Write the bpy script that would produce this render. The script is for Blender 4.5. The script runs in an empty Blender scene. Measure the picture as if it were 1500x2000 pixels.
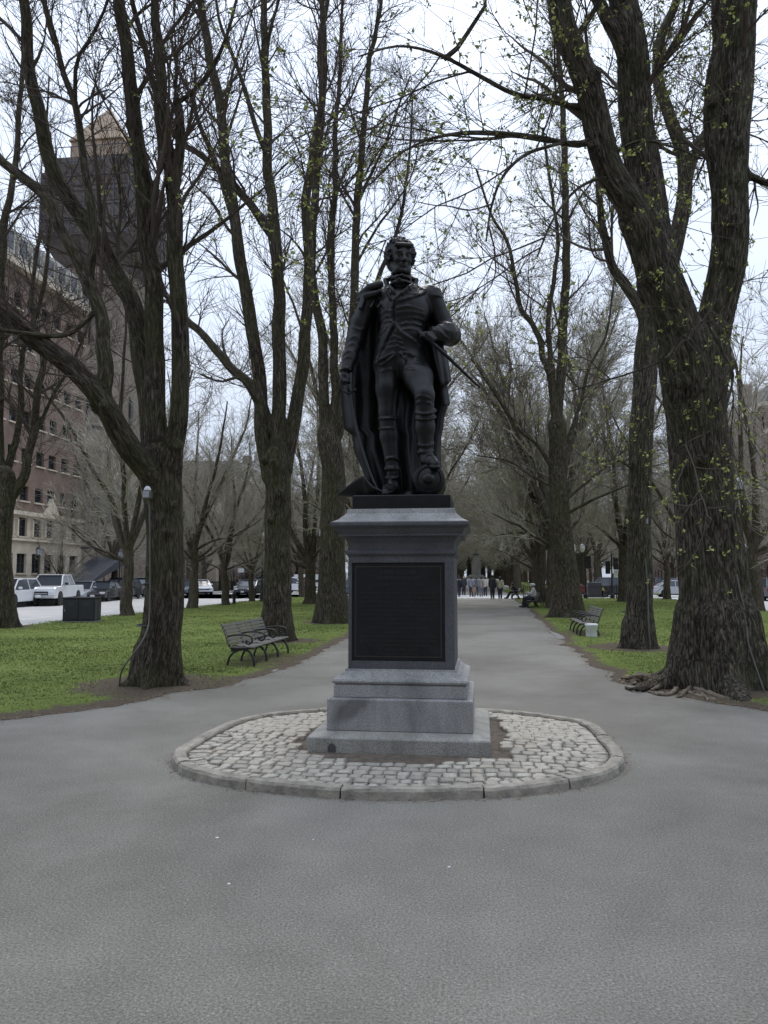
import bpy, bmesh, math, random
import numpy as np
from mathutils import Vector, Matrix, Euler

scene = bpy.context.scene
COL = scene.collection
R_ = math.radians

# ------------------------------------------------------------------ camera
FPX, CX, CY = 1500.0, 750.0, 1000.0
CAM = np.array((0.0, 0.0, 1.75))
PITCH, YAW = math.atan(125 / 1500), R_(7.2)
cam = bpy.data.cameras.new('camera')
cam.sensor_fit = 'VERTICAL'
cam.sensor_height = 36.0
cam.lens = 36.0 * FPX / 2000.0
cam.clip_start, cam.clip_end = 0.1, 3000
cam_o = bpy.data.objects.new('camera', cam)
cam_o.location = CAM
cam_o.rotation_euler = (math.pi / 2 + PITCH, 0, YAW)
COL.objects.link(cam_o)
scene.camera = cam_o

# ------------------------------------------------------------------ sky: overcast
SUN_EL, SUN_AZ = R_(58), R_(0)
world = bpy.data.worlds.new('World')
scene.world = world
world.use_nodes = True
wn, wl = world.node_tree.nodes, world.node_tree.links
wn.clear()
out = wn.new('ShaderNodeOutputWorld')
sky = wn.new('ShaderNodeTexSky')
sky.sky_type = 'NISHITA'
sky.sun_disc = False
sky.sun_elevation, sky.sun_rotation = SUN_EL, SUN_AZ
sky.dust_density = 3.0
bgs = wn.new('ShaderNodeBackground')
bgs.inputs['Strength'].default_value = 0.1
wl.new(sky.outputs[0], bgs.inputs['Color'])
tc = wn.new('ShaderNodeTexCoord')
sep = wn.new('ShaderNodeSeparateXYZ')
wl.new(tc.outputs['Generated'], sep.inputs[0])
mr = wn.new('ShaderNodeMapRange')          # overcast: brighter towards the zenith
mr.inputs['From Min'].default_value = 0.0
mr.inputs['From Max'].default_value = 1.0
mr.inputs['To Min'].default_value = 0.56
mr.inputs['To Max'].default_value = 1.52
wl.new(sep.outputs['Z'], mr.inputs['Value'])
mp = wn.new('ShaderNodeMapping')
mp.inputs['Scale'].default_value = (1.6, 1.6, 4.0)
wl.new(tc.outputs['Generated'], mp.inputs['Vector'])
nz = wn.new('ShaderNodeTexNoise')
nz.inputs['Scale'].default_value = 2.2
nz.inputs['Detail'].default_value = 5
nz.inputs['Roughness'].default_value = 0.5
wl.new(mp.outputs[0], nz.inputs['Vector'])
cr = wn.new('ShaderNodeValToRGB')
cr.color_ramp.elements[0].position = 0.32
cr.color_ramp.elements[0].color = (0.74, 0.845, 1.05, 1)
cr.color_ramp.elements[1].position = 0.68
cr.color_ramp.elements[1].color = (0.84, 0.93, 1.085, 1)
wl.new(nz.outputs['Fac'], cr.inputs[0])
bgo = wn.new('ShaderNodeBackground')
wl.new(cr.outputs[0], bgo.inputs['Color'])
wl.new(mr.outputs[0], bgo.inputs['Strength'])
mixw = wn.new('ShaderNodeMixShader')
mixw.inputs[0].default_value = 0.9
wl.new(bgs.outputs[0], mixw.inputs[1])
wl.new(bgo.outputs[0], mixw.inputs[2])
wl.new(mixw.outputs[0], out.inputs[0])

sun = bpy.data.lights.new('sun', 'SUN')
sun.energy = 1.45
sun.angle = R_(25)
sun.color = (1.0, 0.96, 0.9)
sun_o = bpy.data.objects.new('sun', sun)
sun_o.rotation_euler = (-(math.pi / 2 - SUN_EL), 0, 0)
COL.objects.link(sun_o)

scene.view_settings.view_transform = 'Standard'
scene.view_settings.look = 'None'
scene.view_settings.gamma = 1.0
scene.view_settings.exposure = 0.38
scene.view_settings.use_curve_mapping = False

# ------------------------------------------------------------------ measuring helpers: pixel of the photo <-> place in the world
_Rm = np.array(Euler(cam_o.rotation_euler).to_matrix())

def ray(px, py):
    return _Rm @ np.array(((px - CX) / FPX, (CY - py) / FPX, -1.0))

def at(px, py, depth):
    return CAM + ray(px, py) * depth

def ground(px, py, z=0.0):
    r = ray(px, py)
    return CAM + r * ((z - CAM[2]) / r[2])

def on_plane(px, py, y):
    r = ray(px, py)
    return CAM + r * ((y - CAM[1]) / r[1])

def on_x(px, py, x):
    r = ray(px, py)
    return CAM + r * ((x - CAM[0]) / r[0])

def depth_of(p):
    return -float((_Rm.T @ (np.asarray(p, float) - CAM))[2])

def height_at(x, y, row):
    a = _Rm.T @ (np.array((x, y, 0.0)) - CAM)
    b = _Rm.T @ np.array((0, 0, 1.0))
    t = (CY - row) / FPX
    return (-t * a[2] - a[1]) / (b[1] + t * b[2])

# ------------------------------------------------------------------ materials
def _mat(name):
    m = bpy.data.materials.new(name)
    m.use_nodes = True
    n, l = m.node_tree.nodes, m.node_tree.links
    return m, n, l, n['Principled BSDF']

def ramp(n, stops):
    r = n.new('ShaderNodeValToRGB')
    els = r.color_ramp.elements
    while len(els) < len(stops):
        els.new(0.5)
    for e, (p, c) in zip(els, stops):
        e.position = p
        e.color = (*c, 1) if len(c) == 3 else c
    return r

def noise(n, l, vec, scale, detail=4, rough=0.55, dist=0.0):
    t = n.new('ShaderNodeTexNoise')
    t.inputs['Scale'].default_value = scale
    t.inputs['Detail'].default_value = detail
    t.inputs['Roughness'].default_value = rough
    t.inputs['Distortion'].default_value = dist
    if vec is not None:
        l.new(vec, t.inputs['Vector'])
    return t

def mixc(n, l, fac, a, b, mode='MIX'):
    m = n.new('ShaderNodeMix')
    m.data_type = 'RGBA'
    m.blend_type = mode
    for s, v in ((0, fac), (6, a), (7, b)):
        if isinstance(v, (int, float)):
            m.inputs[s].default_value = v
        elif isinstance(v, tuple):
            m.inputs[s].default_value = (*v, 1)
        else:
            l.new(v, m.inputs[s])
    return m.outputs[2]

def bump(n, l, h, strength, dist, bsdf, prev=None):
    b = n.new('ShaderNodeBump')
    b.inputs['Strength'].default_value = strength
    b.inputs['Distance'].default_value = dist
    l.new(h, b.inputs['Height'])
    if prev is not None:
        l.new(prev, b.inputs['Normal'])
    l.new(b.outputs[0], bsdf.inputs['Normal'])
    return b.outputs[0]

def plain(name, c, rough=0.6, metal=0.0, var=0.25, scale=6.0, bmp=0.15, spec=0.5, coat=0.0, bdist=0.01):
    m, n, l, b = _mat(name)
    tcn = n.new('ShaderNodeTexCoord')
    t = noise(n, l, tcn.outputs['Object'], scale, 5, 0.6)
    lo = tuple(x * (1 - var) for x in c)
    hi = tuple(min(1, x * (1 + var)) for x in c)
    r = ramp(n, [(0.3, lo), (0.7, hi)])
    l.new(t.outputs['Fac'], r.inputs[0])
    l.new(r.outputs[0], b.inputs['Base Color'])
    b.inputs['Roughness'].default_value = rough
    b.inputs['Metallic'].default_value = metal
    b.inputs['Specular IOR Level'].default_value = spec
    b.inputs['Coat Weight'].default_value = coat
    if bmp:
        t2 = noise(n, l, tcn.outputs['Object'], scale * 6, 3, 0.6)
        bump(n, l, t2.outputs['Fac'], bmp, bdist, b)
    return m

def mat_asphalt():
    m, n, l, b = _mat('asphalt')
    tcn = n.new('ShaderNodeTexCoord')
    v = tcn.outputs['Object']
    big = noise(n, l, v, 0.35, 4, 0.6, 0.6)
    mid = noise(n, l, v, 2.3, 5, 0.65)
    fine = noise(n, l, v, 75, 4, 0.8)
    vor = n.new('ShaderNodeTexVoronoi')
    vor.inputs['Scale'].default_value = 150
    l.new(v, vor.inputs['Vector'])
    r1 = ramp(n, [(0.32, (0.136, 0.128, 0.110)), (0.68, (0.212, 0.202, 0.178))])  # broad uneven tone of the asphalt, with soft foreground shade put into the colour
    l.new(big.outputs['Fac'], r1.inputs[0])
    r2 = ramp(n, [(0.3, (0.90, 0.90, 0.90)), (0.7, (1.06, 1.06, 1.06))])
    l.new(mid.outputs['Fac'], r2.inputs[0])
    c = mixc(n, l, 1.0, r1.outputs[0], r2.outputs[0], 'MULTIPLY')
    r3 = ramp(n, [(0.3, (0.36, 0.36, 0.36)), (0.5, (1.0, 1.0, 1.0)), (0.72, (1.9, 1.88, 1.82))])
    l.new(fine.outputs['Fac'], r3.inputs[0])
    c = mixc(n, l, 1.0, c, r3.outputs[0], 'MULTIPLY')
    sepc = n.new('ShaderNodeSeparateColor')
    l.new(vor.outputs['Color'], sepc.inputs[0])
    rs = ramp(n, [(0.982, (0, 0, 0)), (0.995, (.45, .45, .45))])
    l.new(sepc.outputs[0], rs.inputs[0])
    c = mixc(n, l, rs.outputs[0], c, (0.42, 0.41, 0.38))
    l.new(c, b.inputs['Base Color'])
    b.inputs['Roughness'].default_value = 0.9
    b.inputs['Specular IOR Level'].default_value = 0.25
    p = bump(n, l, vor.outputs['Distance'], 0.35, 0.006, b)
    bump(n, l, mid.outputs['Fac'], 0.25, 0.02, b, p)
    return m

def mat_bark(name, c_lo, c_hi, moss=0.0, ridge=1.0):
    m, n, l, b = _mat(name)
    at_ = n.new('ShaderNodeAttribute')
    at_.attribute_name = 'bark'
    mpn = n.new('ShaderNodeMapping')
    mpn.inputs['Scale'].default_value = (1.0, 1.0, 0.16)
    l.new(at_.outputs['Vector'], mpn.inputs['Vector'])
    t = noise(n, l, mpn.outputs[0], 34, 7, 0.68, 0.7)
    t2 = noise(n, l, mpn.outputs[0], 13, 4, 0.55, 0.5)
    t3 = noise(n, l, at_.outputs['Vector'], 1.1, 4, 0.6)
    r = ramp(n, [(0.36, tuple(x * 0.25 for x in c_lo)), (0.49, c_lo), (0.66, c_hi)])
    l.new(t.outputs['Fac'], r.inputs[0])
    rr = ramp(n, [(0.3, (0.65, 0.65, 0.65)), (0.7, (1.15, 1.13, 1.1))])
    l.new(t2.outputs['Fac'], rr.inputs[0])
    c = mixc(n, l, 1.0, r.outputs[0], rr.outputs[0], 'MULTIPLY')
    if moss:
        rm = ramp(n, [(0.42, (0, 0, 0)), (0.68, (moss, moss, moss))])
        l.new(t3.outputs['Fac'], rm.inputs[0])
        c = mixc(n, l, rm.outputs[0], c, (0.052, 0.058, 0.022))
    l.new(c, b.inputs['Base Color'])
    b.inputs['Roughness'].default_value = 0.95
    b.inputs['Specular IOR Level'].default_value = 0.15
    p = bump(n, l, t2.outputs['Fac'], 0.7 * ridge, 0.04, b)
    bump(n, l, t.outputs['Fac'], 0.9 * ridge, 0.03, b, p)
    return m

def mat_granite(name, c, stain=0.25, dark=(0.05, 0.05, 0.055)):
    m, n, l, b = _mat(name)
    tcn = n.new('ShaderNodeTexCoord')
    v = tcn.outputs['Object']
    f = noise(n, l, v, 90, 2, 0.7)
    r = ramp(n, [(0.3, tuple(x * 0.55 for x in c)), (0.5, c), (0.72, tuple(min(1, x * 1.5) for x in c))])
    l.new(f.outputs['Fac'], r.inputs[0])
    mpn = n.new('ShaderNodeMapping')
    mpn.inputs['Scale'].default_value = (1.6, 1.6, 0.55)
    l.new(v, mpn.inputs['Vector'])
    s = noise(n, l, mpn.outputs[0], 2.4, 6, 0.62, 0.4)
    rs = ramp(n, [(0.42, (0, 0, 0)), (0.75, (1, 1, 1))])
    l.new(s.outputs['Fac'], rs.inputs[0])
    sc = n.new('ShaderNodeMath')
    sc.operation = 'MULTIPLY'
    sc.inputs[1].default_value = stain
    l.new(rs.outputs[0], sc.inputs[0])
    cc = mixc(n, l, sc.outputs[0], r.outputs[0], dark)
    l.new(cc, b.inputs['Base Color'])
    b.inputs['Roughness'].default_value = 0.62
    b.inputs['Specular IOR Level'].default_value = 0.35
    bump(n, l, f.outputs['Fac'], 0.25, 0.004, b)
    return m

def mat_granite_stained():
    m = mat_granite('stained_granite', (0.285, 0.28, 0.272), 0.55)
    n, l = m.node_tree.nodes, m.node_tree.links
    b = n['Principled BSDF']
    src = b.inputs['Base Color'].links[0].from_socket
    tcn = n.new('ShaderNodeTexCoord')
    nzv = noise(n, l, tcn.outputs['Object'], 6, 5, 0.6)
    vm = n.new('ShaderNodeMix'); vm.data_type = 'VECTOR'
    vm.inputs[0].default_value = 0.10
    l.new(tcn.outputs['Object'], vm.inputs[4]); l.new(nzv.outputs['Color'], vm.inputs[5])
    mpn = n.new('ShaderNodeMapping'); mpn.vector_type = 'TEXTURE'
    mpn.inputs['Location'].default_value = (-0.36, -0.60, 0.46)
    mpn.inputs['Rotation'].default_value = (0, R_(-38), 0)
    mpn.inputs['Scale'].default_value = (0.30, 0.6, 0.12)
    l.new(vm.outputs[1], mpn.inputs['Vector'])
    gt = n.new('ShaderNodeTexGradient'); gt.gradient_type = 'SPHERICAL'
    l.new(mpn.outputs[0], gt.inputs['Vector'])
    rs = ramp(n, [(0.05, (0, 0, 0)), (0.5, (.62, .62, .62))])
    l.new(gt.outputs['Fac'], rs.inputs[0])
    l.new(mixc(n, l, rs.outputs[0], src, (0.06, 0.06, 0.065)), b.inputs['Base Color'])
    return m

def mat_bronze():
    m, n, l, b = _mat('dark_bronze')
    tcn = n.new('ShaderNodeTexCoord')
    v = tcn.outputs['Object']
    t = noise(n, l, v, 3.5, 6, 0.65)
    r = ramp(n, [(0.3, (0.0025, 0.0025, 0.003)), (0.72, (0.008, 0.0078, 0.0078))])
    l.new(t.outputs['Fac'], r.inputs[0])
    l.new(r.outputs[0], b.inputs['Base Color'])
    rr = ramp(n, [(0.3, (0.36,) * 3), (0.7, (0.50,) * 3)])
    t2 = noise(n, l, v, 14, 4, 0.6)
    l.new(t2.outputs['Fac'], rr.inputs[0])
    l.new(rr.outputs[0], b.inputs['Roughness'])
    b.inputs['Metallic'].default_value = 0.0
    b.inputs['Specular IOR Level'].default_value = 0.34
    t3 = noise(n, l, v, 45, 3, 0.6)
    bump(n, l, t3.outputs['Fac'], 0.18, 0.006, b)
    return m

def mat_lawn(name, g1, g2, dirt, scale=1.0):
    m, n, l, b = _mat(name)
    tcn = n.new('ShaderNodeTexCoord')
    v = tcn.outputs['Object']
    a = noise(n, l, v, 0.5, 5, 0.65)
    f = noise(n, l, v, 28, 4, 0.7)
    r = ramp(n, [(0.33, g1), (0.68, g2)])
    l.new(a.outputs['Fac'], r.inputs[0])
    rf = ramp(n, [(0.3, (0.55, 0.55, 0.5)), (0.7, (1.3, 1.3, 1.2))])
    l.new(f.outputs['Fac'], rf.inputs[0])
    c = mixc(n, l, 1.0, r.outputs[0], rf.outputs[0], 'MULTIPLY')
    vc = n.new('ShaderNodeAttribute')
    vc.attribute_name = 'bare'
    add = n.new('ShaderNodeMath')
    add.operation = 'MULTIPLY_ADD'
    add.inputs[1].default_value = 0.9
    add.inputs[2].default_value = -0.42
    mid = noise(n, l, v, 4.0, 5, 0.65)
    l.new(mid.outputs['Fac'], add.inputs[0])
    add2 = n.new('ShaderNodeMath')
    add2.operation = 'ADD'
    l.new(add.outputs[0], add2.inputs[0])
    l.new(vc.outputs['Fac'], add2.inputs[1])
    rd = ramp(n, [(0.42, (0, 0, 0)), (0.62, (1, 1, 1))])
    l.new(add2.outputs[0], rd.inputs[0])
    rdc = ramp(n, [(0.3, tuple(x * 0.6 for x in dirt)), (0.7, dirt)])
    l.new(f.outputs['Fac'], rdc.inputs[0])
    c = mixc(n, l, rd.outputs[0], c, rdc.outputs[0])
    l.new(c, b.inputs['Base Color'])
    b.inputs['Roughness'].default_value = 0.95
    b.inputs['Specular IOR Level'].default_value = 0.1
    bump(n, l, f.outputs['Fac'], 0.8, 0.05, b)
    return m

def mat_brick(name, c1, c2, mortar, scale=1.0, axis='x'):
    m, n, l, b = _mat(name)
    tcn = n.new('ShaderNodeTexCoord')
    sp = n.new('ShaderNodeSeparateXYZ')
    l.new(tcn.outputs['Object'], sp.inputs[0])
    cb = n.new('ShaderNodeCombineXYZ')
    ad = n.new('ShaderNodeMath')
    ad.operation = 'ADD'
    l.new(sp.outputs[0], ad.inputs[0])
    l.new(sp.outputs[1], ad.inputs[1])
    l.new(ad.outputs[0], cb.inputs[0])
    l.new(sp.outputs[2], cb.inputs[1])
    t = n.new('ShaderNodeTexBrick')
    t.inputs['Scale'].default_value = scale
    t.inputs['Color1'].default_value = (*c1, 1)
    t.inputs['Color2'].default_value = (*c2, 1)
    t.inputs['Mortar'].default_value = (*mortar, 1)
    t.inputs['Mortar Size'].default_value = 0.012
    t.inputs['Brick Width'].default_value = 0.24
    t.inputs['Row Height'].default_value = 0.08
    l.new(cb.outputs[0], t.inputs['Vector'])
    s = noise(n, l, tcn.outputs['Object'], 0.6, 5, 0.65)
    rs = ramp(n, [(0.3, (0.72, 0.72, 0.72)), (0.7, (1.15, 1.15, 1.15))])
    l.new(s.outputs['Fac'], rs.inputs[0])
    l.new(mixc(n, l, 1.0, t.outputs['Color'], rs.outputs[0], 'MULTIPLY'), b.inputs['Base Color'])
    b.inputs['Roughness'].default_value = 0.9
    return m

def mat_glass(name='window_glass', c=(0.02, 0.024, 0.03), rough=0.08):
    m, n, l, b = _mat(name)
    b.inputs['Base Color'].default_value = (*c, 1)
    b.inputs['Roughness'].default_value = rough
    b.inputs['Specular IOR Level'].default_value = 0.6
    tcn = n.new('ShaderNodeTexCoord')
    t = noise(n, l, tcn.outputs['Object'], 1.3, 2)
    bump(n, l, t.outputs['Fac'], 0.04, 0.05, b)
    return m

M = dict(
    asphalt=mat_asphalt(),
    road=plain('road_surface', (0.40, 0.395, 0.385), 0.85, var=0.12, scale=0.7, bmp=0.2),
    pave=plain('concrete_pavement', (0.30, 0.29, 0.27), 0.9, var=0.15, scale=1.2),
    slab=plain('concrete_slab', (0.19, 0.185, 0.175), 0.9, var=0.2, scale=5),
    kerb=plain('kerb_granite', (0.265, 0.24, 0.20), 0.85, var=0.45, scale=7, bmp=0.5, bdist=0.02),
    kerb_far=plain('street_kerb', (0.33, 0.32, 0.30), 0.85, var=0.2, scale=3),
    mark=plain('road_paint', (0.75, 0.75, 0.73), 0.7, var=0.08),
    soil=plain('earth', (0.085, 0.066, 0.048), 0.95, var=0.35, scale=4, bmp=0.6, bdist=0.03),
    grit=plain('pit_gravel', (0.115, 0.092, 0.07), 0.95, var=0.45, scale=14, bmp=0.7, bdist=0.02),
    lawn=mat_lawn('lawn_soil_and_grass', (0.115, 0.152, 0.040), (0.165, 0.205, 0.060), (0.135, 0.108, 0.08)),
    bark=mat_bark('linden_bark', (0.048, 0.040, 0.031), (0.172, 0.146, 0.114), 0.6),
    bark_r=mat_bark('ridged_bark', (0.050, 0.043, 0.035), (0.205, 0.178, 0.145), 0.45, 1.2),
    bark_far=mat_bark('far_bark', (0.078, 0.065, 0.050), (0.165, 0.138, 0.108), 0.5, 0.6),
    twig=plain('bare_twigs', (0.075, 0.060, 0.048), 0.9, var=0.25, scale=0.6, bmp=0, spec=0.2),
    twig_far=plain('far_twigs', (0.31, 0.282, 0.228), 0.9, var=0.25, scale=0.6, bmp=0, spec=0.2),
    bronze=mat_bronze(),
    plaque=plain('plaque_bronze', (0.010, 0.010, 0.011), 0.5, 0.2, var=0.4, scale=5, bmp=0.2, spec=0.35),
    letter=plain('plaque_letter_bronze', (0.034, 0.031, 0.028), 0.5, 0.2, var=0.2, spec=0.4),
    granite=mat_granite('grey_granite', (0.285, 0.28, 0.272), 0.55),
    granite_stain=mat_granite_stained(),
    granite_step=mat_granite('weathered_granite', (0.29, 0.282, 0.255), 0.55, (0.045, 0.043, 0.036)),
    granite_dark=mat_granite('dark_granite', (0.078, 0.080, 0.085), 0.55, (0.035, 0.035, 0.037)),  # granite much darker than that of the base
    limestone=plain('pale_limestone', (0.56, 0.49, 0.385), 0.9, var=0.16, scale=1.4),
    brick=mat_brick('red_brick', (0.20, 0.128, 0.098), (0.155, 0.098, 0.078), (0.24, 0.19, 0.15)),
    brick_b=mat_brick('brown_brick', (0.16, 0.10, 0.08), (0.12, 0.074, 0.062), (0.2, 0.16, 0.13)),
    pudding=plain('church_puddingstone', (0.20, 0.165, 0.13), 0.95, var=0.4, scale=2.2, bmp=0.6, bdist=0.05),
    slate=plain('slate_roof', (0.10, 0.10, 0.105), 0.7, var=0.25, scale=3),
    tile=plain('weathered_roof_tiles', (0.34, 0.255, 0.18), 0.85, var=0.25, scale=1.4, bmp=0.5, bdist=0.04),
    netting=plain('scaffold_netting', (0.105, 0.088, 0.080), 0.95, var=0.45, scale=0.9, bmp=0.4, bdist=0.1),
    steel=plain('scaffold_steel', (0.10, 0.105, 0.12), 0.6, 0.3),
    glass=mat_glass(),
    frame_d=plain('dark_window_frame', (0.035, 0.033, 0.032), 0.6),
    frame_w=plain('pale_window_frame', (0.42, 0.40, 0.36), 0.6),
    iron=plain('black_iron', (0.012, 0.012, 0.013), 0.45, var=0.2),
    wood=plain('grey_bench_slat', (0.135, 0.126, 0.11), 0.8, var=0.3, scale=5, bmp=0.4),
    cabinet=plain('black_cabinet_paint', (0.018, 0.019, 0.024), 0.5, var=0.15, scale=3),
    cabinet_s=plain('grey_cabinet_side', (0.055, 0.056, 0.062), 0.55, var=0.2, scale=3),
    conduit=plain('grey_conduit', (0.105, 0.10, 0.092), 0.6, var=0.2),
    white_pl=plain('white_plastic', (0.72, 0.73, 0.75), 0.45, var=0.08),
    globe=plain('white_lamp_globe', (0.80, 0.80, 0.79), 0.3, var=0.03, bmp=0),
    lens=mat_glass('floodlight_lens', (0.30, 0.31, 0.33), 0.2),
    rubber=plain('tyre_rubber', (0.012, 0.012, 0.012), 0.85),
    chrome=plain('bright_metal', (0.55, 0.56, 0.58), 0.25, 0.9, var=0.1, bmp=0),
    carglass=mat_glass('car_glass', (0.05, 0.058, 0.07), 0.06),
    headlight=plain('headlight_lens', (0.72, 0.74, 0.78), 0.15, var=0.1, bmp=0),
    tail=plain('tail_light', (0.30, 0.02, 0.015), 0.25, var=0.1, bmp=0),
    canvas=plain('dark_awning_canvas', (0.055, 0.058, 0.068), 0.85),
    sign_w=plain('sign_face', (0.78, 0.78, 0.76), 0.5, var=0.05),
    yellow=plain('yellow_paint', (0.60, 0.46, 0.06), 0.5),
    bud=plain('spring_bud', (0.28, 0.31, 0.075), 0.7, var=0.35, scale=3, bmp=0),
    bud_far=plain('pale_spring_bud', (0.26, 0.27, 0.11), 0.7, var=0.35, scale=1, bmp=0),
    blossom=plain('white_blossom', (0.62, 0.56, 0.55), 0.7, var=0.2, scale=2, bmp=0),
    hedge=plain('grey_green_shrub', (0.085, 0.090, 0.045), 0.9, var=0.3, scale=2, bmp=0),
    blade=plain('grass_blade', (0.178, 0.215, 0.066), 0.8, var=0.45, scale=0.7, bmp=0, spec=0.2),
    straw=plain('dry_litter', (0.19, 0.135, 0.092), 0.95, var=0.4, scale=3, bmp=0),
    root=plain('worn_root_wood', (0.165, 0.130, 0.095), 0.9, var=0.4, scale=6, bmp=0.7, bdist=0.02),
    stub=plain('fresh_cut_wood', (0.50, 0.40, 0.27), 0.8, var=0.12, scale=10),
    skin=plain('skin', (0.42, 0.26, 0.19), 0.6, var=0.08),
    hair_d=plain('dark_hair', (0.016, 0.013, 0.011), 0.6, var=0.3),
)
for i, c in enumerate([(0.38, 0.35, 0.295), (0.44, 0.41, 0.35), (0.32, 0.295, 0.25), (0.40, 0.36, 0.30)]):
    M['cob%d' % i] = plain('worn_cobble_stone', c, 0.85, var=0.25, scale=16, bmp=0.5, bdist=0.012)

# ------------------------------------------------------------------ object helpers
def tag(o, label=None, cat=None, group=None, kind=None):
    if label: o['label'] = label
    if cat: o['category'] = cat
    if group: o['group'] = group
    if kind: o['kind'] = kind
    return o

def thing(name, label, cat, loc=(0, 0, 0), rz=0.0, group=None):
    o = bpy.data.objects.new(name, None)
    o.empty_display_size = 0.2
    COL.objects.link(o)
    o.location = tuple(loc)
    o.rotation_euler = (0, 0, rz)
    return tag(o, label, cat, group)

def obj(name, me, parent=None, loc=None, rot=None):
    o = bpy.data.objects.new(name, me)
    COL.objects.link(o)
    if parent is not None:
        o.parent = parent
    if loc is not None:
        o.location = tuple(loc)
    if rot is not None:
        o.rotation_euler = rot
    return o

def np_mesh(name, V, F, m, smooth=False, attrs=None):
    """fast mesh from arrays; F is a list of (k, n) integer arrays of triangles / quads"""
    me = bpy.data.meshes.new(name)
    if isinstance(F, np.ndarray):
        F = [F]
    F = [f for f in F if len(f)]
    me.vertices.add(len(V))
    me.vertices.foreach_set('co', np.asarray(V, np.float32).ravel())
    nl = sum(f.size for f in F)
    me.loops.add(nl)
    me.loops.foreach_set('vertex_index', np.concatenate([f.ravel() for f in F]).astype(np.int32))
    sizes = np.concatenate([np.full(len(f), f.shape[1], np.int32) for f in F])
    me.polygons.add(len(sizes))
    st = np.zeros(len(sizes), np.int32)
    st[1:] = np.cumsum(sizes)[:-1]
    me.polygons.foreach_set('loop_start', st)
    me.polygons.foreach_set('loop_total', sizes)
    me.polygons.foreach_set('use_smooth', np.full(len(sizes), smooth, bool))
    if m is not None:
        me.materials.append(m)
    if attrs:
        for k, v in attrs.items():
            v = np.asarray(v, np.float32)
            if v.ndim == 2:
                a = me.attributes.new(k, 'FLOAT_VECTOR', 'POINT')
                a.data.foreach_set('vector', v.ravel())
            else:
                a = me.attributes.new(k, 'FLOAT', 'POINT')
                a.data.foreach_set('value', v)
    me.update(calc_edges=True)
    me.validate()
    return me

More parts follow.
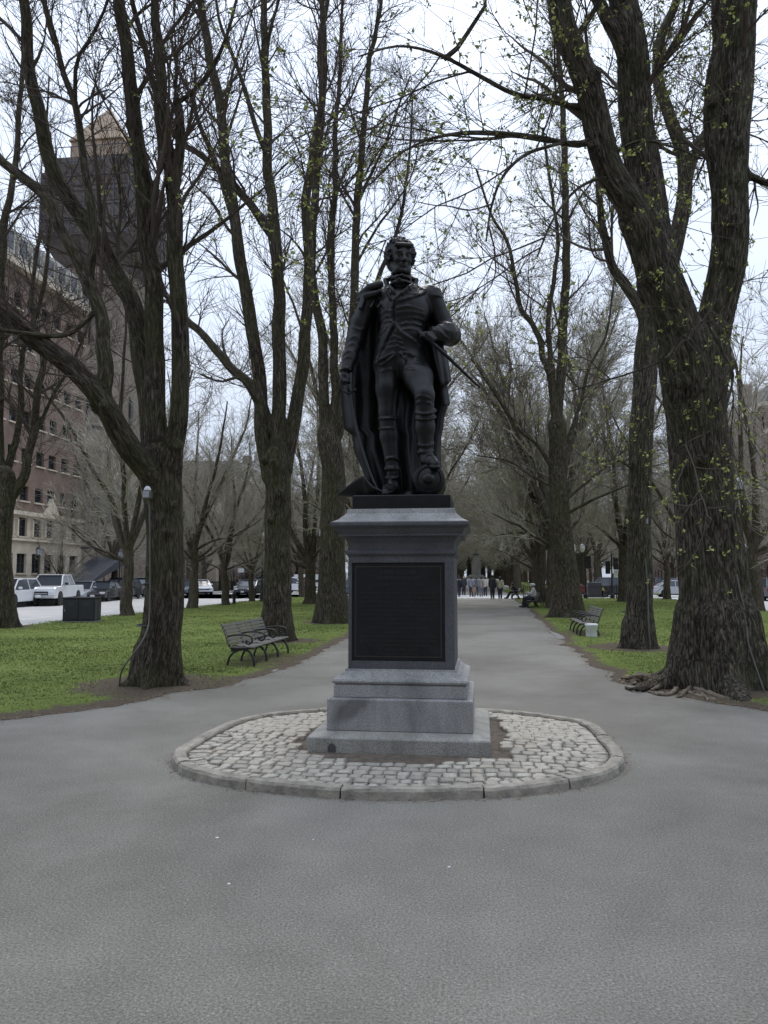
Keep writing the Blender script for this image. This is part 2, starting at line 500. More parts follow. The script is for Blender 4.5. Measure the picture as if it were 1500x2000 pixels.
class MB:
    """collects shapes for ONE mesh"""
    def __init__(self):
        self.v, self.f = [], []
    def add(self, vs, fs, T=None):
        k = len(self.v)
        if T is not None:
            vs = [T @ Vector(v) for v in vs]
        self.v += [tuple(v) for v in vs]
        self.f += [tuple(i + k for i in f) for f in fs]
        return self
    def box(self, c, s, T=None, taper=1.0, bev=0.0):
        x, y, z = (a / 2 for a in s)
        if bev:
            vs, fs = [], []
            b = min(bev, x * .9, y * .9, z * .9)
            rings = [(x - b, y - b, -z), (x, y, -z + b), (x * 1, y * 1, z - b), (x - b, y - b, z)]
            for (a, d, h) in rings:
                for sx, sy in ((-1, -1), (1, -1), (1, 1), (-1, 1)):
                    vs.append((c[0] + sx * a, c[1] + sy * d, c[2] + h))
            fs = [(3, 2, 1, 0), (12, 13, 14, 15)]
            for r in range(3):
                for i in range(4):
                    j = (i + 1) % 4
                    fs.append((r * 4 + i, r * 4 + j, r * 4 + 4 + j, r * 4 + 4 + i))
            return self.add(vs, fs, T)
        vs = [(c[0] + sx * x * (taper if sz > 0 else 1), c[1] + sy * y * (taper if sz > 0 else 1), c[2] + sz * z)
              for sz in (-1, 1) for sx, sy in ((-1, -1), (1, -1), (1, 1), (-1, 1))]
        return self.add(vs, [(3, 2, 1, 0), (4, 5, 6, 7), (0, 1, 5, 4), (1, 2, 6, 5), (2, 3, 7, 6), (3, 0, 4, 7)], T)
    def lathe(self, prof, n=16, c=(0, 0, 0), T=None, sq=1.0):
        vs, fs = [], []
        for (r, z) in prof:
            for i in range(n):
                a = 2 * math.pi * i / n
                vs.append((c[0] + r * math.cos(a), c[1] + r * math.sin(a) * sq, c[2] + z))
        for k in range(len(prof) - 1):
            for i in range(n):
                j = (i + 1) % n
                fs.append((k * n + i, k * n + j, k * n + n + j, k * n + n + i))
        fs.append(tuple(range(n))[::-1])
        fs.append(tuple((len(prof) - 1) * n + i for i in range(n)))
        return self.add(vs, fs, T)
    def square(self, prof, c=(0, 0, 0), T=None):
        """square section swept up a profile of (half width, z)"""
        vs, fs = [], []
        for (r, z) in prof:
            for sx, sy in ((-1, -1), (1, -1), (1, 1), (-1, 1)):
                vs.append((c[0] + sx * r, c[1] + sy * r, c[2] + z))
        for k in range(len(prof) - 1):
            for i in range(4):
                j = (i + 1) % 4
                fs.append((k * 4 + i, k * 4 + j, k * 4 + 4 + j, k * 4 + 4 + i))
        e = (len(prof) - 1) * 4
        fs += [(3, 2, 1, 0), (e, e + 1, e + 2, e + 3)]
        return self.add(vs, fs, T)
    def tube(self, pts, r, n=8, T=None, closed=False):
        P = [Vector(p) for p in pts]
        rs = r if isinstance(r, (list, tuple)) else [r] * len(P)
        vs, fs = [], []
        ref = None
        for i, p in enumerate(P):
            a = P[i - 1] if (i or closed) else P[0]
            b = P[(i + 1) % len(P)] if (i < len(P) - 1 or closed) else P[-1]
            t = (b - a).normalized()
            if ref is None:
                ref = t.orthogonal().normalized()
            u = (ref - t * ref.dot(t)).normalized()
            ref = u
            w = t.cross(u)
            for k in range(n):
                an = 2 * math.pi * k / n
                vs.append(p + (u * math.cos(an) + w * math.sin(an)) * rs[i])
        m_ = len(P) if closed else len(P) - 1
        for i in range(m_):
            i2 = (i + 1) % len(P)
            for k in range(n):
                j = (k + 1) % n
                fs.append((i * n + k, i * n + j, i2 * n + j, i2 * n + k))
        if not closed:
            fs.append(tuple(range(n))[::-1])
            fs.append(tuple((len(P) - 1) * n + k for k in range(n)))
        return self.add(vs, fs, T)
    def ball(self, c, r, n=12, T=None):
        rx, ry, rz = r if isinstance(r, (tuple, list)) else (r, r, r)
        vs, fs = [], []
        m_ = max(4, n // 2)
        for k in range(1, m_):
            ph = math.pi * k / m_
            for i in range(n):
                a = 2 * math.pi * i / n
                vs.append((c[0] + rx * math.sin(ph) * math.cos(a), c[1] + ry * math.sin(ph) * math.sin(a), c[2] - rz * math.cos(ph)))
        b = len(vs)
        vs += [(c[0], c[1], c[2] - rz), (c[0], c[1], c[2] + rz)]
        for k in range(m_ - 2):
            for i in range(n):
                j = (i + 1) % n
                fs.append((k * n + i, k * n + j, k * n + n + j, k * n + n + i))
        for i in range(n):
            j = (i + 1) % n
            fs.append((b, j, i))
            fs.append((b + 1, (m_ - 2) * n + i, (m_ - 2) * n + j))
        return self.add(vs, fs, T)
    def prism(self, poly, y0, y1, axis='y', T=None):
        """polygon of (a, b) extruded along an axis: 'y' -> (a, y, b); 'x' -> (x, a, b); 'z' -> (a, b, z)"""
        f_ = {'y': lambda p, t: (p[0], t, p[1]), 'x': lambda p, t: (t, p[0], p[1]), 'z': lambda p, t: (p[0], p[1], t)}[axis]
        n = len(poly)
        vs = [f_(p, y0) for p in poly] + [f_(p, y1) for p in poly]
        fs = [tuple(range(n)), tuple(range(2 * n - 1, n - 1, -1))]
        for i in range(n):
            j = (i + 1) % n
            fs.append((i, n + i, n + j, j))
        return self.add(vs, fs, T)
    def mesh(self, name, m, smooth=False, bevel=0.0):
        me = bpy.data.meshes.new(name)
        me.from_pydata([tuple(v) for v in self.v], [], self.f)
        bm = bmesh.new()
        bm.from_mesh(me)
        bmesh.ops.recalc_face_normals(bm, faces=bm.faces)
        if bevel:
            es = [e for e in bm.edges if len(e.link_faces) == 2 and e.calc_face_angle(0) > 0.6]
            bmesh.ops.bevel(bm, geom=es, offset=bevel, segments=2, profile=0.6, affect='EDGES', clamp_overlap=True)
        bm.to_mesh(me)
        bm.free()
        me.materials.append(m)
        if smooth:
            me.polygons.foreach_set('use_smooth', np.ones(len(me.polygons), bool))
        return me
    def build(self, name, m, parent=None, smooth=False, bevel=0.0):
        return obj(name, self.mesh(name, m, smooth, bevel), parent)

def smooth_by_angle(o, ang=0.7):
    me = o.data
    me.polygons.foreach_set('use_smooth', np.ones(len(me.polygons), bool))
    bm = bmesh.new()
    bm.from_mesh(me)
    for e in bm.edges:
        e.smooth = len(e.link_faces) != 2 or e.calc_face_angle(0) < ang
    bm.to_mesh(me)
    bm.free()
    return o

KIDS = {}
def kids(o):
    return [c for c in bpy.data.objects if c.parent == o]

def copy_tree(o, loc=None, rz=None, label=None, group=None, scale=None):
    def rec(a, par):
        c = a.copy()
        COL.objects.link(c)
        if par is not None:
            c.parent = par
        for ch in a.children:
            rec(ch, c)
        return c
    c = rec(o, None)
    if loc is not None: c.location = tuple(loc)
    if rz is not None: c.rotation_euler = (0, 0, rz)
    if scale is not None: c.scale = scale if isinstance(scale, tuple) else (scale,) * 3
    if label: c['label'] = label
    if group: c['group'] = group
    return c

def catmull(pts, n, closed=False):
    P = np.asarray(pts, float)
    m = len(P)
    if closed:
        idx = lambda i: P[i % m]
        segs = m
    else:
        idx = lambda i: P[min(max(i, 0), m - 1)]
        segs = m - 1
    out_ = []
    ts = np.linspace(0, segs, n, endpoint=not closed)
    for t in ts:
        i = min(int(t), segs - 1)
        u = t - i
        p0, p1, p2, p3 = idx(i - 1), idx(i), idx(i + 1), idx(i + 2)
        out_.append(0.5 * ((2 * p1) + (-p0 + p2) * u + (2 * p0 - 5 * p1 + 4 * p2 - p3) * u * u + (-p0 + 3 * p1 - 3 * p2 + p3) * u ** 3))
    return np.array(out_)
# ------------------------------------------------------------------ ground, roads, lawns
rng = np.random.default_rng(7)
random.seed(7)
XL, XR, YEND = -16.0, 14.0, 61.5           # street kerbs either side of the mall, its end

def sheet(name, x0, x1, y0, y1, z, m, th=0.02):
    o = MB().box(((x0 + x1) / 2, (y0 + y1) / 2, z - th / 2), (x1 - x0, y1 - y0, th)).build(name, m)
    return tag(o, kind='structure')

sheet('ground', -900, 900, -400, 1500, -0.22, M['soil'])
sheet('plaza', XL, XR, -16, YEND, 0.0, M['asphalt'], 0.16)
sheet('left_road', -28, XL - 0.16, -60, 420, -0.12, M['road'], 0.08)
sheet('right_road', XR + 0.16, 23, -60, 420, -0.12, M['road'], 0.08)
sheet('cross_street', -28.0, XR + 0.15, YEND + 0.3, 77, -0.12, M['road'], 0.08)
sheet('cross_street', -260, -28.3, YEND + 0.3, 77, -0.124, M['road'], 0.08)
sheet('cross_street', 23.3, 260, YEND + 0.3, 77, -0.124, M['road'], 0.08)
sheet('left_pavement', -30.6, -28.3, -60, YEND, 0.0, M['pave'], 0.2)
sheet('left_pavement', -30.6, -28.3, 77.3, 420, 0.0, M['pave'], 0.2)
sheet('right_pavement', 23.3, 27.5, -60, YEND, 0.0, M['pave'], 0.2)
sheet('right_pavement', 23.3, 27.5, 77.3, 420, 0.0, M['pave'], 0.2)
sheet('front_garden', -36.5, -30.7, -60, YEND, 0.03, M['soil'], 0.2)
sheet('front_garden', -36.5, -30.7, 77.3, 420, 0.03, M['soil'], 0.2)
sheet('front_garden', 27.7, 36.5, -60, YEND, 0.03, M['soil'], 0.2)
sheet('front_garden', 27.7, 36.5, 77.3, 420, 0.03, M['soil'], 0.2)
sheet('far_path', -4.0, 2.6, 77.3, 420, 0.0, M['asphalt'], 0.2)
sheet('far_lawn', XL, -4.1, 77.3, 420, 0.02, M['lawn'], 0.2)
sheet('far_lawn', 2.7, XR, 77.3, 420, 0.02, M['lawn'], 0.2)
for x0, x1 in ((XL - 0.15, XL), (XR, XR + 0.15)):
    for y0, y1 in ((-16, YEND), (77.3, 420)):
        sheet('street_kerb', x0, x1, y0, y1, 0.025, M['kerb_far'], 0.22)
for x0, x1 in ((-28.3, -28.0), (23.0, 23.3)):
    for y0, y1 in ((-60, YEND), (77.3, 420)):
        sheet('street_kerb', x0, x1, y0, y1, 0.02, M['kerb_far'], 0.22)
sheet('street_kerb', XL, XR, YEND, YEND + 0.3, 0.005, M['kerb_far'], 0.22)
sheet('street_kerb', XL, XR, 77.0, 77.3, 0.005, M['kerb_far'], 0.22)
# painted lines
mk = MB()
for k in range(12):
    mk.box((-19.6, 8 + k * 6.0, -0.114), (0.12, 2.6, 0.004))
    mk.box((17.6, 8 + k * 6.0, -0.114), (0.12, 2.6, 0.004))
tag(mk.build('lane_marking', M['mark']), kind='structure')
mk = MB()
for k in range(12):                                    # crossing in line with the path
    mk.box((-3.6 + k * 0.55, 65.5, -0.114), (0.3, 2.6, 0.004))
tag(mk.build('crossing_marking', M['mark']), kind='structure')

def left_edge(y):
    return np.interp(y, [5.4, 6.2, 7.4, 8.7, 10.0, 11.2, 12.4, 13.6, 18, 30, 62],
                     [-15.9, -11.5, -8.0, -5.85, -4.95, -4.45, -4.0, -3.78, -3.80, -3.85, -3.85])

def right_edge(y):
    return np.interp(y, [7.2, 8.4, 9.5, 10.6, 11.6, 12.6, 13.5, 16, 25, 43, 62],
                     [13.9, 7.5, 5.0, 3.75, 2.95, 2.35, 2.12, 2.06, 2.25, 2.45, 2.5])

TREE_SPOTS = [(-5.1, 11.7, .7), (-5.3, 19.7, .6), (-5.4, 27.7, .6), (3.8, 12.8, 1.0), (3.65, 19.0, .6), (3.6, 33.5, .7), (-16, 24.3, .5)]

def lawn(name, edge, xk, y0, seed):
    r = np.random.default_rng(seed)
    ys = np.concatenate([np.arange(y0, 22, 0.13), np.arange(22, YEND - .2, 0.35)])
    n = 40
    t = np.linspace(0, 1, n) ** 1.6
    jag = np.convolve(r.normal(0, 0.16, len(ys)), np.ones(5) / 5, 'same') + np.convolve(r.normal(0, 0.5, len(ys)), np.ones(31) / 31, 'same')
    e = edge(ys) + jag * np.clip((ys - y0) / 1.5, 0, 1)
    X = e[:, None] + (xk - e)[:, None] * t[None]
    Y = np.repeat(ys[:, None], n, 1)
    d = np.abs(X - e[:, None]) * np.where(ys < 13, 0.6, 1.0)[:, None]
    Z = 0.004 + 0.06 * np.clip(d / 0.6, 0, 1) ** 0.7
    Z += 0.02 * np.sin(X * 1.1 + 2 * np.sin(Y * .5)) * np.sin(Y * .7) * np.clip(d, 0, 1)
    Z += r.normal(0, 0.005, Z.shape) * np.clip(d / .3, 0, 1)
    Z[:, -1] = 0.02
    bare = 0.75 * np.exp(-(d / 0.38) ** 2)
    for (tx, ty, tr) in TREE_SPOTS:
        q = np.hypot(X - tx, (Y - ty))
        bare = np.maximum(bare, 0.8 * np.exp(-(q / (tr + 0.75)) ** 4))
    # worn strip beside the two benches
    for (bx, by) in ((-4.3, 15.4), (2.9, 23.6)):
        q = np.hypot((X - bx) / 1.0, (Y - by) / 2.0)
        bare = np.maximum(bare, 0.55 * np.exp(-q ** 4))
    ii = np.arange(len(ys) * n).reshape(len(ys), n)
    F = np.stack([ii[:-1, :-1], ii[:-1, 1:], ii[1:, 1:], ii[1:, :-1]], -1).reshape(-1, 4)
    if xk < 0:
        F = F[:, ::-1]
    V = np.stack([X, Y, Z], -1).reshape(-1, 3)
    o = obj(name, np_mesh(name, V, F, M['lawn'], True, {'bare': bare.ravel()}))
    tag(o, kind='structure')
    # grass blades
    cand = []
    for (ya, yb, dens) in ((y0, 14, 900), (14, 20, 620), (20, 32, 260), (32, YEND - .3, 70)):
        area = (yb - ya) * abs(xk + np.sign(-xk) * 3.8)
        k = int(area * dens)
        cand.append(np.stack([r.uniform(0, 1, k) ** 1.25, r.uniform(ya, yb, k)], -1))
    c = np.concatenate(cand)
    fy = np.interp(c[:, 1], ys, np.arange(len(ys)))
    iy = np.clip(fy.astype(int), 0, len(ys) - 2)
    ex = np.interp(c[:, 1], ys, e)
    x = ex + (xk - ex) * c[:, 0]
    jt = np.clip((c[:, 0] ** (1 / 1.6)) * (n - 1), 0, n - 1).astype(int)
    z = Z[iy, jt]
    b = bare[iy, jt]
    patch = 0.5 + 0.5 * np.sin(x * 1.7 + 3 * np.sin(c[:, 1] * 0.6)) * np.sin(c[:, 1] * 1.3 + x)
    keep = (b + 0.25 * patch) < r.uniform(0.0, 0.85, len(x))
    x, y, z = x[keep], c[keep, 1], z[keep]
    k = len(x)
    a = r.uniform(0, 2 * np.pi, k)
    dist = np.hypot(x, y)
    w = 0.0035 + 0.0005 * dist * r.uniform(0.7, 1.4, k)
    h = r.uniform(0.016, 0.044, k) * (0.85 + 0.3 * np.sin(x * .9) * np.sin(y * 1.1))
    lean = r.normal(0, 0.022, (k, 2))
    p = np.stack([x, y, z - 0.004], -1)
    dx = np.stack([np.cos(a), np.sin(a), np.zeros(k)], -1) * w[:, None]
    tip = p + np.stack([lean[:, 0], lean[:, 1], h], -1)
    V = np.stack([p - dx, p + dx, tip], 1).reshape(-1, 3)
    F = np.arange(3 * k).reshape(-1, 3)
    g = obj('grass', np_mesh('grass', V, F, M['blade']))
    tag(g, ('short spring grass on the lawn left of the path' if xk < 0 else 'short spring grass on the lawn right of the path'), 'grass', kind='stuff')
    # brown litter lying along the edge of the asphalt
    k = 2600
    yy = r.uniform(y0, 46, k) if False else y0 + (46 - y0) * r.uniform(0, 1, k) ** 2.2
    ee = np.interp(yy, ys, e)
    sgn = 1.0 if xk < 0 else -1.0
    xx = ee + sgn * (np.abs(r.normal(0, 0.16, k)) - 0.10)
    a = r.uniform(0, 2 * np.pi, k)
    L = r.uniform(0.01, 0.04, k)
    Wd = r.uniform(0.004, 0.012, k)
    u = np.stack([np.cos(a), np.sin(a), r.normal(0, .2, k)], -1)
    v = np.stack([-np.sin(a), np.cos(a), r.normal(0, .2, k)], -1)
    q = np.stack([xx, yy, np.full(k, 0.014)], -1)
    V = np.stack([q - u * L[:, None], q + v * Wd[:, None], q + u * L[:, None], q - v * Wd[:, None]], 1).reshape(-1, 3)
    F = np.arange(4 * k).reshape(-1, 4)
    g = obj('leaf_litter', np_mesh('leaf_litter', V, F, M['straw']))
    tag(g, ('dry brown litter along the left edge of the path' if xk < 0 else 'dry brown litter along the right edge of the path'), 'litter', kind='stuff')

lawn('left_lawn', left_edge, XL, 5.4, 11)
lawn('right_lawn', right_edge, XR, 7.2, 12)

# small pale stones and scraps lying on the asphalt
k = 420
r = np.random.default_rng(3)
yy = r.uniform(2.0, 12, k)
xx = r.uniform(-0.7, 0.7, k) * (yy * 0.75 + 1) - 0.1 * yy
V, F = [], []
for i in range(k):
    s = r.uniform(0.002, 0.006) * (0.7 + yy[i] * .06)
    b0 = len(V)
    for dx, dy, dz in ((1, 0, 0), (0, 1, 0), (-1, 0, 0), (0, -1, 0), (0, 0, .8)):
        V.append((xx[i] + dx * s * r.uniform(.7, 1.6), yy[i] + dy * s * r.uniform(.7, 1.6), 0.001 + dz * s))
    F += [(b0, b0 + 1, b0 + 4), (b0 + 1, b0 + 2, b0 + 4), (b0 + 2, b0 + 3, b0 + 4), (b0 + 3, b0, b0 + 4)]
tag(obj('gravel', np_mesh('gravel', np.array(V), np.array(F), M['kerb_far'])), 'tiny pale stones scattered over the grey asphalt', 'gravel', kind='stuff')
for (px, py, s) in ((424, 1637, .018), (877, 1694, .014), (447, 1727, .014), (588, 1551, .016), (1070, 1417, 0.02), (612, 1640, .01)):
    g = ground(px, py)
    o = MB().ball((0, 0, s * .2), (s * .75, s * .5, s * .25), 8).build('litter_scrap', M['white_pl'])
    o.location = (g[0], g[1], 0.0)
    o.rotation_euler = (0, 0, px)
    tag(o, {424: 'white scrap of litter on the asphalt left of the paved island front', 877: 'white scrap of litter on the asphalt below the right half of the paved island',
            447: 'white scrap of litter lowest on the left asphalt', 588: 'white scrap of litter touching the front kerb of the island',
            1070: 'white scrap of litter near the back right kerb of the island', 612: 'small white scrap of litter on the asphalt in front of the island'}[px], 'litter')
# ------------------------------------------------------------------ paved island round the monument
out_px = [(336, 1490), (343, 1504), (362, 1517), (405, 1529), (449, 1538), (520, 1548), (596, 1556), (670, 1561), (743, 1564), (872, 1562), (1007, 1556), (1117, 1541), (1178, 1527), (1206, 1514),
          (1221, 1495), (1216, 1480), (1203, 1465), (1175, 1436), (1160, 1427), (1135, 1418), (1056, 1406), (990, 1399), (924, 1394), (780, 1391), (633, 1395),
          (522, 1405), (470, 1415), (436, 1427), (395, 1447), (357, 1470), (342, 1479)]
OUT = catmull([ground(*p)[:2] for p in out_px], 240, True)
def offset_loop(L, d):
    t = np.roll(L, -2, 0) - np.roll(L, 2, 0)
    t /= np.linalg.norm(t, axis=1)[:, None]
    n = np.stack([-t[:, 1], t[:, 0]], -1)
    c = L.mean(0)
    s = np.sign(((c - L) * n).sum(1).mean())
    return L + n * s * d
ISL_C = OUT.mean(0)
def loop_mesh(L, z, name, m):
    V = np.column_stack([L, np.full(len(L), z)])
    V = np.vstack([V, [[L[:, 0].mean(), L[:, 1].mean(), z]]])
    n = len(L)
    i = np.arange(n)
    F = np.stack([i, (i + 1) % n, np.full(n, n)], -1)
    me = np_mesh(name, V, F, m)
    return me
island = thing('paved_island', None, None, (0, 0, 0))
tag(island, kind='structure')
obj('bedding', loop_mesh(offset_loop(OUT, 0.1), 0.022, 'bedding', M['grit']), island)

# kerb stones, each its own piece
per = np.concatenate([[0], np.cumsum(np.linalg.norm(np.diff(np.vstack([OUT, OUT[:1]]), axis=0), axis=1))])
def loop_pt(L, s):
    s = s % per[-1]
    x = np.interp(s, per, np.append(L[:, 0], L[0, 0]))
    y = np.interp(s, per, np.append(L[:, 1], L[0, 1]))
    return np.array((x, y))
cuts = []
s = 0.35
while s < per[-1] - 0.5:
    cuts.append(s)
    s += random.uniform(0.75, 1.35)
for a, b in zip(cuts, cuts[1:] + [cuts[0] + per[-1]]):
    nseg = 9
    secs = []
    zt = 0.088 + random.uniform(-0.006, 0.006)
    IN = offset_loop(OUT, 0.135)
    vs, fs = [], []
    for i in range(nseg + 1):
        q = a + 0.008 + (b - a - 0.016) * i / nseg
        o_, i_ = loop_pt(OUT, q), loop_pt(IN, q)
        d = (i_ - o_)
        jit = lambda: random.uniform(-0.004, 0.004)
        ring = [(0.0, -0.02), (0.004, zt - 0.026), (0.022, zt - .004), (0.09, zt), (0.15, zt - .003), (0.168, zt - 0.022), (0.17, 0.0)]
        for (w, z) in ring:
            p = o_ + d * (w / 0.17)
            vs.append((p[0] + jit(), p[1] + jit(), z + (jit() if z > 0 else 0)))
    k = 7
    for i in range(nseg):
        for j in range(k - 1):
            fs.append((i * k + j, i * k + j + 1, i * k + k + j + 1, i * k + k + j))
    fs.append(tuple(range(k)))
    fs.append(tuple(nseg * k + j for j in range(k))[::-1])
    mb = MB().add(vs, fs)
    mb.build('kerb_stone', M['kerb'], island, smooth=False)

# cobbles: courses following the kerb, straight courses nearer the pedestal
def cob_mesh(i):
    r_ = random.Random(i)
    vs, fs = [], []
    j = lambda a: r_.uniform(-a, a)
    for (sc, z) in ((1.0, -0.03), (1.0, 0.014), (0.93, 0.026), (0.6, 0.029)):
        for n_ in range(8):
            an = 2 * math.pi * (n_ + .5) / 8
            x = math.copysign(abs(math.cos(an)) ** 0.35, math.cos(an)) * 0.52
            y = math.copysign(abs(math.sin(an)) ** 0.35, math.sin(an)) * 0.52
            vs.append((x * sc + j(.045), y * sc + j(.05), z + (j(.006) if z > 0 else 0)))
    for k_ in range(3):
        for n_ in range(8):
            m_ = (n_ + 1) % 8
            fs.append((k_ * 8 + n_, k_ * 8 + m_, k_ * 8 + 8 + m_, k_ * 8 + 8 + n_))
    fs.append(tuple(24 + n_ for n_ in range(8)))
    return MB().add(vs, fs).mesh('cobblestone', M['cob%d' % (i % 4)], smooth=True)
COBS = [cob_mesh(i) for i in range(12)]

# pedestal footprint (needed here for the gap in the paving)
pb = (ground(597, 1473) + ground(957, 1482)) / 2
PED_W = float(np.linalg.norm(ground(957, 1482)[:2] - ground(597, 1472)[:2]))
PYF = float((ground(597, 1474)[1] + ground(957, 1482)[1]) / 2)          # front face
PX = float((ground(597, 1476)[0] + ground(957, 1480)[0]) / 2)
PY = PYF + PED_W / 2
PHW = PED_W / 2

def in_poly(p, L):
    x, y = p
    x0, y0 = L[:, 0], L[:, 1]
    x1, y1 = np.roll(x0, -1), np.roll(y0, -1)
    c = ((y0 > y) != (y1 > y)) & (x < (x1 - x0) * (y - y0) / (y1 - y0 + 1e-12) + x0)
    return c.sum() % 2 == 1
def dist_loop(p, L):
    return np.linalg.norm(L - np.asarray(p), axis=1).min()
def pit(p, g=0.0):
    """true inside the pedestal footprint or the gravel strip in front of it"""
    x, y = p[0] - PX, p[1] - PY
    if abs(x) < PHW + 0.09 + g and abs(y) < PHW + 0.07 + g:
        return True
    e = (x / (PHW * 0.86 + g)) ** 2 + ((y + PHW) / (0.46 + g)) ** 2
    return y < -PHW and e < 1
spots = []
# a border course along the kerb, then courses across the view
L = offset_loop(OUT, 0.215)
s = random.uniform(0, .2)
while s < per[-1] - 0.06:
    ln = random.uniform(0.10, 0.145)
    p = loop_pt(L, s + ln / 2)
    d = loop_pt(L, s + ln) - loop_pt(L, s)
    sc = np.linalg.norm(d)
    if not pit(p, 0.04) and sc > .05:
        spots.append((p[0], p[1], math.atan2(d[1], d[0]), sc * 0.97, 0.138))
    s += ln
IN2 = offset_loop(OUT, 0.275)
yy = PY - 2.2
while yy < PY + 2.2:
    dep = random.uniform(.125, .155)
    xx = PX - 2.4 + random.uniform(0, .1)
    while xx < PX + 2.4:
        ln = random.uniform(0.095, 0.155)
        wave = .035 * math.sin(xx * 2.1 + yy) + .02 * math.sin(xx * 5.3)
        p = (xx + ln / 2, yy + dep / 2 + wave)
        if in_poly(p, IN2) and not pit(p, 0.055):
            spots.append((p[0], p[1], random.uniform(-.09, .09), ln * 0.985, dep * .985))
        xx += ln
    yy += dep
spots.sort(key=lambda q: q[1])
rest = MB()
for i, (x, y, a, ln, wd) in enumerate(spots):
    me = COBS[random.randrange(12)]
    z = 0.030 + random.uniform(-.004, .004)
    tilt = (random.uniform(-.03, .03), random.uniform(-.025, .025), a)
    if i < 298:
        o = obj('cobblestone', me, island, (x, y, z), tilt)
        o.scale = (ln, wd, 1)
    else:
        T = Matrix.Translation((x, y, z)) @ Euler(tilt).to_matrix().to_4x4() @ Matrix.Diagonal((ln, wd, 1, 1))
        rest.add([v.co for v in me.vertices], [tuple(p.vertices) for p in me.polygons], T)
if rest.v:
    tag(rest.build('cobblestone', M['cob0'], island, smooth=True), kind='stuff')
# weeds in the joints
r = np.random.default_rng(5)
V, F = [], []
for (px, py, n_) in ((640, 1522, 40), (560, 1500, 12), (820, 1535, 12), (1020, 1520, 10), (460, 1490, 10)):
    g = ground(px, py, 0.06)
    for _ in range(n_):
        p = np.array((g[0] + r.normal(0, .07), g[1] + r.normal(0, .035), 0.046))
        a = r.uniform(0, 6.28)
        d = np.array((math.cos(a), math.sin(a), 0)) * .006
        b0 = len(V)
        V += [p - d, p + d, p + np.array((r.normal(0, .015), r.normal(0, .015), r.uniform(.008, .022)))]
        F.append((b0, b0 + 1, b0 + 2))
tag(obj('weeds', np_mesh('weeds', np.array(V), np.array(F), M['blade']), island), kind='stuff')

# ------------------------------------------------------------------ granite pedestal
ped = thing('stone_pedestal', 'stepped grey granite pedestal with a dark bronze plaque, standing on the cobbled island', 'pedestal', (PX, PY, 0.0))
def hw(px0, px1, row, yf):
    """half width of a front face at plane yf between two photo columns"""
    return float(on_plane(px1, row, yf)[0] - on_plane(px0, row, yf)[0]) / 2
def zf(row, yf, px=780):
    return float(on_plane(px, row, yf)[2])
y1 = PYF
z1 = zf(1437, y1)
W1 = PHW
W2 = hw(635, 921, 1400, PYF + 0.16); y2 = PY - W2
W2 = hw(635, 921, 1400, y2); y2 = PY - W2
W3 = hw(648, 909, 1350, y2 + .05); y3 = PY - W3
W5 = hw(678, 884, 1200, y2 + .2); y5 = PY - W5
W7 = hw(642, 911, 1012, y2 + .1); y7 = PY - W7
W8 = hw(682, 874, 985, y5); y8 = PY - W8
zA, zB, zC, zD = z1, zf(1366, y2), zf(1338, y3), zf(1307, y5)
zE, zF_, zG, zH, zI = zf(1086, y5), zf(1047, PY - W5 * 1.06), zf(1018, y7), zf(1000, PY - W8 * 1.03), zf(966, y8)
bv = 0.012
MB().square([(W1, -0.05), (W1, zA - 0.045), (W1 - 0.012, zA - 0.03), (W2 + 0.01, zA)]).build('lower_step', M['granite_step'], ped, bevel=0.006)
MB().square([(W2, zA + 0.002), (W2, zB - bv), (W2 - 0.02, zB)]).build('base_block', M['granite_stain'], ped, bevel=0.008)
MB().square([(W3, zB + 0.002), (W3, zC - bv), (W3 - bv, zC)]).build('upper_block', M['granite'], ped, bevel=0.006)
h_ = zD - zC
MB().square([(W3 - 0.01, zC + 0.002), (W3 + 0.012, zC + h_ * .1), (W3 + 0.018, zC + h_ * .22), (W3 + 0.008, zC + h_ * .36), (W3 - 0.02, zC + h_ * .42),
             (W3 - 0.05, zC + h_ * .55), (W5 + 0.055, zC + h_ * .74), (W5 + 0.03, zC + h_ * .86), (W5 + 0.025, zD)]).build('base_moulding', M['granite'], ped)
# shaft: a block with sunk front panel (the frame round the plaque stands proud)
px0, px1 = float(on_plane(687, 1200, y5)[0]) - PX, float(on_plane(869, 1200, y5)[0]) - PX
pz0, pz1 = zf(1291, y5), zf(1099, y5)
MB().box((0, 0.02, (zD + zE) / 2 + 0.001), (2 * W5, 2 * W5 - 0.04, zE - zD - 0.002), bev=0.006).build('shaft', M['granite_dark'], ped)
fr = MB()
yo = -W5 + 0.02
fr.box(((-W5 + px0) / 2, yo - 0.012, (zD + zE) / 2), (px0 + W5 - 0.001, 0.0238, zE - zD - 0.004))
fr.box(((W5 + px1) / 2, yo - 0.012, (zD + zE) / 2), (W5 - px1 - 0.001, 0.0238, zE - zD - 0.004))
fr.box(((px0 + px1) / 2, yo - 0.012, (zD + pz0) / 2), (px1 - px0, 0.0238, pz0 - zD - 0.004))
fr.box(((px0 + px1) / 2, yo - 0.012, (zE + pz1) / 2), (px1 - px0, 0.0238, zE - pz1 - 0.004))
fr.build('panel_border', M['granite_dark'], ped)
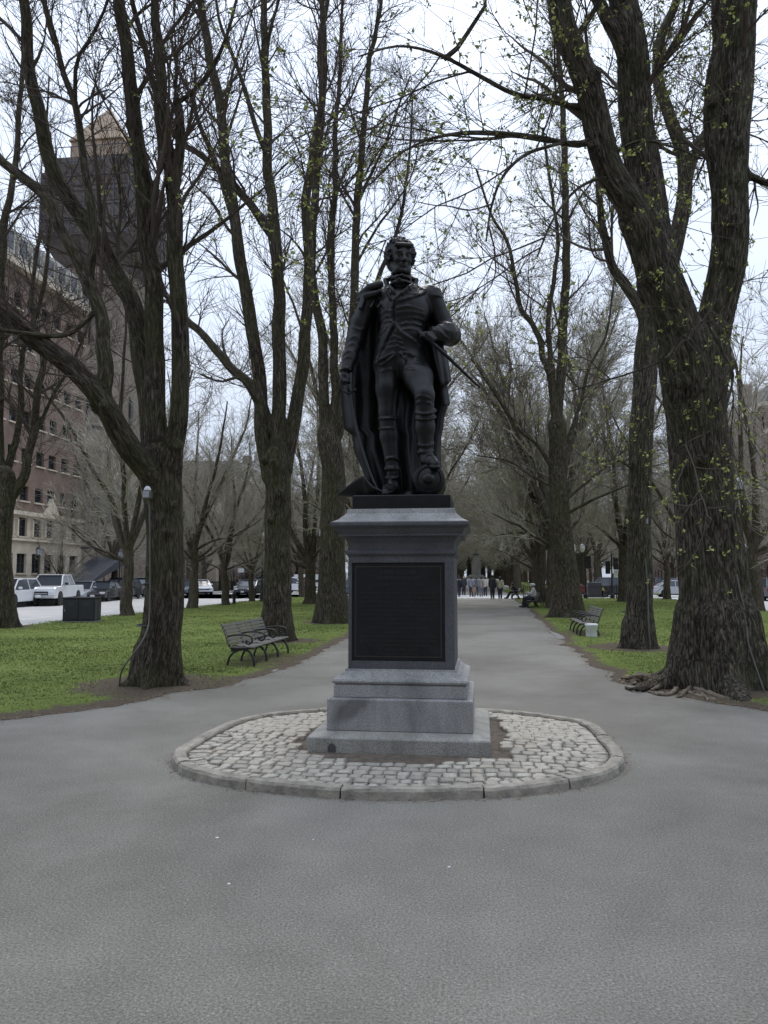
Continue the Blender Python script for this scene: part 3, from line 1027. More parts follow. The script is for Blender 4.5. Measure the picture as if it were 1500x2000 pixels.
# neck, frieze and cornice
nA, nB = zE, zf(1073, y5)
MB().square([(W5 + 0.004, nA), (W5 + 0.012, nA + 0.012), (W5 + 0.03, nA + 0.022), (W5 + 0.034, nA + 0.042), (W5 + 0.018, nB - .012), (W5 + 0.006, nB)]).build('neck_moulding', M['granite_dark'], ped)
MB().square([(W5 + 0.004, nB + .001), (W5 + 0.008, nB + (zF_ - nB) * .5), (W5 + 0.03, nB + (zF_ - nB) * .85), (W5 + 0.06, zF_)]).build('frieze', M['granite_dark'], ped)
h_ = zG - zF_
MB().square([(W5 + 0.10, zF_ + .001), (W7 - 0.075, zF_ + .02), (W7 - 0.06, zF_ + h_ * .3), (W7 - 0.045, zF_ + h_ * .5), (W7 - 0.012, zF_ + h_ * .66),
             (W7 - 0.006, zF_ + h_ * .70), (W7, zF_ + h_ * .74), (W7, zG - .012), (W7 - .008, zG)]).build('cornice', M['granite_dark'], ped)
h_ = zH - zG
MB().square([(W7 - 0.012, zG + 0.001), (W7 - 0.07, zG + h_ * .25), (W8 + 0.10, zG + h_ * .5), (W8 + 0.055, zG + h_ * .85), (W8 + 0.045, zH + 0.03), (W8 + .04, zH + .034)]).build('capping', M['granite'], ped)
# corner dirt patch left on the lowest step
g = on_plane(648, 1463, y1)
MB().lathe([(0.001, 0), (0.05, 0), (0.05, 0.001), (0.001, 0.0012)], 9, T=Matrix.Translation((g[0] - PX, y1 - PY - 0.0005, g[2])) @ Matrix.Rotation(math.pi / 2, 4, 'X') @ Matrix.Diagonal((.9, 1.15, 1, 1))).build('tar_patch', M['granite_dark'], ped)
# plaque
pq = MB().box(((px0 + px1) / 2, yo - 0.004, (pz0 + pz1) / 2), (px1 - px0 - 0.006, 0.0080, pz1 - pz0 - 0.006)).build('plaque', M['plaque'], ped)
bd = MB()
mx, mz = 0.035, 0.035
for (xa, xb, za, zb) in ((px0 + mx, px1 - mx, pz0 + mz, pz0 + mz + .012), (px0 + mx, px1 - mx, pz1 - mz - .012, pz1 - mz),
                         (px0 + mx, px0 + mx + .012, pz0 + mz + .013, pz1 - mz - .013), (px1 - mx - .012, px1 - mx, pz0 + mz + .013, pz1 - mz - .013)):
    bd.box(((xa + xb) / 2, yo - 0.011, (za + zb) / 2), (xb - xa, 0.006, zb - za))
bd.build('plaque_border', M['letter'], pq)
LINES = ['JOHN GLOVER', 'OF MARBLEHEAD', 'A SOLDIER OF THE REVOLUTION', '',
         'HE COMMANDED A REGIMENT OF ONE THOUSAND MEN', 'RAISED IN THAT TOWN KNOWN AS THE MARINE REGIMENT',
         'AND ENLISTED TO SERVE THROUGHOUT THE WAR', 'HE JOINED THE CAMP AT CAMBRIDGE JUNE 22 1775',
         'AND RENDERED DISTINGUISHED SERVICE IN', 'TRANSPORTING THE ARMY FROM BROOKLYN TO NEW YORK',
         'AUGUST 28 1776 AND ACROSS THE DELAWARE', 'DECEMBER 25 1776', 'HE WAS APPOINTED BRIGADIER GENERAL',
         'FEBRUARY 21 1777', 'BY HIS COURAGE ENERGY AND MILITARY TALENTS', 'HE SECURED THE APPROBATION OF HIS COUNTRY',
         'AND THE FRIENDSHIP OF WASHINGTON', 'HE DIED JANUARY 30 1797', 'AT THE AGE OF SIXTY FOUR']
def text_mesh(body, size, depth, m, width=None):
    cu = bpy.data.curves.new('lettering', 'FONT')
    cu.body = body
    cu.size = size
    cu.extrude = depth
    cu.align_x = 'CENTER'
    cu.resolution_u = 2
    o = bpy.data.objects.new('lettering', cu)
    COL.objects.link(o)
    dg = bpy.context.evaluated_depsgraph_get()
    me = bpy.data.meshes.new_from_object(o.evaluated_get(dg))
    bpy.data.objects.remove(o)
    me.materials.clear()
    me.materials.append(m)
    if width:
        xs = [v.co.x for v in me.vertices]
        s = width / (max(xs) - min(xs))
        if s < 1:
            for v in me.vertices: v.co.x *= s
    return me
zz = pz1 - 0.115
for i, t in enumerate(LINES):
    big = i < 2
    if t:
        me = text_mesh(t, 0.058 if big else 0.034, 0.002, M['letter'], px1 - px0 - 0.17)
        lt = obj('lettering', me, pq, ((px0 + px1) / 2, yo - 0.0095, zz), (math.pi / 2, 0, 0))
        tag(lt, kind='stuff')
    zz -= 0.062 if big else 0.0445

# dry scraps gathered against the island kerb
r = np.random.default_rng(15)
k = 700
sidx = r.uniform(0, per[-1], k)
V = []
LO = OUT + (OUT - offset_loop(OUT, 1.0))
for s_ in sidx:
    p = loop_pt(OUT, s_); q = loop_pt(LO, s_)
    w = abs(r.normal(0, .05)) + .005
    p = p + (q - p) * w
    a = r.uniform(0, 6.28); L_ = r.uniform(.005, .018); W_ = L_ * r.uniform(.25, .7)
    u = np.array((math.cos(a), math.sin(a), r.normal(0, .25))); v = np.array((-math.sin(a), math.cos(a), r.normal(0, .25)))
    c = np.array((p[0], p[1], .008))
    V += [c - u * L_, c + v * W_, c + u * L_, c - v * W_]
tag(obj('leaf_litter', np_mesh('leaf_litter', np.array(V), np.arange(4 * k).reshape(-1, 4), M['straw'])), 'brown bud scales and litter gathered against the island kerb', 'litter', kind='stuff')
# ------------------------------------------------------------------ solid modelling on a grid (smooth unions, then a surface mesh)
class Solid:
    def __init__(self, lo, hi, h):
        self.hv = np.array((h, h, h) if np.isscalar(h) else h, np.float32)
        self.h = h = float(self.hv.max())
        self.lo = np.array(lo, np.float32)
        n = np.ceil((np.array(hi) - np.array(lo)) / self.hv).astype(int) + 1
        self.f = np.full(n, 0.2, np.float32)
        self.ax = [self.lo[i] + self.hv[i] * np.arange(n[i], dtype=np.float32) for i in range(3)]
    def _box(self, lo, hi):
        s = []
        for i in range(3):
            a = int(max(0, math.floor((lo[i] - self.lo[i]) / self.hv[i])))
            b = int(min(self.f.shape[i], math.ceil((hi[i] - self.lo[i]) / self.hv[i]) + 1))
            if b <= a: return None
            s.append(slice(a, b))
        return tuple(s)
    def _pts(self, s):
        return self.ax[0][s[0]][:, None, None], self.ax[1][s[1]][None, :, None], self.ax[2][s[2]][None, None, :]
    def _put(self, s, d, k, cut=False):
        f = self.f[s]
        if cut:
            d = -d
            hh = np.maximum(k - np.abs(f - d), 0) / max(k, 1e-6)
            self.f[s] = np.maximum(f, d) + hh * hh * k * 0.25
        else:
            hh = np.maximum(k - np.abs(f - d), 0) / max(k, 1e-6)
            self.f[s] = np.minimum(f, d) - hh * hh * k * 0.25
    def cone(self, a, b, ra, rb, k=0.03, cut=False, flat=None):
        a, b = np.asarray(a, np.float32), np.asarray(b, np.float32)
        m = max(ra, rb) + k + 2 * self.h + .02
        s = self._box(np.minimum(a, b) - m, np.maximum(a, b) + m)
        if s is None: return
        X, Y, Z = self._pts(s)
        ba = b - a
        L = float(ba @ ba) + 1e-9
        t = np.clip(((X - a[0]) * ba[0] + (Y - a[1]) * ba[1] + (Z - a[2]) * ba[2]) / L, 0, 1)
        dx, dy, dz = X - a[0] - t * ba[0], Y - a[1] - t * ba[1], Z - a[2] - t * ba[2]
        if flat:                                    # squeeze along an axis: (axis, factor)
            if flat[0] == 1: dy = dy / flat[1]
            elif flat[0] == 0: dx = dx / flat[1]
            else: dz = dz / flat[1]
        d = np.sqrt(dx * dx + dy * dy + dz * dz) - (ra + (rb - ra) * t)
        self._put(s, d, k, cut)
    def chain(self, pts, rs, k=0.03, **kw):
        for i in range(len(pts) - 1):
            self.cone(pts[i], pts[i + 1], rs[i] if hasattr(rs, '__len__') else rs, rs[i + 1] if hasattr(rs, '__len__') else rs, k, **kw)
    def ell(self, c, r, k=0.03, rot=None, cut=False):
        c, r = np.asarray(c, np.float32), np.asarray(r, np.float32)
        m = r.max() + k + 2 * self.h
        s = self._box(c - m, c + m)
        if s is None: return
        X, Y, Z = self._pts(s)
        x, y, z = X - c[0], Y - c[1], Z - c[2]
        if rot is not None:
            Rm = np.array(Euler(rot).to_matrix()).T
            x, y, z = (Rm[0, 0] * x + Rm[0, 1] * y + Rm[0, 2] * z, Rm[1, 0] * x + Rm[1, 1] * y + Rm[1, 2] * z, Rm[2, 0] * x + Rm[2, 1] * y + Rm[2, 2] * z)
        k0 = np.sqrt((x / r[0]) ** 2 + (y / r[1]) ** 2 + (z / r[2]) ** 2)
        k1 = np.sqrt((x / r[0] ** 2) ** 2 + (y / r[1] ** 2) ** 2 + (z / r[2] ** 2) ** 2) + 1e-9
        self._put(s, k0 * (k0 - 1) / k1, k, cut)
    def ball(self, c, r, k=0.02, cut=False):
        self.cone(c, c, r, r, k, cut)
    def front(self, x, z):
        """y of the first solid point seen from the front"""
        i = int(round((x - self.lo[0]) / self.hv[0])); j = int(round((z - self.lo[2]) / self.hv[2]))
        i = min(max(i, 0), self.f.shape[0] - 1); j = min(max(j, 0), self.f.shape[2] - 1)
        c = np.where(self.f[i, :, j] < 0)[0]
        return float(self.ax[1][c[0]]) if len(c) else None
    def limb(self, pts, rs, k):
        """a whole tapering limb (hard union of its own segments), blended into the rest"""
        pts = np.asarray(pts, np.float32); rs = np.asarray(rs, np.float32)
        m = float(rs.max()) + k + 2 * self.h
        s = self._box(pts.min(0) - m, pts.max(0) + m)
        if s is None: return
        tmp = np.full([q.stop - q.start for q in s], 0.4, np.float32)
        o = np.array([q.start for q in s])
        for a, b, ra, rb in zip(pts[:-1], pts[1:], rs[:-1], rs[1:]):
            mm = max(ra, rb) + k + 2 * self.h
            t_ = self._box(np.minimum(a, b) - mm, np.maximum(a, b) + mm)
            if t_ is None: continue
            X, Y, Z = self._pts(t_)
            ba = b - a
            L = float(ba @ ba) + 1e-9
            t = np.clip(((X - a[0]) * ba[0] + (Y - a[1]) * ba[1] + (Z - a[2]) * ba[2]) / L, 0, 1)
            d = np.sqrt((X - a[0] - t * ba[0]) ** 2 + (Y - a[1] - t * ba[1]) ** 2 + (Z - a[2] - t * ba[2]) ** 2) - (ra + (rb - ra) * t)
            u = tuple(slice(q.start - oo, q.stop - oo) for q, oo in zip(t_, o))
            tmp[u] = np.minimum(tmp[u], d)
        self._put(s, tmp, k)
    def mesh(self, name, m, smooth=True, raw=False):
        f, h = self.f, self.hv
        ins = f < 0
        n = np.array(f.shape) - 1
        cnt = np.zeros(n, np.int8)
        for a in (0, 1):
            for b in (0, 1):
                for c in (0, 1):
                    cnt += ins[a:a + n[0], b:b + n[1], c:c + n[2]]
        I, J, K = np.where((cnt > 0) & (cnt < 8))
        ids = np.full(n, -1, np.int32)
        ids[I, J, K] = np.arange(len(I))
        acc = np.zeros((len(I), 3)); num = np.zeros(len(I))
        cs = [(0, 0, 0), (1, 0, 0), (0, 1, 0), (1, 1, 0), (0, 0, 1), (1, 0, 1), (0, 1, 1), (1, 1, 1)]
        val = [f[I + a, J + b, K + c] for a, b, c in cs]
        for p in range(8):
            for q in range(p + 1, 8):
                if sum(abs(cs[p][t] - cs[q][t]) for t in range(3)) != 1: continue
                cr_ = (val[p] < 0) != (val[q] < 0)
                t = np.where(cr_, val[p] / (val[p] - val[q] + 1e-12), 0)
                for d in range(3):
                    acc[:, d] += np.where(cr_, cs[p][d] + t * (cs[q][d] - cs[p][d]), 0)
                num += cr_
        V = acc / num[:, None] + np.stack([I, J, K], -1)
        V = V * h + self.lo
        quads = []
        for d in range(3):
            e1, e2 = (d + 1) % 3, (d + 2) % 3
            sl0 = [slice(None)] * 3; sl1 = [slice(None)] * 3
            sl0[d] = slice(0, -1); sl1[d] = slice(1, None)
            A, B = ins[tuple(sl0)], ins[tuple(sl1)]
            P = np.stack(np.where(A != B), -1)
            ok = (P[:, e1] > 0) & (P[:, e2] > 0) & (P[:, e1] < n[e1]) & (P[:, e2] < n[e2])
            P = P[ok]
            up = A[tuple(P.T)]
            def cell(o1, o2):
                Q = P.copy(); Q[:, e1] -= o1; Q[:, e2] -= o2
                return ids[tuple(Q.T)]
            q = np.stack([cell(1, 1), cell(0, 1), cell(0, 0), cell(1, 0)], -1)
            q[~up] = q[~up][:, ::-1]
            quads.append(q)
        Q = np.concatenate(quads)
        Q = Q[(Q >= 0).all(1)]
        return (V, Q) if raw else np_mesh(name, V, Q, m, smooth)

# ------------------------------------------------------------------ bronze figure
SO = np.array((PX, PY, zI))
def sp(px, py, y=0.0):
    return on_plane(px, py, PY + y) - SO
PXM = depth_of((PX, PY - .15, zI + 1.3)) / FPX            # metres per photo pixel at the figure
statue = thing('bronze_statue', 'dark bronze statue of a cloaked man on the pedestal, one boot on a cannon', 'statue', SO)
MB().square([(W8, zH + 0.03 - zI), (W8, -0.012), (W8 - 0.012, 0)]).build('statue_base', M['bronze'], statue)
r_ = lambda p: p * PXM
B = Solid((-0.85, -0.62, -0.02), (0.85, 0.5, 2.95), 0.0108)
YB = -0.06
# --- legs
fz = 0.0
hipR, kneeR, calfR, ankR = sp(757, 712, YB), sp(757, 805, YB - .03), sp(760, 852, YB - .01), sp(768, 922, YB - .02)
B.chain([sp(763, 690, YB), hipR, sp(757, 760, YB - .03), kneeR], [r_(28), r_(27), r_(23), r_(18)], .05)
B.chain([kneeR, calfR, ankR], [r_(18), r_(18.5), r_(11.5)], .03)
heel = sp(769, 955, YB - .02); heel[2] = .055
toe = sp(753, 957, -0.43); toe[2] = .04
ball_ = heel * .35 + toe * .65
B.chain([ankR, heel], [r_(11.5), r_(11)], .04)
B.chain([heel + (0, 0, .035), ball_ + (0, 0, .03), toe], [r_(11), r_(10.5), r_(7)], .05)
B.chain([heel + (0, .03, -.03), toe + (0, -0.02, -.02)], [.035, .045], .01, flat=(2, .5))
# --- raised leg, foot on the cannon
hipL, kneeL, calfL, ankL = sp(800, 708, YB), sp(829, 772, -0.40), sp(830, 835, -0.33), sp(832, 885, -0.29)
B.chain([sp(795, 695, YB), hipL, hipL * .45 + kneeL * .55 + np.array((.01, .01, .03)), kneeL], [r_(28), r_(31), r_(27), r_(19)], .05)
B.chain([kneeL, calfL, ankL], [r_(18), r_(18.5), r_(12.5)], .03)
sole = sp(838, 908, -.30)
toeL = sp(852, 912, -0.47)
B.chain([ankL, sp(834, 899, -.30)], [r_(12.5), r_(11)], .03)
B.chain([sp(834, 898, -.30), sp(842, 900, -.38), sp(852, 906, -.46)], [r_(11), r_(10), r_(7)], .04)
B.chain([sp(833, 909, -.27), sp(853, 913, -.475)], [.04, .048], .01, flat=(2, .4))
# boot tops and creases
def ring(c, rad, th, tilt=0.0, n=14, a0=0.0, a1=2 * math.pi, k=.012, sq=1.0, cut=False):
    pts = []
    for i in range(n + 1):
        a = a0 + (a1 - a0) * i / n
        pts.append(np.array((c[0] + rad * math.cos(a), c[1] + rad * sq * math.sin(a), c[2] + tilt * math.sin(a) * rad)))
    B.chain(pts, th, k, cut=cut)
ring(sp(831, 803, -.37), r_(19), .014, 0.5)
ring(sp(831, 806, -.37), r_(19), .008, 0.5, cut=True)
ring(sp(831, 815, -.36), r_(18.6), .012, 0.4)
ring(sp(758, 818, YB - .03), r_(18.2), .012, 0.15)
ring(sp(758, 838, YB - .02), r_(19), .008, 0.1)
for i, (row, t) in enumerate(((866, .5), (873, -.45), (880, .4), (888, -.3))):
    ring(sp(831, row, -.30 + i * .004), r_(14.6 - i * .5), .011, t)
for i, (row, t) in enumerate(((903, -.5), (912, .5), (921, -.45), (931, .4))):
    ring(sp(766, row, YB - .02), r_(14 - i * .4), .011, t)
# --- trunk
B.ell(sp(779, 688, YB), (r_(46), .19, r_(38)), .05)
B.ell(sp(784, 655, YB - .02), (r_(46), .20, r_(40)), .06)
B.ell(sp(789, 607, YB - .03), (r_(53), .225, r_(50)), .07)
B.cone(sp(733, 582, YB + .03), sp(838, 577, YB + .02), r_(19), r_(19), .07)
B.cone(sp(783, 566, YB), sp(784, 535, YB - .03), r_(22), r_(19), .05)
# --- right arm (left in the view), straight, hand on the sabre hilt
aR = [sp(722, 588, YB + .02), sp(704, 630, YB + .02), sp(693, 665, YB + .01), sp(684, 697, YB - .05), sp(678, 718, YB - .10)]
B.chain(aR, [r_(20), r_(18), r_(16.5), r_(14.5), r_(12)], .035)
for i in range(11):
    a = i / 11 * 2 * math.pi
    c = sp(676, 723, YB - .11)
    B.ball(c + np.array((math.cos(a) * r_(11), math.sin(a) * r_(11), math.sin(3 * a) * .008)), .02, .012)
handR = sp(673, 734, YB - .12)
B.ell(handR, (r_(8.5), .055, r_(10)), .02, rot=(0, .2, 0))
for i in range(4):
    b0 = handR + np.array((-.03 + .022 * i, -.045 + .008 * i, -.035 - .005 * (1.5 - abs(i - 1.5))))
    kn = b0 + np.array((.006, -.018, -.035))
    tp = kn + np.array((.02, .028, -.035 + .006 * i))
    B.chain([handR + np.array((-.025 + .018 * i, -.03, -.01)), b0, kn, tp], [.019, .0165, .015, .013], .008)
B.chain([handR + np.array((.04, -.02, .01)), handR + np.array((.055, -.05, -.04)), handR + np.array((.05, -.06, -.085))], [.02, .017, .014], .01)
# --- left arm: elbow out, forearm back across to the scabbard
aL = [sp(846, 583, YB + .02), sp(862, 622, YB + .06), sp(878, 655, YB + .06)]
B.chain(aL, [r_(19), r_(17.5), r_(19)], .035)
B.chain([sp(880, 655, YB + .05), sp(870, 650, YB - .08), sp(851, 651, YB - .20)], [r_(21), r_(20), r_(14)], .045)
for i in range(11):
    a = i / 11 * 2 * math.pi
    c = sp(850, 652, YB - .22)
    B.ball(c + np.array((-.02, 0, 0)) + np.array((math.sin(3 * a) * .008, math.cos(a) * r_(11), math.sin(a) * r_(11.5))), .02, .012)
handL = sp(838, 657, YB - .25)
B.ell(handL, (r_(11), .05, r_(9)), .02, rot=(0, -.3, 0))
for i in range(4):
    k0 = handL + np.array((-.005 + .026 * i, -.04, .03 - .022 * i))
    k1 = k0 + np.array((-.022, -.032, -.018))
    k2 = k1 + np.array((-.012, .006, -.040))
    B.chain([handL + np.array((.015 + .02 * i, -.015, .03 - .02 * i)), k0, k1, k2], [.019, .0175, .016, .0135], .007)
B.chain([handL + np.array((-.03, -.01, .04)), handL + np.array((-.065, -.04, .02)), handL + np.array((-.085, -.055, -.015))], [.021, .018, .015], .01)
# sleeve folds
for (pts, th) in (([(858, 632), (872, 640), (886, 640)], .014), ([(858, 645), (874, 655), (892, 652)], .014), ([(868, 672), (880, 676), (892, 668)], .013),
                  ([(862, 660), (876, 668), (893, 660)], .011), ([(680, 668), (693, 660), (706, 664)], .011), ([(678, 682), (690, 674), (702, 680)], .011),
                  ([(674, 697), (684, 690), (697, 695)], .010), ([(673, 708), (683, 702), (694, 706)], .010), ([(690, 640), (702, 646), (714, 640)], .011)):
    q = []
    for p in pts:
        s0 = sp(p[0], p[1], -.1)
        y = B.front(s0[0], s0[2])
        if y is not None: q.append(np.array((s0[0], y + .002, s0[2])))
    if len(q) > 1: B.chain(catmull(q, 7), th, .016)
# --- head, turned a little to the viewer's right and looking down
hc = sp(783, 503, YB - .07)
HR = np.array(Euler((R_(9), 0, R_(20))).to_matrix())
def hp(x, y, z):
    return hc + HR @ np.array((x, y, z))
hrot = (R_(9), 0, R_(20))
B.ell(hp(0, .02, .03), (.128, .158, .165), .03, hrot)                     # skull
B.ell(hp(0, -.045, -.075), (.098, .105, .125), .04, hrot)                 # face
B.cone(hp(-.045, -.095, -.165), hp(.045, -.095, -.165), .043, .043, .03)  # chin
B.cone(hp(-.085, .0, -.11), hp(-.05, -.07, -.165), .04, .04, .03)         # jaw
B.cone(hp(.085, .0, -.11), hp(.05, -.07, -.165), .04, .04, .03)
B.cone(hp(-.07, -.122, .033), hp(.07, -.122, .033), .022, .022, .025)     # brow
for s in (-1, 1):
    B.ell(hp(s * .05, -.155, -.005), (.034, .035, .022), .015, hrot, cut=True)
    B.ball(hp(s * .05, -.118, -.004), .025, .006)
    B.cone(hp(s * .025, -.137, .012), hp(s * .078, -.118, .012), .0095, .008, .006)
    B.ell(hp(s * .065, -.105, -.055), (.035, .03, .028), .03, hrot)
    B.ell(hp(s * .128, .015, -.02), (.014, .03, .045), .01, hrot)          # ears
B.chain([hp(0, -.145, .015), hp(0, -.178, -.045), hp(0, -.193, -.066)], [.016, .021, .024], .014)
B.cone(hp(-.022, -.165, -.072), hp(.022, -.165, -.072), .014, .014, .01)
B.ell(hp(0, -.152, -.105), (.048, .02, .008), .006, hrot, cut=True)
B.chain([hp(-.042, -.138, -.108), hp(0, -.158, -.099), hp(.042, -.138, -.108)], [.008, .013, .008], .008)
B.chain([hp(-.036, -.138, -.124), hp(0, -.155, -.127), hp(.036, -.138, -.124)], [.008, .014, .008], .008)
B.ell(hp(0, -.125, -.175), (.04, .035, .028), .02, hrot)
# --- neckcloth
for i in range(5):
    c = sp(783, 538 + i * 5, YB - .06 - i * .012)
    ring(c, r_(17.5 + i * .4), .017, .25 * (1 if i % 2 else -1) + .1, k=.012)
rr_ = random.Random(2)
for i in range(26):
    px, py = rr_.uniform(767, 798), rr_.uniform(547, 570)
    if abs(px - 783) > 18 - (py - 547) * .55: continue
    s0 = sp(px, py, YB)
    y = B.front(s0[0], s0[2])
    if y is not None: B.ball((s0[0], y, s0[2]), rr_.uniform(.013, .022), .008)
# --- standing collar, lapels, coat fronts and their folds laid on the trunk
def on_front(pts, n=10, lift=0.0):
    q = []
    for p in catmull(pts, n):
        s0 = sp(p[0], p[1], YB - .18)
        y = B.front(s0[0], s0[2])
        if y is not None: q.append(np.array((s0[0], y + lift, s0[2])))
    return q
def fold(pts, th=.012, k=.014, n=10, cut=False, lift=0.0):
    q = on_front(pts, n, lift)
    if len(q) > 1: B.chain(q, th, k, cut=cut)
B.chain([sp(757, 563, YB - .03), sp(754, 548, YB + .02), sp(768, 541, YB + .10), sp(800, 541, YB + .10), sp(812, 548, YB + .02), sp(809, 562, YB - .03)], [.03, .03, .03, .03, .03, .03], .02)
lapL = [(757, 552), (755, 566), (762, 578), (775, 586)]
lapR = [(809, 552), (812, 560), (800, 574), (772, 596)]
def plate(poly, th=.016, k=.006, lift=-.004):
    """a raised leaf of cloth: fill an outline lying on the front"""
    P = np.array(poly, float)
    c = P.mean(0)
    for q in np.linspace(0.0, 1.0, 5):
        loop = [tuple(c + (p - c) * q) for p in P] + [tuple(c + (P[0] - c) * q)]
        fold(loop, th, k, 26, lift=lift)
plate([(758, 553), (756, 570), (764, 588), (772, 590), (770, 572)], .015)
plate([(806, 553), (822, 558), (830, 562), (816, 578), (772, 592), (786, 578), (798, 566)], .017)
fold([(757, 552), (756, 570), (765, 589)], .014, .006)
fold([(829, 562), (816, 579), (768, 597)], .016, .006)
fold([(808, 552), (829, 562)], .013, .006)
fold([(768, 597), (765, 612), (766, 626), (770, 636)], .016, .008)
fold([(773, 590), (770, 610), (771, 628)], .010, .006, cut=True)
# cutaway fronts
fold([(770, 634), (757, 656), (744, 680), (731, 712)], .020, .012, 14)
fold([(770, 634), (785, 652), (806, 664), (834, 680), (846, 700)], .020, .012, 14)
fold([(769, 642), (760, 660), (748, 684)], .012, .008, 12, cut=True)
# waistcoat points
plate([(766, 690), (752, 700), (736, 706), (748, 712), (770, 694)], .014)
plate([(782, 690), (792, 704), (800, 714), (818, 703), (800, 694)], .014)
for i, (a, b, c_) in enumerate((((741, 612), (754, 608), (766, 611)), ((740, 622), (754, 618), (766, 620)), ((741, 634), (755, 627), (767, 629)), ((743, 646), (756, 638), (766, 638)),
                    ((776, 606), (800, 602), (826, 606)), ((776, 615), (800, 612), (827, 612)), ((778, 627), (802, 622), (828, 622)), ((782, 636), (806, 632), (829, 634)),
                    ((786, 646), (806, 643), (829, 646)), ((755, 672), (772, 668), (786, 672)), ((752, 682), (770, 678), (790, 682)), ((758, 662), (772, 659), (784, 664)))):
    fold([a, b, c_], .0095, .012)
fold([(735, 660), (741, 650), (752, 643)], .011, .012)
for (px, py) in ((768, 602), (767, 616), (767, 630), (796, 601), (797, 616), (795, 632), (776, 650), (776, 663), (776, 676)):
    for q in on_front([(px, py), (px + .1, py)], 1): B.ball(q, .014, .004)
# breeches folds
for (a, b, c_) in (((790, 722), (802, 716), (818, 720)), ((788, 732), (798, 727), (812, 728)), ((812, 790), (824, 784), (842, 788)), ((814, 797), (826, 794), (843, 797)), ((745, 724), (757, 720), (770, 722))):
    fold([a, b, c_], .010, .014)
# --- epaulette on the shoulder
ec = sp(850, 568, YB + .02)
B.ell(ec + np.array((-.02, 0, .02)), (.085, .085, .03), .012, rot=(0, .35, 0))
for i in range(15):
    a = -1.9 + 3.8 * i / 14
    p = ec + np.array((.055 * math.cos(a) + .0, .085 * math.sin(a), .0))
    q = p + np.array((.028 * math.cos(a), .02 * math.sin(a), -.095))
    B.cone(p, q, .013, .016, .004)
# --- gathered cloak head on the other shoulder
for (pts, rr) in (([(706, 574), (722, 562), (742, 556)], [.035, .045, .045]), ([(704, 582), (716, 578), (736, 572)], [.03, .04, .035]),
                  ([(712, 572), (708, 590), (704, 602)], [.03, .035, .025]), ([(744, 566), (748, 578), (744, 592), (738, 600)], [.02, .018, .016, .012]),
                  ([(726, 578), (730, 590), (724, 600)], [.022, .02, .016]), ([(734, 572), (740, 586), (746, 598)], [.014, .012, .010])):
    q = [sp(p[0], p[1], YB - .05 - .05 * i) for i, p in enumerate(pts)]
    B.chain(q, rr, .012)
body_me = B.mesh('body', M['bronze'])
obj('body', body_me, statue)

# hair: a mass of curls
Hs = Solid(hc - .30, hc + .30, 0.007)
Hs.ell(hp(0, .045, .05), (.148, .155, .165), .02, hrot)
Hs.ell(hp(0, .07, -.05), (.150, .12, .12), .03, hrot)
rr_ = random.Random(9)
for i in range(420):
    u, v = rr_.uniform(-1, 1), rr_.uniform(0, 2 * math.pi)
    s = math.sqrt(1 - u * u)
    d = np.array((s * math.cos(v), s * math.sin(v), u))
    face = d[1] < -0.05 and abs(d[0]) < .80 and d[2] < .62
    if face or d[2] < -.72: continue
    p = hp(d[0] * .158, .04 + d[1] * .165, .035 + d[2] * .172)
    rad = rr_.uniform(.016, .034)
    e = np.array((rr_.gauss(0, 1), rr_.gauss(0, 1), rr_.gauss(0, 1))); e /= np.linalg.norm(e)
    Hs.cone(p - e * .018, p + e * .018, rad * .8, rad * .55, .006)
Hs.cone(hp(-.08, -.115, .105), hp(.08, -.115, .11), .03, .03, .015)
Hs.ell(hp(0, -.14, -.03), (.105, .07, .105), .01, hrot, cut=True)
obj('hair', Hs.mesh('hair', M['bronze']), statue)

# cloak: heavy cloth hanging behind, deep upright folds, with real thickness
rows = [(572, 706, 792, .08), (585, 700, 835, .10), (600, 695, 842, .12), (650, 681, 856, .15), (700, 670, 874, .17), (722, 667, 876, .18), (745, 666, 877, .18), (760, 666, 870, .19),
        (790, 667, 875, .2), (812, 669, 868, .2), (838, 672, 865, .2), (850, 688, 862, .2), (880, 691, 861, .19), (905, 702, 862, .18), (930, 712, 862, .16), (950, 719, 861, .15), (972, 722, 860, .14)]
nr, nc = 64, 130
rows_a = np.array(rows, float)
rr = np.linspace(572, 972, nr)
Ls, Rs, Ys = (np.interp(rr, rows_a[:, 0], rows_a[:, k]) for k in (1, 2, 3))
front_v, back_v = [], []
for i in range(nr):
    g_ = min(1.0, (rr[i] - 572) / 200)
    for j in range(nc):
        t = j / (nc - 1)
        px = Ls[i] + (Rs[i] - Ls[i]) * t
        w = (math.sin(t * 19 + 1.6 * math.sin(rr[i] * .010 + t * 3) + .6) + .55 * math.sin(t * 37 + 2 + 1.3 * math.sin(rr[i] * .014)) + .5 * math.sin(t * 9 + rr[i] * .012))
        y = Ys[i] + YB + .048 * g_ * w - .10 * (abs(t - .5) * 2) ** 3 * g_
        q = sp(px, rr[i], y)
        front_v.append(q)
        back_v.append(q + np.array((0, .045, 0)))
V = np.array(front_v + back_v)
ii = np.arange(nr * nc).reshape(nr, nc)
Ff = np.stack([ii[:-1, :-1], ii[1:, :-1], ii[1:, 1:], ii[:-1, 1:]], -1).reshape(-1, 4)
N = nr * nc
Fb = Ff[:, ::-1] + N
rim = []
edge_loop = list(ii[0, :]) + list(ii[1:, -1]) + list(ii[-1, -2::-1]) + list(ii[-2:0:-1, 0])
for a, b in zip(edge_loop, edge_loop[1:] + edge_loop[:1]):
    rim.append((a, b, b + N, a + N))
cl = obj('cloak', np_mesh('cloak', V, [np.concatenate([Ff, Fb, np.array(rim)])], M['bronze'], True), statue)
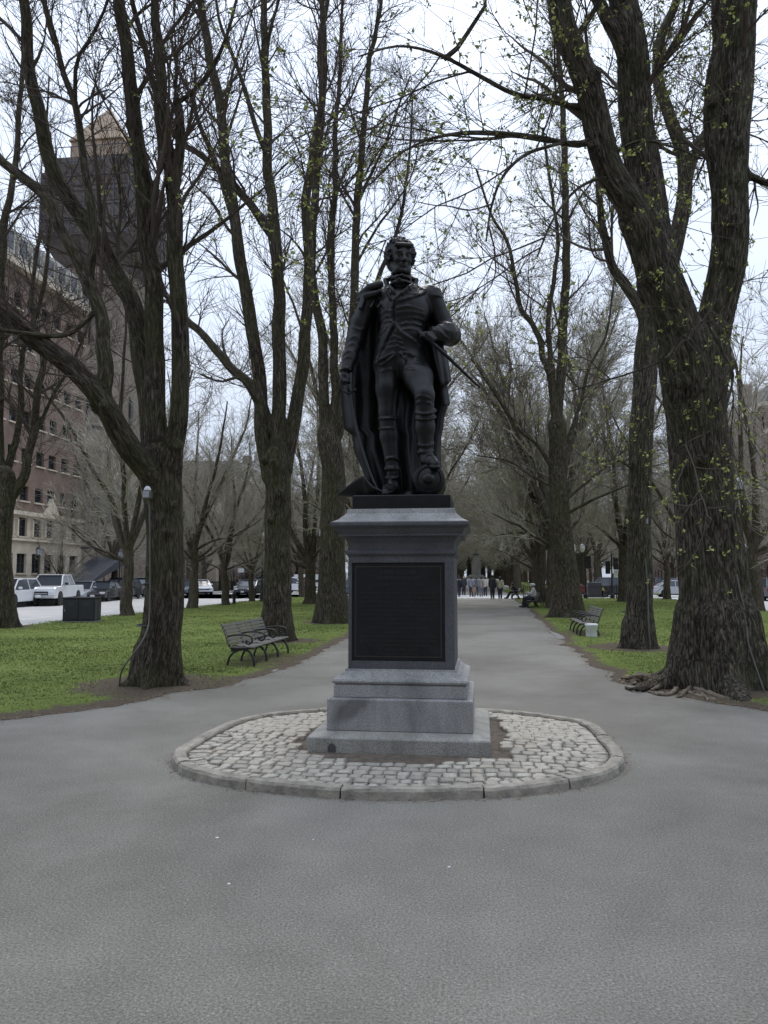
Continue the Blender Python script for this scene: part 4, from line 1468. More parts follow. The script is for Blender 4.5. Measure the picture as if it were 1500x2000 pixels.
# coat skirt hanging at the hip on the scabbard side
T_ = Solid((0.2, -.35, .6), (0.75, .35, 1.9), 0.011)
for i, (a, b) in enumerate((((848, 665), (862, 748)), ((858, 668), (872, 746)), ((866, 690), (876, 742)), ((852, 690), (868, 790)), ((862, 720), (873, 788)))):
    T_.cone(sp(*a, YB - .05 + .05 * i), sp(*b, YB - .08 + .045 * i), .045, .035, .02)
obj('coat_skirt', T_.mesh('coat_skirt', M['bronze']), statue)

# sabre in the right hand
sw = thing('sword', None, None, (0, 0, 0)); sw.parent = statue
g0 = sp(675, 742, YB - .14); g1 = sp(682, 766, YB - .17)
hilt = MB().tube([g0 + (g0 - g1) * .25, g0, (g0 + g1) / 2, g1], [.020, .016, .018, .016], 10)
hilt.tube([sp(669, 763, YB - .22), sp(680, 769, YB - .18), sp(694, 763, YB - .14)], [.012, .014, .012], 8)
hilt.ball(tuple(sp(694, 762, YB - .14)), .02, 8)
hilt.tube(catmull([sp(669, 764, YB - .22), sp(664, 755, YB - .22), sp(665, 742, YB - .2), g0 + (g0 - g1) * .25], 10), .009, 6)
hilt.build('hilt', M['bronze'], sw, smooth=True)
bp = catmull([sp(682, 769, YB - .17), sp(689, 806, YB - .2), sp(702, 860, YB - .25), sp(721, 918, YB - .31), sp(741, 966, YB - .36)], 22)
bl = MB()
vs, fs = [], []
for i, p in enumerate(bp):
    t = i / 21
    w = .022 * (1 - .55 * t)
    for (dx, dy) in ((-w, 0), (0, -.007), (w, 0), (0, .007)):
        vs.append(p + np.array((dx, dy, dx * .35)))
for i in range(21):
    for k in range(4):
        fs.append((i * 4 + k, i * 4 + (k + 1) % 4, i * 4 + 4 + (k + 1) % 4, i * 4 + 4 + k))
fs += [(3, 2, 1, 0), (84, 85, 86, 87)]
bl.add(vs, fs).build('blade', M['bronze'], sw)
# sheathed sword held at the hip, running down behind to the right
MB().tube([sp(818, 646, YB - .30), sp(838, 664, YB - .30), sp(880, 702, YB - .20), sp(912, 733, YB - .12), sp(937, 757, YB - .05)], [.022, .022, .019, .016, .012], 10).build('scabbard', M['bronze'], statue, smooth=True)

# cocked hat lying on the base
hat = thing('hat', None, None, (0, 0, 0)); hat.parent = statue
hcx = sp(728, 955, -.22); hcx[2] = 0.0
vs, fs = [], []
nth, nrd = 60, 7
for k in range(nrd):
    q = k / (nrd - 1)
    for i in range(nth):
        a = 2 * math.pi * i / nth
        lob = math.cos(3 * (a - math.pi))                       # points at a = 180deg and +-60deg
        rad = .09 + q * (.14 + .085 * lob)
        up = q ** 1.5 * (.115 - .095 * lob)
        vs.append((hcx[0] + rad * math.cos(a) * 1.25, hcx[1] + rad * math.sin(a) * .85, .022 + up))
for k in range(nrd - 1):
    for i in range(nth):
        j = (i + 1) % nth
        fs.append((k * nth + i, k * nth + j, k * nth + nth + j, k * nth + nth + i))
n0 = len(vs)
vs2 = [(x, y, z - .018) for (x, y, z) in vs]
fs2 = [tuple(i + n0 for i in f[::-1]) for f in fs]
e0 = (nrd - 1) * nth
rim = [(e0 + i, e0 + (i + 1) % nth, n0 + e0 + (i + 1) % nth, n0 + e0 + i) for i in range(nth)]
MB().add(vs + vs2, fs + fs2 + rim).build('brim', M['bronze'], hat, smooth=True)
MB().ball((hcx[0], hcx[1], .03), (.115, .08, .10), 16).build('crown', M['bronze'], hat, smooth=True)

# cannon barrel lying under the raised foot, breech to the front
cc = sp(838, 937, -.40)
cr_ = r_(30)
cc[2] = cr_ + .003
T = Matrix.Translation(tuple(cc)) @ Matrix.Rotation(-math.pi / 2, 4, 'X')
prof = [(.001, -.115), (.03, -.112), (.052, -.095), (.062, -.07), (.055, -.042), (.045, -.03), (.06, -.022), (cr_ * .62, -.012), (cr_ * .70, -.005), (cr_ * .74, -.012), (cr_ * .80, -.012), (cr_ * .84, 0.0),
        (cr_ * .93, .004), (cr_, .02), (cr_, .055), (cr_ * .95, .07), (cr_ * .92, .075), (cr_ * .92, .16), (cr_ * .95, .17), (cr_ * .95, .20), (cr_ * .9, .21), (cr_ * .80, .62), (cr_ * .86, .63), (cr_ * .86, .68), (.001, .681)]
# lathe axis z -> world +y (away from the viewer)
can = MB().lathe(prof, 40, T=T)
smooth_by_angle(can.build('cannon', M['bronze'], statue), 0.6)
# rocky lump the cannon rests against and low stump behind the legs
Rk = Solid((-.35, -.3, -.02), (.5, .45, .4), .015)
for i in range(14):
    Rk.ball((rr_.uniform(-.2, .3), rr_.uniform(-.02, .3), rr_.uniform(-.02, .06)), rr_.uniform(.05, .11), .03)
obj('ground_rock', Rk.mesh('ground_rock', M['bronze']), statue)
# ------------------------------------------------------------------ trees
def unit(v):
    return v / (np.linalg.norm(v, axis=-1, keepdims=True) + 1e-9)

def tubes(P, R, k, bark=False):
    """P (B, n, 3), R (B, n) -> verts, quads, bark coords"""
    B_, n = R.shape
    T = np.empty_like(P)
    T[:, 1:-1] = P[:, 2:] - P[:, :-2]
    T[:, 0] = P[:, 1] - P[:, 0]
    T[:, -1] = P[:, -1] - P[:, -2]
    T = unit(T)
    m = unit(P[:, -1] - P[:, 0])
    ref = np.where(np.abs(m[:, :1]) < 0.8, np.array([[1.0, 0, 0]]), np.array([[0, 1.0, 0]]))
    ref = unit(ref - m * (ref * m).sum(-1, keepdims=True))[:, None]
    U = unit(ref - T * (ref * T).sum(-1, keepdims=True))
    W = np.cross(T, U)
    a = np.arange(k) * 2 * np.pi / k
    V = P[:, :, None] + (U[:, :, None] * np.cos(a)[:, None] + W[:, :, None] * np.sin(a)[:, None]) * R[:, :, None, None]
    base = (np.arange(B_) * n * k)[:, None, None]
    i = np.arange(n - 1)[None, :, None] * k
    j = np.arange(k)[None, None, :]
    j2 = (j + 1) % k
    F = np.stack([base + i + j, base + i + j2, base + i + k + j2, base + i + k + j], -1).reshape(-1, 4)
    bk = None
    if bark:
        L = np.concatenate([np.zeros((B_, 1)), np.cumsum(np.linalg.norm(np.diff(P, axis=1), axis=-1), 1)], 1)
        bk = np.stack([np.cos(a)[None, None] * R[:, :, None] + 0 * L[:, :, None], np.sin(a)[None, None] * R[:, :, None] + 0 * L[:, :, None],
                       np.repeat((L + np.arange(B_)[:, None] * 3.7)[:, :, None], k, 2)], -1).reshape(-1, 3)
    return V.reshape(-1, 3), F, bk

def grow(rng, P, R, per_m, t0, t1, length, ang, up, bend, wig, npts, rfac, rmin, rend, lvar=0.45, lfall=0.5, rmax=9):
    """branches off a set of parent branches"""
    L = np.linalg.norm(np.diff(P, axis=1), axis=-1).sum(1)
    cnt = rng.poisson(per_m * L * (t1 - t0))
    idx = np.repeat(np.arange(len(P)), cnt)
    if not len(idx):
        return np.zeros((0, npts, 3)), np.zeros((0, npts))
    n = P.shape[1]
    t = rng.uniform(t0, t1, len(idx))
    f = t * (n - 1)
    i = np.clip(f.astype(int), 0, n - 2)
    u = (f - i)[:, None]
    p = P[idx, i] * (1 - u) + P[idx, i + 1] * u
    rp = R[idx, i] * (1 - u[:, 0]) + R[idx, i + 1] * u[:, 0]
    tan = unit(P[idx, i + 1] - P[idx, i])
    rv = rng.normal(0, 1, (len(idx), 3))
    perp = unit(rv - tan * (rv * tan).sum(-1, keepdims=True))
    a = np.radians(rng.normal(ang, 11, len(idx)))[:, None]
    d = tan * np.cos(a) + perp * np.sin(a)
    d[:, 2] += up
    d = unit(d)
    ln = length * (1 + lvar * rng.normal(0, 1, len(idx))).clip(0.35, 2.2) * (1 - lfall * t)
    step = (ln / (npts - 1))[:, None]
    Q = np.empty((len(idx), npts, 3))
    Q[:, 0] = p
    for q in range(1, npts):
        d = d + rng.normal(0, wig, d.shape)
        d[:, 2] += bend
        d = unit(d)
        Q[:, q] = Q[:, q - 1] + d * step
    r0 = np.clip(rp * rfac, rmin, rmax)
    r0 = np.minimum(r0, ln * 0.022 + rmin * .3)
    s = np.linspace(0, 1, npts)[None]
    RR = r0[:, None] * (1 - s) + np.minimum(rend, r0)[:, None] * s if not np.isscalar(rend) else r0[:, None] * (1 - s) + min(rend, 1) * s * np.minimum(1, r0[:, None] / rend)
    return Q, RR

def leaf_clusters(rng, P, prob, size, per=3):
    """small bud / young leaf clusters strung along twigs"""
    m = rng.uniform(0, 1, P.shape[:2]) < prob
    m[:, 0] = False
    c = P[m]
    c = np.repeat(c, per, 0) + rng.normal(0, size * 0.7, (len(c) * per, 3))
    k = len(c)
    a = unit(rng.normal(0, 1, (k, 3)))
    b = unit(np.cross(a, rng.normal(0, 1, (k, 3))))
    s = size * rng.uniform(0.5, 1.3, (k, 1))
    V = np.stack([c - a * s, c + b * s * .55, c + a * s, c - b * s * .55], 1).reshape(-1, 3)
    return V, np.arange(4 * k).reshape(-1, 4)

def bark_relief(theta, s, r, depth, seed):
    """furrowed bark: wandering upright ridges"""
    w = theta + 0.10 * np.sin(s * 2.3 + seed) + 0.05 * np.sin(s * 5.1 + theta * 3)
    nn = max(10, int(r * 2 * math.pi / 0.085))
    a = np.abs(np.sin(w * nn * .5 + 1.1 * np.sin(s * 3.1 + theta * 5 + seed)))
    b = np.abs(np.sin(w * nn * .85 + 2.0 * np.sin(s * 4.3 - theta * 4)))
    return depth * (a ** .6 * .7 + b * .3 - .6)

def grown_trunk(name, limbs, m, hxy, hz, depth, seed, flare=None, knots=()):
    """bole and limbs as one continuous skin with real crotches, furrowed along each limb"""
    allp = np.concatenate([p for p, r in limbs]); allr = np.concatenate([r for p, r in limbs])
    pad = allr.max() + .12
    ext = .8 if flare else 0
    lo = allp.min(0) - (pad + ext * .4, pad + ext * .4, 0.0); hi = allp.max(0) + (pad + ext * .4, pad + ext * .4, pad)
    lo[2] = -0.12
    S = Solid(lo, hi, (hxy, hxy, hz))
    S.f[:] = 0.4
    tails = []
    for li, (p, r) in enumerate(limbs):
        n = max(5, int(np.linalg.norm(np.diff(p, axis=0), axis=1).sum() / max(.16, hz * 2.5)))
        P, R = resample(p, r, n)
        if li:
            thin = np.where(R < 1.7 * hxy)[0]
            if len(thin):
                c = int(thin[0])
                if c < n - 1: tails.append(resample(P[max(0, c - 1):], R[max(0, c - 1):], 24))
                P, R = P[:c + 1], R[:c + 1]
                if len(P) < 2: continue
        S.limb(P, R, .02 if li == 0 else float(np.clip(r[0] * .5, .03, .14)))
    if flare:
        fr, nl, ph = flare
        r0 = float(limbs[0][1][2])
        g = np.random.default_rng(seed + 5)
        for k in range(nl):
            a = ph + k * 2 * np.pi / nl + g.normal(0, .2)
            d = np.array((math.cos(a), math.sin(a), 0))
            le = r0 * (1 + fr * g.uniform(.7, 1.5))
            pts = [d * r0 * .55 + (0, 0, r0 * 1.7), d * r0 * .80 + (0, 0, r0 * .7), d * (r0 * 1.02) + (0, 0, r0 * .25), d * le + (0, 0, -.03), d * le * 1.25 + (0, 0, -.10)]
            c = catmull(np.array(pts) + np.array((limbs[0][0][0][0], limbs[0][0][0][1], 0)), 9)
            S.limb(c, np.linspace(r0 * .42, r0 * .14, 9), r0 * .38)
    for c_, r_k in knots:
        S.ball(c_, r_k, .06)
        S.ball(np.asarray(c_) - (0, r_k * .8, 0), r_k * .45, .02, cut=True)
    V, Q = S.mesh(name, m, raw=True)
    keep = np.zeros(len(V), bool)
    # bark frame from the nearest limb
    SP, SR, SS, SU, SW, ST = [], [], [], [], [], []
    for li, (p, r) in enumerate(limbs):
        n = max(6, int(np.linalg.norm(np.diff(p, axis=0), axis=1).sum() / .15))
        P, R = resample(p, r, n)
        T = np.gradient(P, axis=0); T = unit(T)
        mm = unit(P[-1] - P[0]); ref = np.array((1.0, 0, 0)) if abs(mm[0]) < .8 else np.array((0, 1.0, 0))
        U = unit(ref - T * (T @ ref)[:, None]); W = np.cross(T, U)
        SP.append(P); SR.append(R); SU.append(U); SW.append(W); ST.append(T)
        SS.append(np.concatenate([[0], np.cumsum(np.linalg.norm(np.diff(P, axis=0), axis=1))]) + li * 3.7)
    SP, SR, SS, SU, SW, ST = (np.concatenate(q) for q in (SP, SR, SS, SU, SW, ST))
    bark = np.empty((len(V), 3)); th = np.empty(len(V)); rad = np.empty(len(V))
    for a in range(0, len(V), 4000):
        v = V[a:a + 4000]
        d2 = ((v[:, None] - SP[None]) ** 2).sum(-1)
        j = (np.sqrt(d2) - SR[None]).argmin(1)
        o = v - SP[j]
        u, w, tt = (o * SU[j]).sum(1), (o * SW[j]).sum(1), (o * ST[j]).sum(1)
        bark[a:a + 4000] = np.stack([u, w, SS[j] + tt], -1)
        th[a:a + 4000] = np.arctan2(w, u); rad[a:a + 4000] = SR[j]
    if depth:
        # push along the outward normal: furrows and slow swellings
        n0 = np.zeros_like(V)
        fn = np.cross(V[Q[:, 2]] - V[Q[:, 0]], V[Q[:, 3]] - V[Q[:, 1]])
        for k in range(4): np.add.at(n0, Q[:, k], fn)
        n0 = unit(n0)
        s = bark[:, 2]
        relief = np.zeros(len(V))
        for rr_, wgt in ((.16, 1), ):
            nn = np.maximum(8, np.round(rad * 2 * np.pi / .07))
            w_ = th + .10 * np.sin(s * 2.3 + seed) + .05 * np.sin(s * 5.1 + th * 3)
            A = np.abs(np.sin(w_ * nn * .5 + 1.1 * np.sin(s * 3.1 + th * 5 + seed)))
            B2 = np.abs(np.sin(w_ * nn * .85 + 2.0 * np.sin(s * 4.3 - th * 4)))
            brk = .5 + .5 * np.sin(s * 9 + 3 * np.sin(th * 7 + s * 2))
            relief = A ** .6 * (.55 + .2 * brk) + B2 * .3 - .55
        V = V + n0 * (depth * relief * np.clip(rad / .25, .15, 1.2) + .03 * rad * np.sin(th * 3 + s * 1.7 + seed) + .025 * rad * np.sin(s * 4.1 + th * 2))[:, None]
    if tails:
        P = np.stack([q[0] for q in tails]); R = np.stack([q[1] for q in tails])
        V2, Q2, b2 = tubes(P, R, 8, True)
        Q = np.concatenate([Q, Q2 + len(V)]); V = np.concatenate([V, V2]); bark = np.concatenate([bark, b2])
    return np_mesh(name, V, Q, m, True, {'bark': bark})

def trunk_mesh(name, limbs, m, ks, flare=None, depth=0.0, seed=0):
    """limbs: list of (points (n,3), radii (n)); the first is the bole"""
    Vs, Fs, Bs = [], [], []
    off = 0
    for li, (p, r) in enumerate(limbs):
        k = ks[0] if li == 0 else ks[1]
        P, R = np.asarray(p)[None], np.asarray(r)[None]
        V, F, bk = tubes(P, R, k, True)
        n = P.shape[1]
        V = V.reshape(n, k, 3)
        ctr = P[0][:, None]
        d = V - ctr
        th = (np.arange(k) * 2 * np.pi / k)[None, :]
        s = np.concatenate([[0], np.cumsum(np.linalg.norm(np.diff(P[0], axis=0), axis=1))])[:, None]
        rad = R[0][:, None]
        mul = np.ones((n, k))
        if depth:
            dd = bark_relief(th + 0 * s, s + 0 * th, float(rad.mean()), depth, seed + li)
            mul += dd / np.maximum(rad, .05)
            mul += 0.035 * np.sin(th * 3 + s * 1.3 + seed) + 0.025 * np.sin(th * 2 - s * 2.1)
        if flare and li == 0:
            h = (P[0][:, 2] - P[0][0, 2])[:, None]
            fr, nl, ph = flare
            mul += fr * np.exp(-np.clip(h, 0, None) / 0.28) * (0.45 + 0.55 * np.clip(np.cos(th * nl + ph + .6 * np.sin(th * 2)), -.4, 1))
        V = ctr + d * mul[..., None]
        Vs.append(V.reshape(-1, 3)); Fs.append(F + off); Bs.append(bk)
        off += n * k
    return np_mesh(name, np.concatenate(Vs), np.concatenate(Fs), m, True, {'bark': np.concatenate(Bs)})

def resample(p, r, n):
    p, r = np.asarray(p), np.asarray(r)
    L = np.concatenate([[0], np.cumsum(np.linalg.norm(np.diff(p, axis=0), axis=1))])
    t = np.linspace(0, L[-1], n)
    return np.stack([np.interp(t, L, p[:, k]) for k in range(3)], -1), np.interp(t, L, r)

def traced_tree(name, label, trunk, limbs, D, seed, barkm, nb=1.0, drop=0.0, budm=None, budp=0.0, buds=.03, ks=(40, 16), flare=(.55, 5, 0), depth=0.02, twig_r=0.0035, group=None, tw=1.0, budh=0.0, vox=(.03, .07), knots=()):
    rng = np.random.default_rng(seed)
    b = ground(trunk[0][0], trunk[0][1])
    D0 = depth_of(b)
    base = np.array((b[0], b[1], 0.0))
    root = thing(name, label, 'tree', base, 0, group)
    mpp = D0 / FPX
    def conv(pts, w):
        q, n = [], len(pts)
        last = 0.0
        for i, p in enumerate(pts):
            dd = p[2] if len(p) > 2 else last
            last = dd
            q.append(at(p[0], p[1], D0 + dd))
        ln = np.linalg.norm(np.diff(np.array(q), axis=0), axis=1).sum()
        m = max(8, int(ln / (0.10 if depth else 0.3)))
        c = catmull(q, m)
        if isinstance(w, tuple) and len(w) == 2:
            rr = np.linspace(w[0], w[1], m) / 2 * mpp
        else:
            rr = np.interp(np.linspace(0, 1, m), np.linspace(0, 1, len(w)), w) / 2 * mpp
        wob = rng.normal(0, 1, (m, 3))
        it = int(np.clip((2.2 * rr.mean() / max(ln / m, .01)) ** 2, 6, 160))
        for _ in range(it):
            wob = (wob + np.roll(wob, 1, 0) + np.roll(wob, -1, 0)) / 3
        wob *= 0.4 / (wob.std() + 1e-6)
        c = c + wob * (rr * 0.30)[:, None] * np.clip(np.arange(m) / 4, 0, 1)[:, None]
        if pts[-1][1] < 0 and q[-1][2] > 4:                  # goes on above the picture
            dr = unit(c[-1] - c[-4]); e = np.linspace(.1, 1, 16)[:, None]
            c = np.vstack([c, c[-1] + (dr + (0, 0, .25)) * e * 3.0 + rng.normal(0, .04, 3) * e])
            rr = np.concatenate([rr, rr[-1] + (.012 - rr[-1]) * e[:, 0]])
        return c - base, rr
    T = conv(trunk[:], trunk_w[name_key(trunk)])
    T[0][0, 2] = min(T[0][0, 2], -0.05)
    Ls = [T] + [(c_, r_ * .76) for c_, r_ in (conv(p, w) for p, w in limbs)]
    Ls[0] = (Ls[0][0], Ls[0][1] * .95)
    obj('trunk', grown_trunk('trunk', Ls, barkm, vox[0], vox[1], depth, seed, flare, [(at(k_[0], k_[1], D0 + k_[2]) - base, k_[3]) for k_ in knots]), root)
    # crown
    n0 = 26
    P0 = np.stack([resample(p, r, n0)[0] for p, r in Ls[1:]])
    R0 = np.stack([resample(p, r, n0)[1] for p, r in Ls[1:]])
    dz = -drop
    P1, R1 = grow(rng, P0, R0, 2.2 * nb, .2, 1.0, 2.6 * tw, 44, .18 - drop * .6, .045 - drop * .05, .13, 9, .38, .012, .0055, rmax=.05)
    P2, R2 = grow(rng, P1, R1, 5.8 * nb, .12, 1.0, 1.35 * tw, 38, .10 - drop, .035 - drop * .12, .12, 6, .55, .0075, .0036, rmax=.02)
    P2b, R2b = grow(rng, P0, R0, 4.4 * nb, .12, 1.0, 1.3 * tw, 55, .1 - drop, .05 - drop * .1, .13, 6, .2, .0075, .0036, rmax=.012)
    P2, R2 = np.concatenate([P2, P2b]), np.concatenate([R2, R2b])
    P3, R3 = grow(rng, P2, R2, 11.5 * nb, .08, 1.0, .74 * tw, 34, .08 - drop * .8, .03 - drop * .10, .11, 4, .6, twig_r * 1.3, .0026, rmax=.010)
    Vs, Fs, off = [], [], 0
    for P, R, k in ((P1, R1, 6), (P2, R2, 4), (P3, R3, 3)):
        if len(P):
            V, F, _ = tubes(P, R, k)
            Vs.append(V); Fs.append(F + off); off += len(V)
    obj('crown', np_mesh('crown', np.concatenate(Vs), np.concatenate(Fs), M['twig']), root)
    if budm is not None:
        Q = P3[P3[:, 0, 2] > budh] if budh else P3
        V, F = leaf_clusters(rng, Q, budp, buds, 4)
        V2, F2 = leaf_clusters(rng, P2, budp * .4, buds, 4)
        if len(V) + len(V2):
            tag(obj('buds', np_mesh('buds', np.concatenate([V, V2]), np.concatenate([F, F2 + len(V)]), budm), root), kind='stuff')
    return root

trunk_w = {}
def name_key(t): return t[0][0]
def TR(pts, w):
    trunk_w[pts[0][0]] = w
    return pts

NEAR = {}
# near left tree
NEAR['L1'] = traced_tree('linden_tree', 'nearest tree on the left lawn, its low limb reaching left past the tower', TR([(305, 1342, 0), (310, 1250), (317, 1150), (321, 1050), (322, 960), (322, 890)], [92, 82, 75, 73, 76, 80]), [
    ([(318, 960, 0), (285, 905, -.2), (240, 850, -.5), (200, 785, -.8), (150, 725, -1.0), (90, 675, -1.2), (20, 615, -1.4), (-60, 540, -1.6), (-150, 430, -1.8)], (64, 30)),
    ([(193, 792, -.8), (208, 720, -.8), (205, 660, -.7), (185, 590, -.6), (150, 510, -.5), (115, 450, -.4), (85, 385, -.3), (40, 345, -.2), (0, 310, -.1), (-60, 230, 0)], (38, 20)),
    ([(172, 570, -.55), (183, 480, -.5), (174, 380, -.4), (160, 290, -.3), (145, 200, -.2), (122, 140), (105, 70), (85, 0), (70, -80)], (24, 10)),
    ([(147, 205, -.2), (150, 120, -.3), (175, 80, -.3), (200, 30, -.4), (222, -40, -.4)], (11, 6)),
    ([(310, 910, 0), (295, 800, .1), (275, 700, .2), (255, 610, .3), (228, 540, .4), (190, 475, .45), (130, 390, .5), (100, 320, .5), (78, 240, .5), (60, 160, .5), (50, 80, .5), (45, 0, .5), (30, -140, .5)], (56, 24)),
    ([(315, 890, 0), (305, 780, 0), (302, 650, 0), (293, 520, 0), (285, 420), (272, 310), (265, 220), (255, 130), (240, 60), (230, 0), (212, -140)], (52, 26)),
    ([(338, 910, 0), (347, 800, -.1), (350, 650, -.1), (347, 500), (345, 400), (335, 330), (325, 270), (316, 200), (312, 120), (305, 50), (303, 0), (298, -120)], (48, 18)),
    ([(342, 360, 0), (353, 290, 0), (352, 230), (346, 192)], (28, 20)),
    ([(348, 200, 0), (375, 180, -.1), (410, 140, -.2), (440, 80, -.3), (455, 30), (470, -30)], (13, 7)),
    ([(318, 230, 0), (302, 170, .1), (285, 110), (272, 50), (255, -10), (245, -90)], (18, 12)),
    ([(185, 610, -.6), (140, 650, -1.0), (90, 655, -1.3), (30, 648, -1.6), (-30, 640, -1.8)], (14, 8)),
    ([(345, 620, 0), (330, 590, .4), (318, 560, .8), (300, 530, 1.0), (230, 515, 1.3)], (14, 6)),
], 12.2, 21, M['bark'], nb=0.64, depth=.022, flare=(.62, 5, 1.0), knots=((338, 985, -.28, .08), (330, 1040, -.30, .07), (348, 870, -.25, .09), (300, 930, -.28, .07), (205, 790, -1.05, .08), (290, 1110, -.2, .06), (258, 245, .0, .08)), vox=(.026, .065), budm=M['bud'], budp=.03, buds=.028, budh=6.5)
# second left tree
NEAR['L2'] = traced_tree('linden_tree', 'second dark tree on the left lawn, rising straight behind the left bench', TR([(541, 1257, 0), (540, 1150), (541, 1050), (540, 950), (541, 890)], [66, 55, 52, 52, 54]), [
    ([(525, 930, 0), (512, 850), (505, 750), (490, 620), (472, 520), (455, 420), (440, 320), (428, 210), (412, 120), (400, 50), (390, -20), (380, -120)], (38, 16)),
    ([(545, 910, 0), (547, 780), (545, 650), (543, 560), (540, 470), (530, 380), (522, 300), (522, 200), (518, 100), (515, 0), (515, -100)], (38, 14)),
    ([(558, 915, 0), (578, 800), (592, 700), (603, 600), (605, 500), (600, 400), (612, 300), (628, 200), (632, 100), (628, 0), (625, -100)], (36, 11)),
    ([(530, 840, 0), (500, 770, .2), (450, 715, .5), (400, 660, .8), (365, 625, 1.0), (310, 560, 1.3), (260, 500, 1.5), (215, 420, 1.7)], (28, 11)),
    ([(532, 460, 0), (490, 400, .3), (440, 345, .5), (400, 310, .6), (360, 283, .7), (330, 250, .8), (290, 170, .9)], (24, 8)),
    ([(523, 310, 0), (500, 250, -.3), (480, 180, -.4), (455, 110, -.5), (430, 50, -.6), (420, -20, -.6)], (15, 6)),
    ([(457, 430, 0), (425, 330, .2), (392, 250, .3), (375, 190, .4), (345, 130, .5), (335, 75, .5)], (16, 7)),
    ([(519, 110, 0), (530, 50, 0), (545, -5, 0), (556, -80, 0)], (11, 6)),
    ([(505, 800, 0), (470, 740, -.5), (430, 745, -1.0), (390, 730, -1.4)], (9, 4)),
], 20.2, 22, M['bark'], nb=0.62, depth=.02, flare=(.5, 5, .3), knots=((535, 905, -.32, .12), (546, 962, -.33, .10), (528, 1015, -.32, .09), (515, 900, -.25, .10), (552, 1080, -.3, .08)), vox=(.03, .08), twig_r=.005)
# third left tree
NEAR['L3'] = traced_tree('linden_tree', 'third tree of the left lawn, right beside the pedestal, a grey cable on it', TR([(652, 1220, 0), (649, 1120), (648, 1000), (645, 900), (644, 850)], [66, 54, 50, 47, 44]), [
    ([(635, 870, 0), (630, 750), (628, 650), (612, 560), (612, 450), (618, 330), (625, 250), (628, 180), (625, 80), (640, 0), (640, -80)], (28, 10)),
    ([(650, 860, 0), (655, 740), (652, 620), (648, 500), (655, 350), (655, 250), (664, 150), (668, 40), (672, -60)], (24, 6)),
    ([(660, 850, 0), (680, 720, -.2), (690, 600, -.3), (692, 500), (697, 400), (705, 300), (715, 200), (720, 120), (735, 60), (745, 0), (750, -70)], (26, 7)),
    ([(697, 400, -.2), (725, 340, -.5), (752, 280, -.8), (770, 230, -1.0), (800, 150, -1.2)], (9, 4)),
    ([(655, 780, 0), (700, 650, .5), (740, 540, .9), (770, 470, 1.1), (787, 400, 1.2), (800, 300, 1.4), (806, 190, 1.6)], (18, 4)),
    ([(693, 520, -.3), (740, 440, 0), (770, 400, .3), (805, 340, .6), (826, 240, .7)], (8, 3)),
], 28.2, 23, M['bark'], nb=.62, depth=.02, flare=(.4, 5, 2.), vox=(.04, .10), twig_r=.006, budm=M['bud_far'], budp=.03, buds=.04, budh=5)
# tree cut by the left edge of the picture
NEAR['L0'] = traced_tree('linden_tree', 'tree at the far left edge by the street kerb, trunk cut off', TR([(2, 1229, 0), (6, 1120), (4, 1000), (8, 930)], [58, 48, 45, 44]), [
    ([(15, 985, 0), (50, 925), (62, 860), (75, 760), (85, 700), (60, 590), (80, 450)], (26, 9)),
    ([(-8, 960, 0), (-5, 800), (-2, 600), (5, 450), (22, 380), (40, 200), (48, 60), (52, -60)], (30, 6)),
    ([(8, 945, 0), (25, 880, .3), (40, 800, .5), (42, 700, .6), (85, 560, .8), (100, 400, .9), (90, 280, .9), (96, 150, 1.0)], (20, 4)),
    ([(60, 870, 0), (100, 780, .3), (135, 720, .5), (170, 640, .7), (200, 560, .8)], (10, 4)),
], 26.2, 24, M['bark'], nb=.68, depth=.02, flare=(.4, 5, 2.), vox=(.04, .10), twig_r=.006)
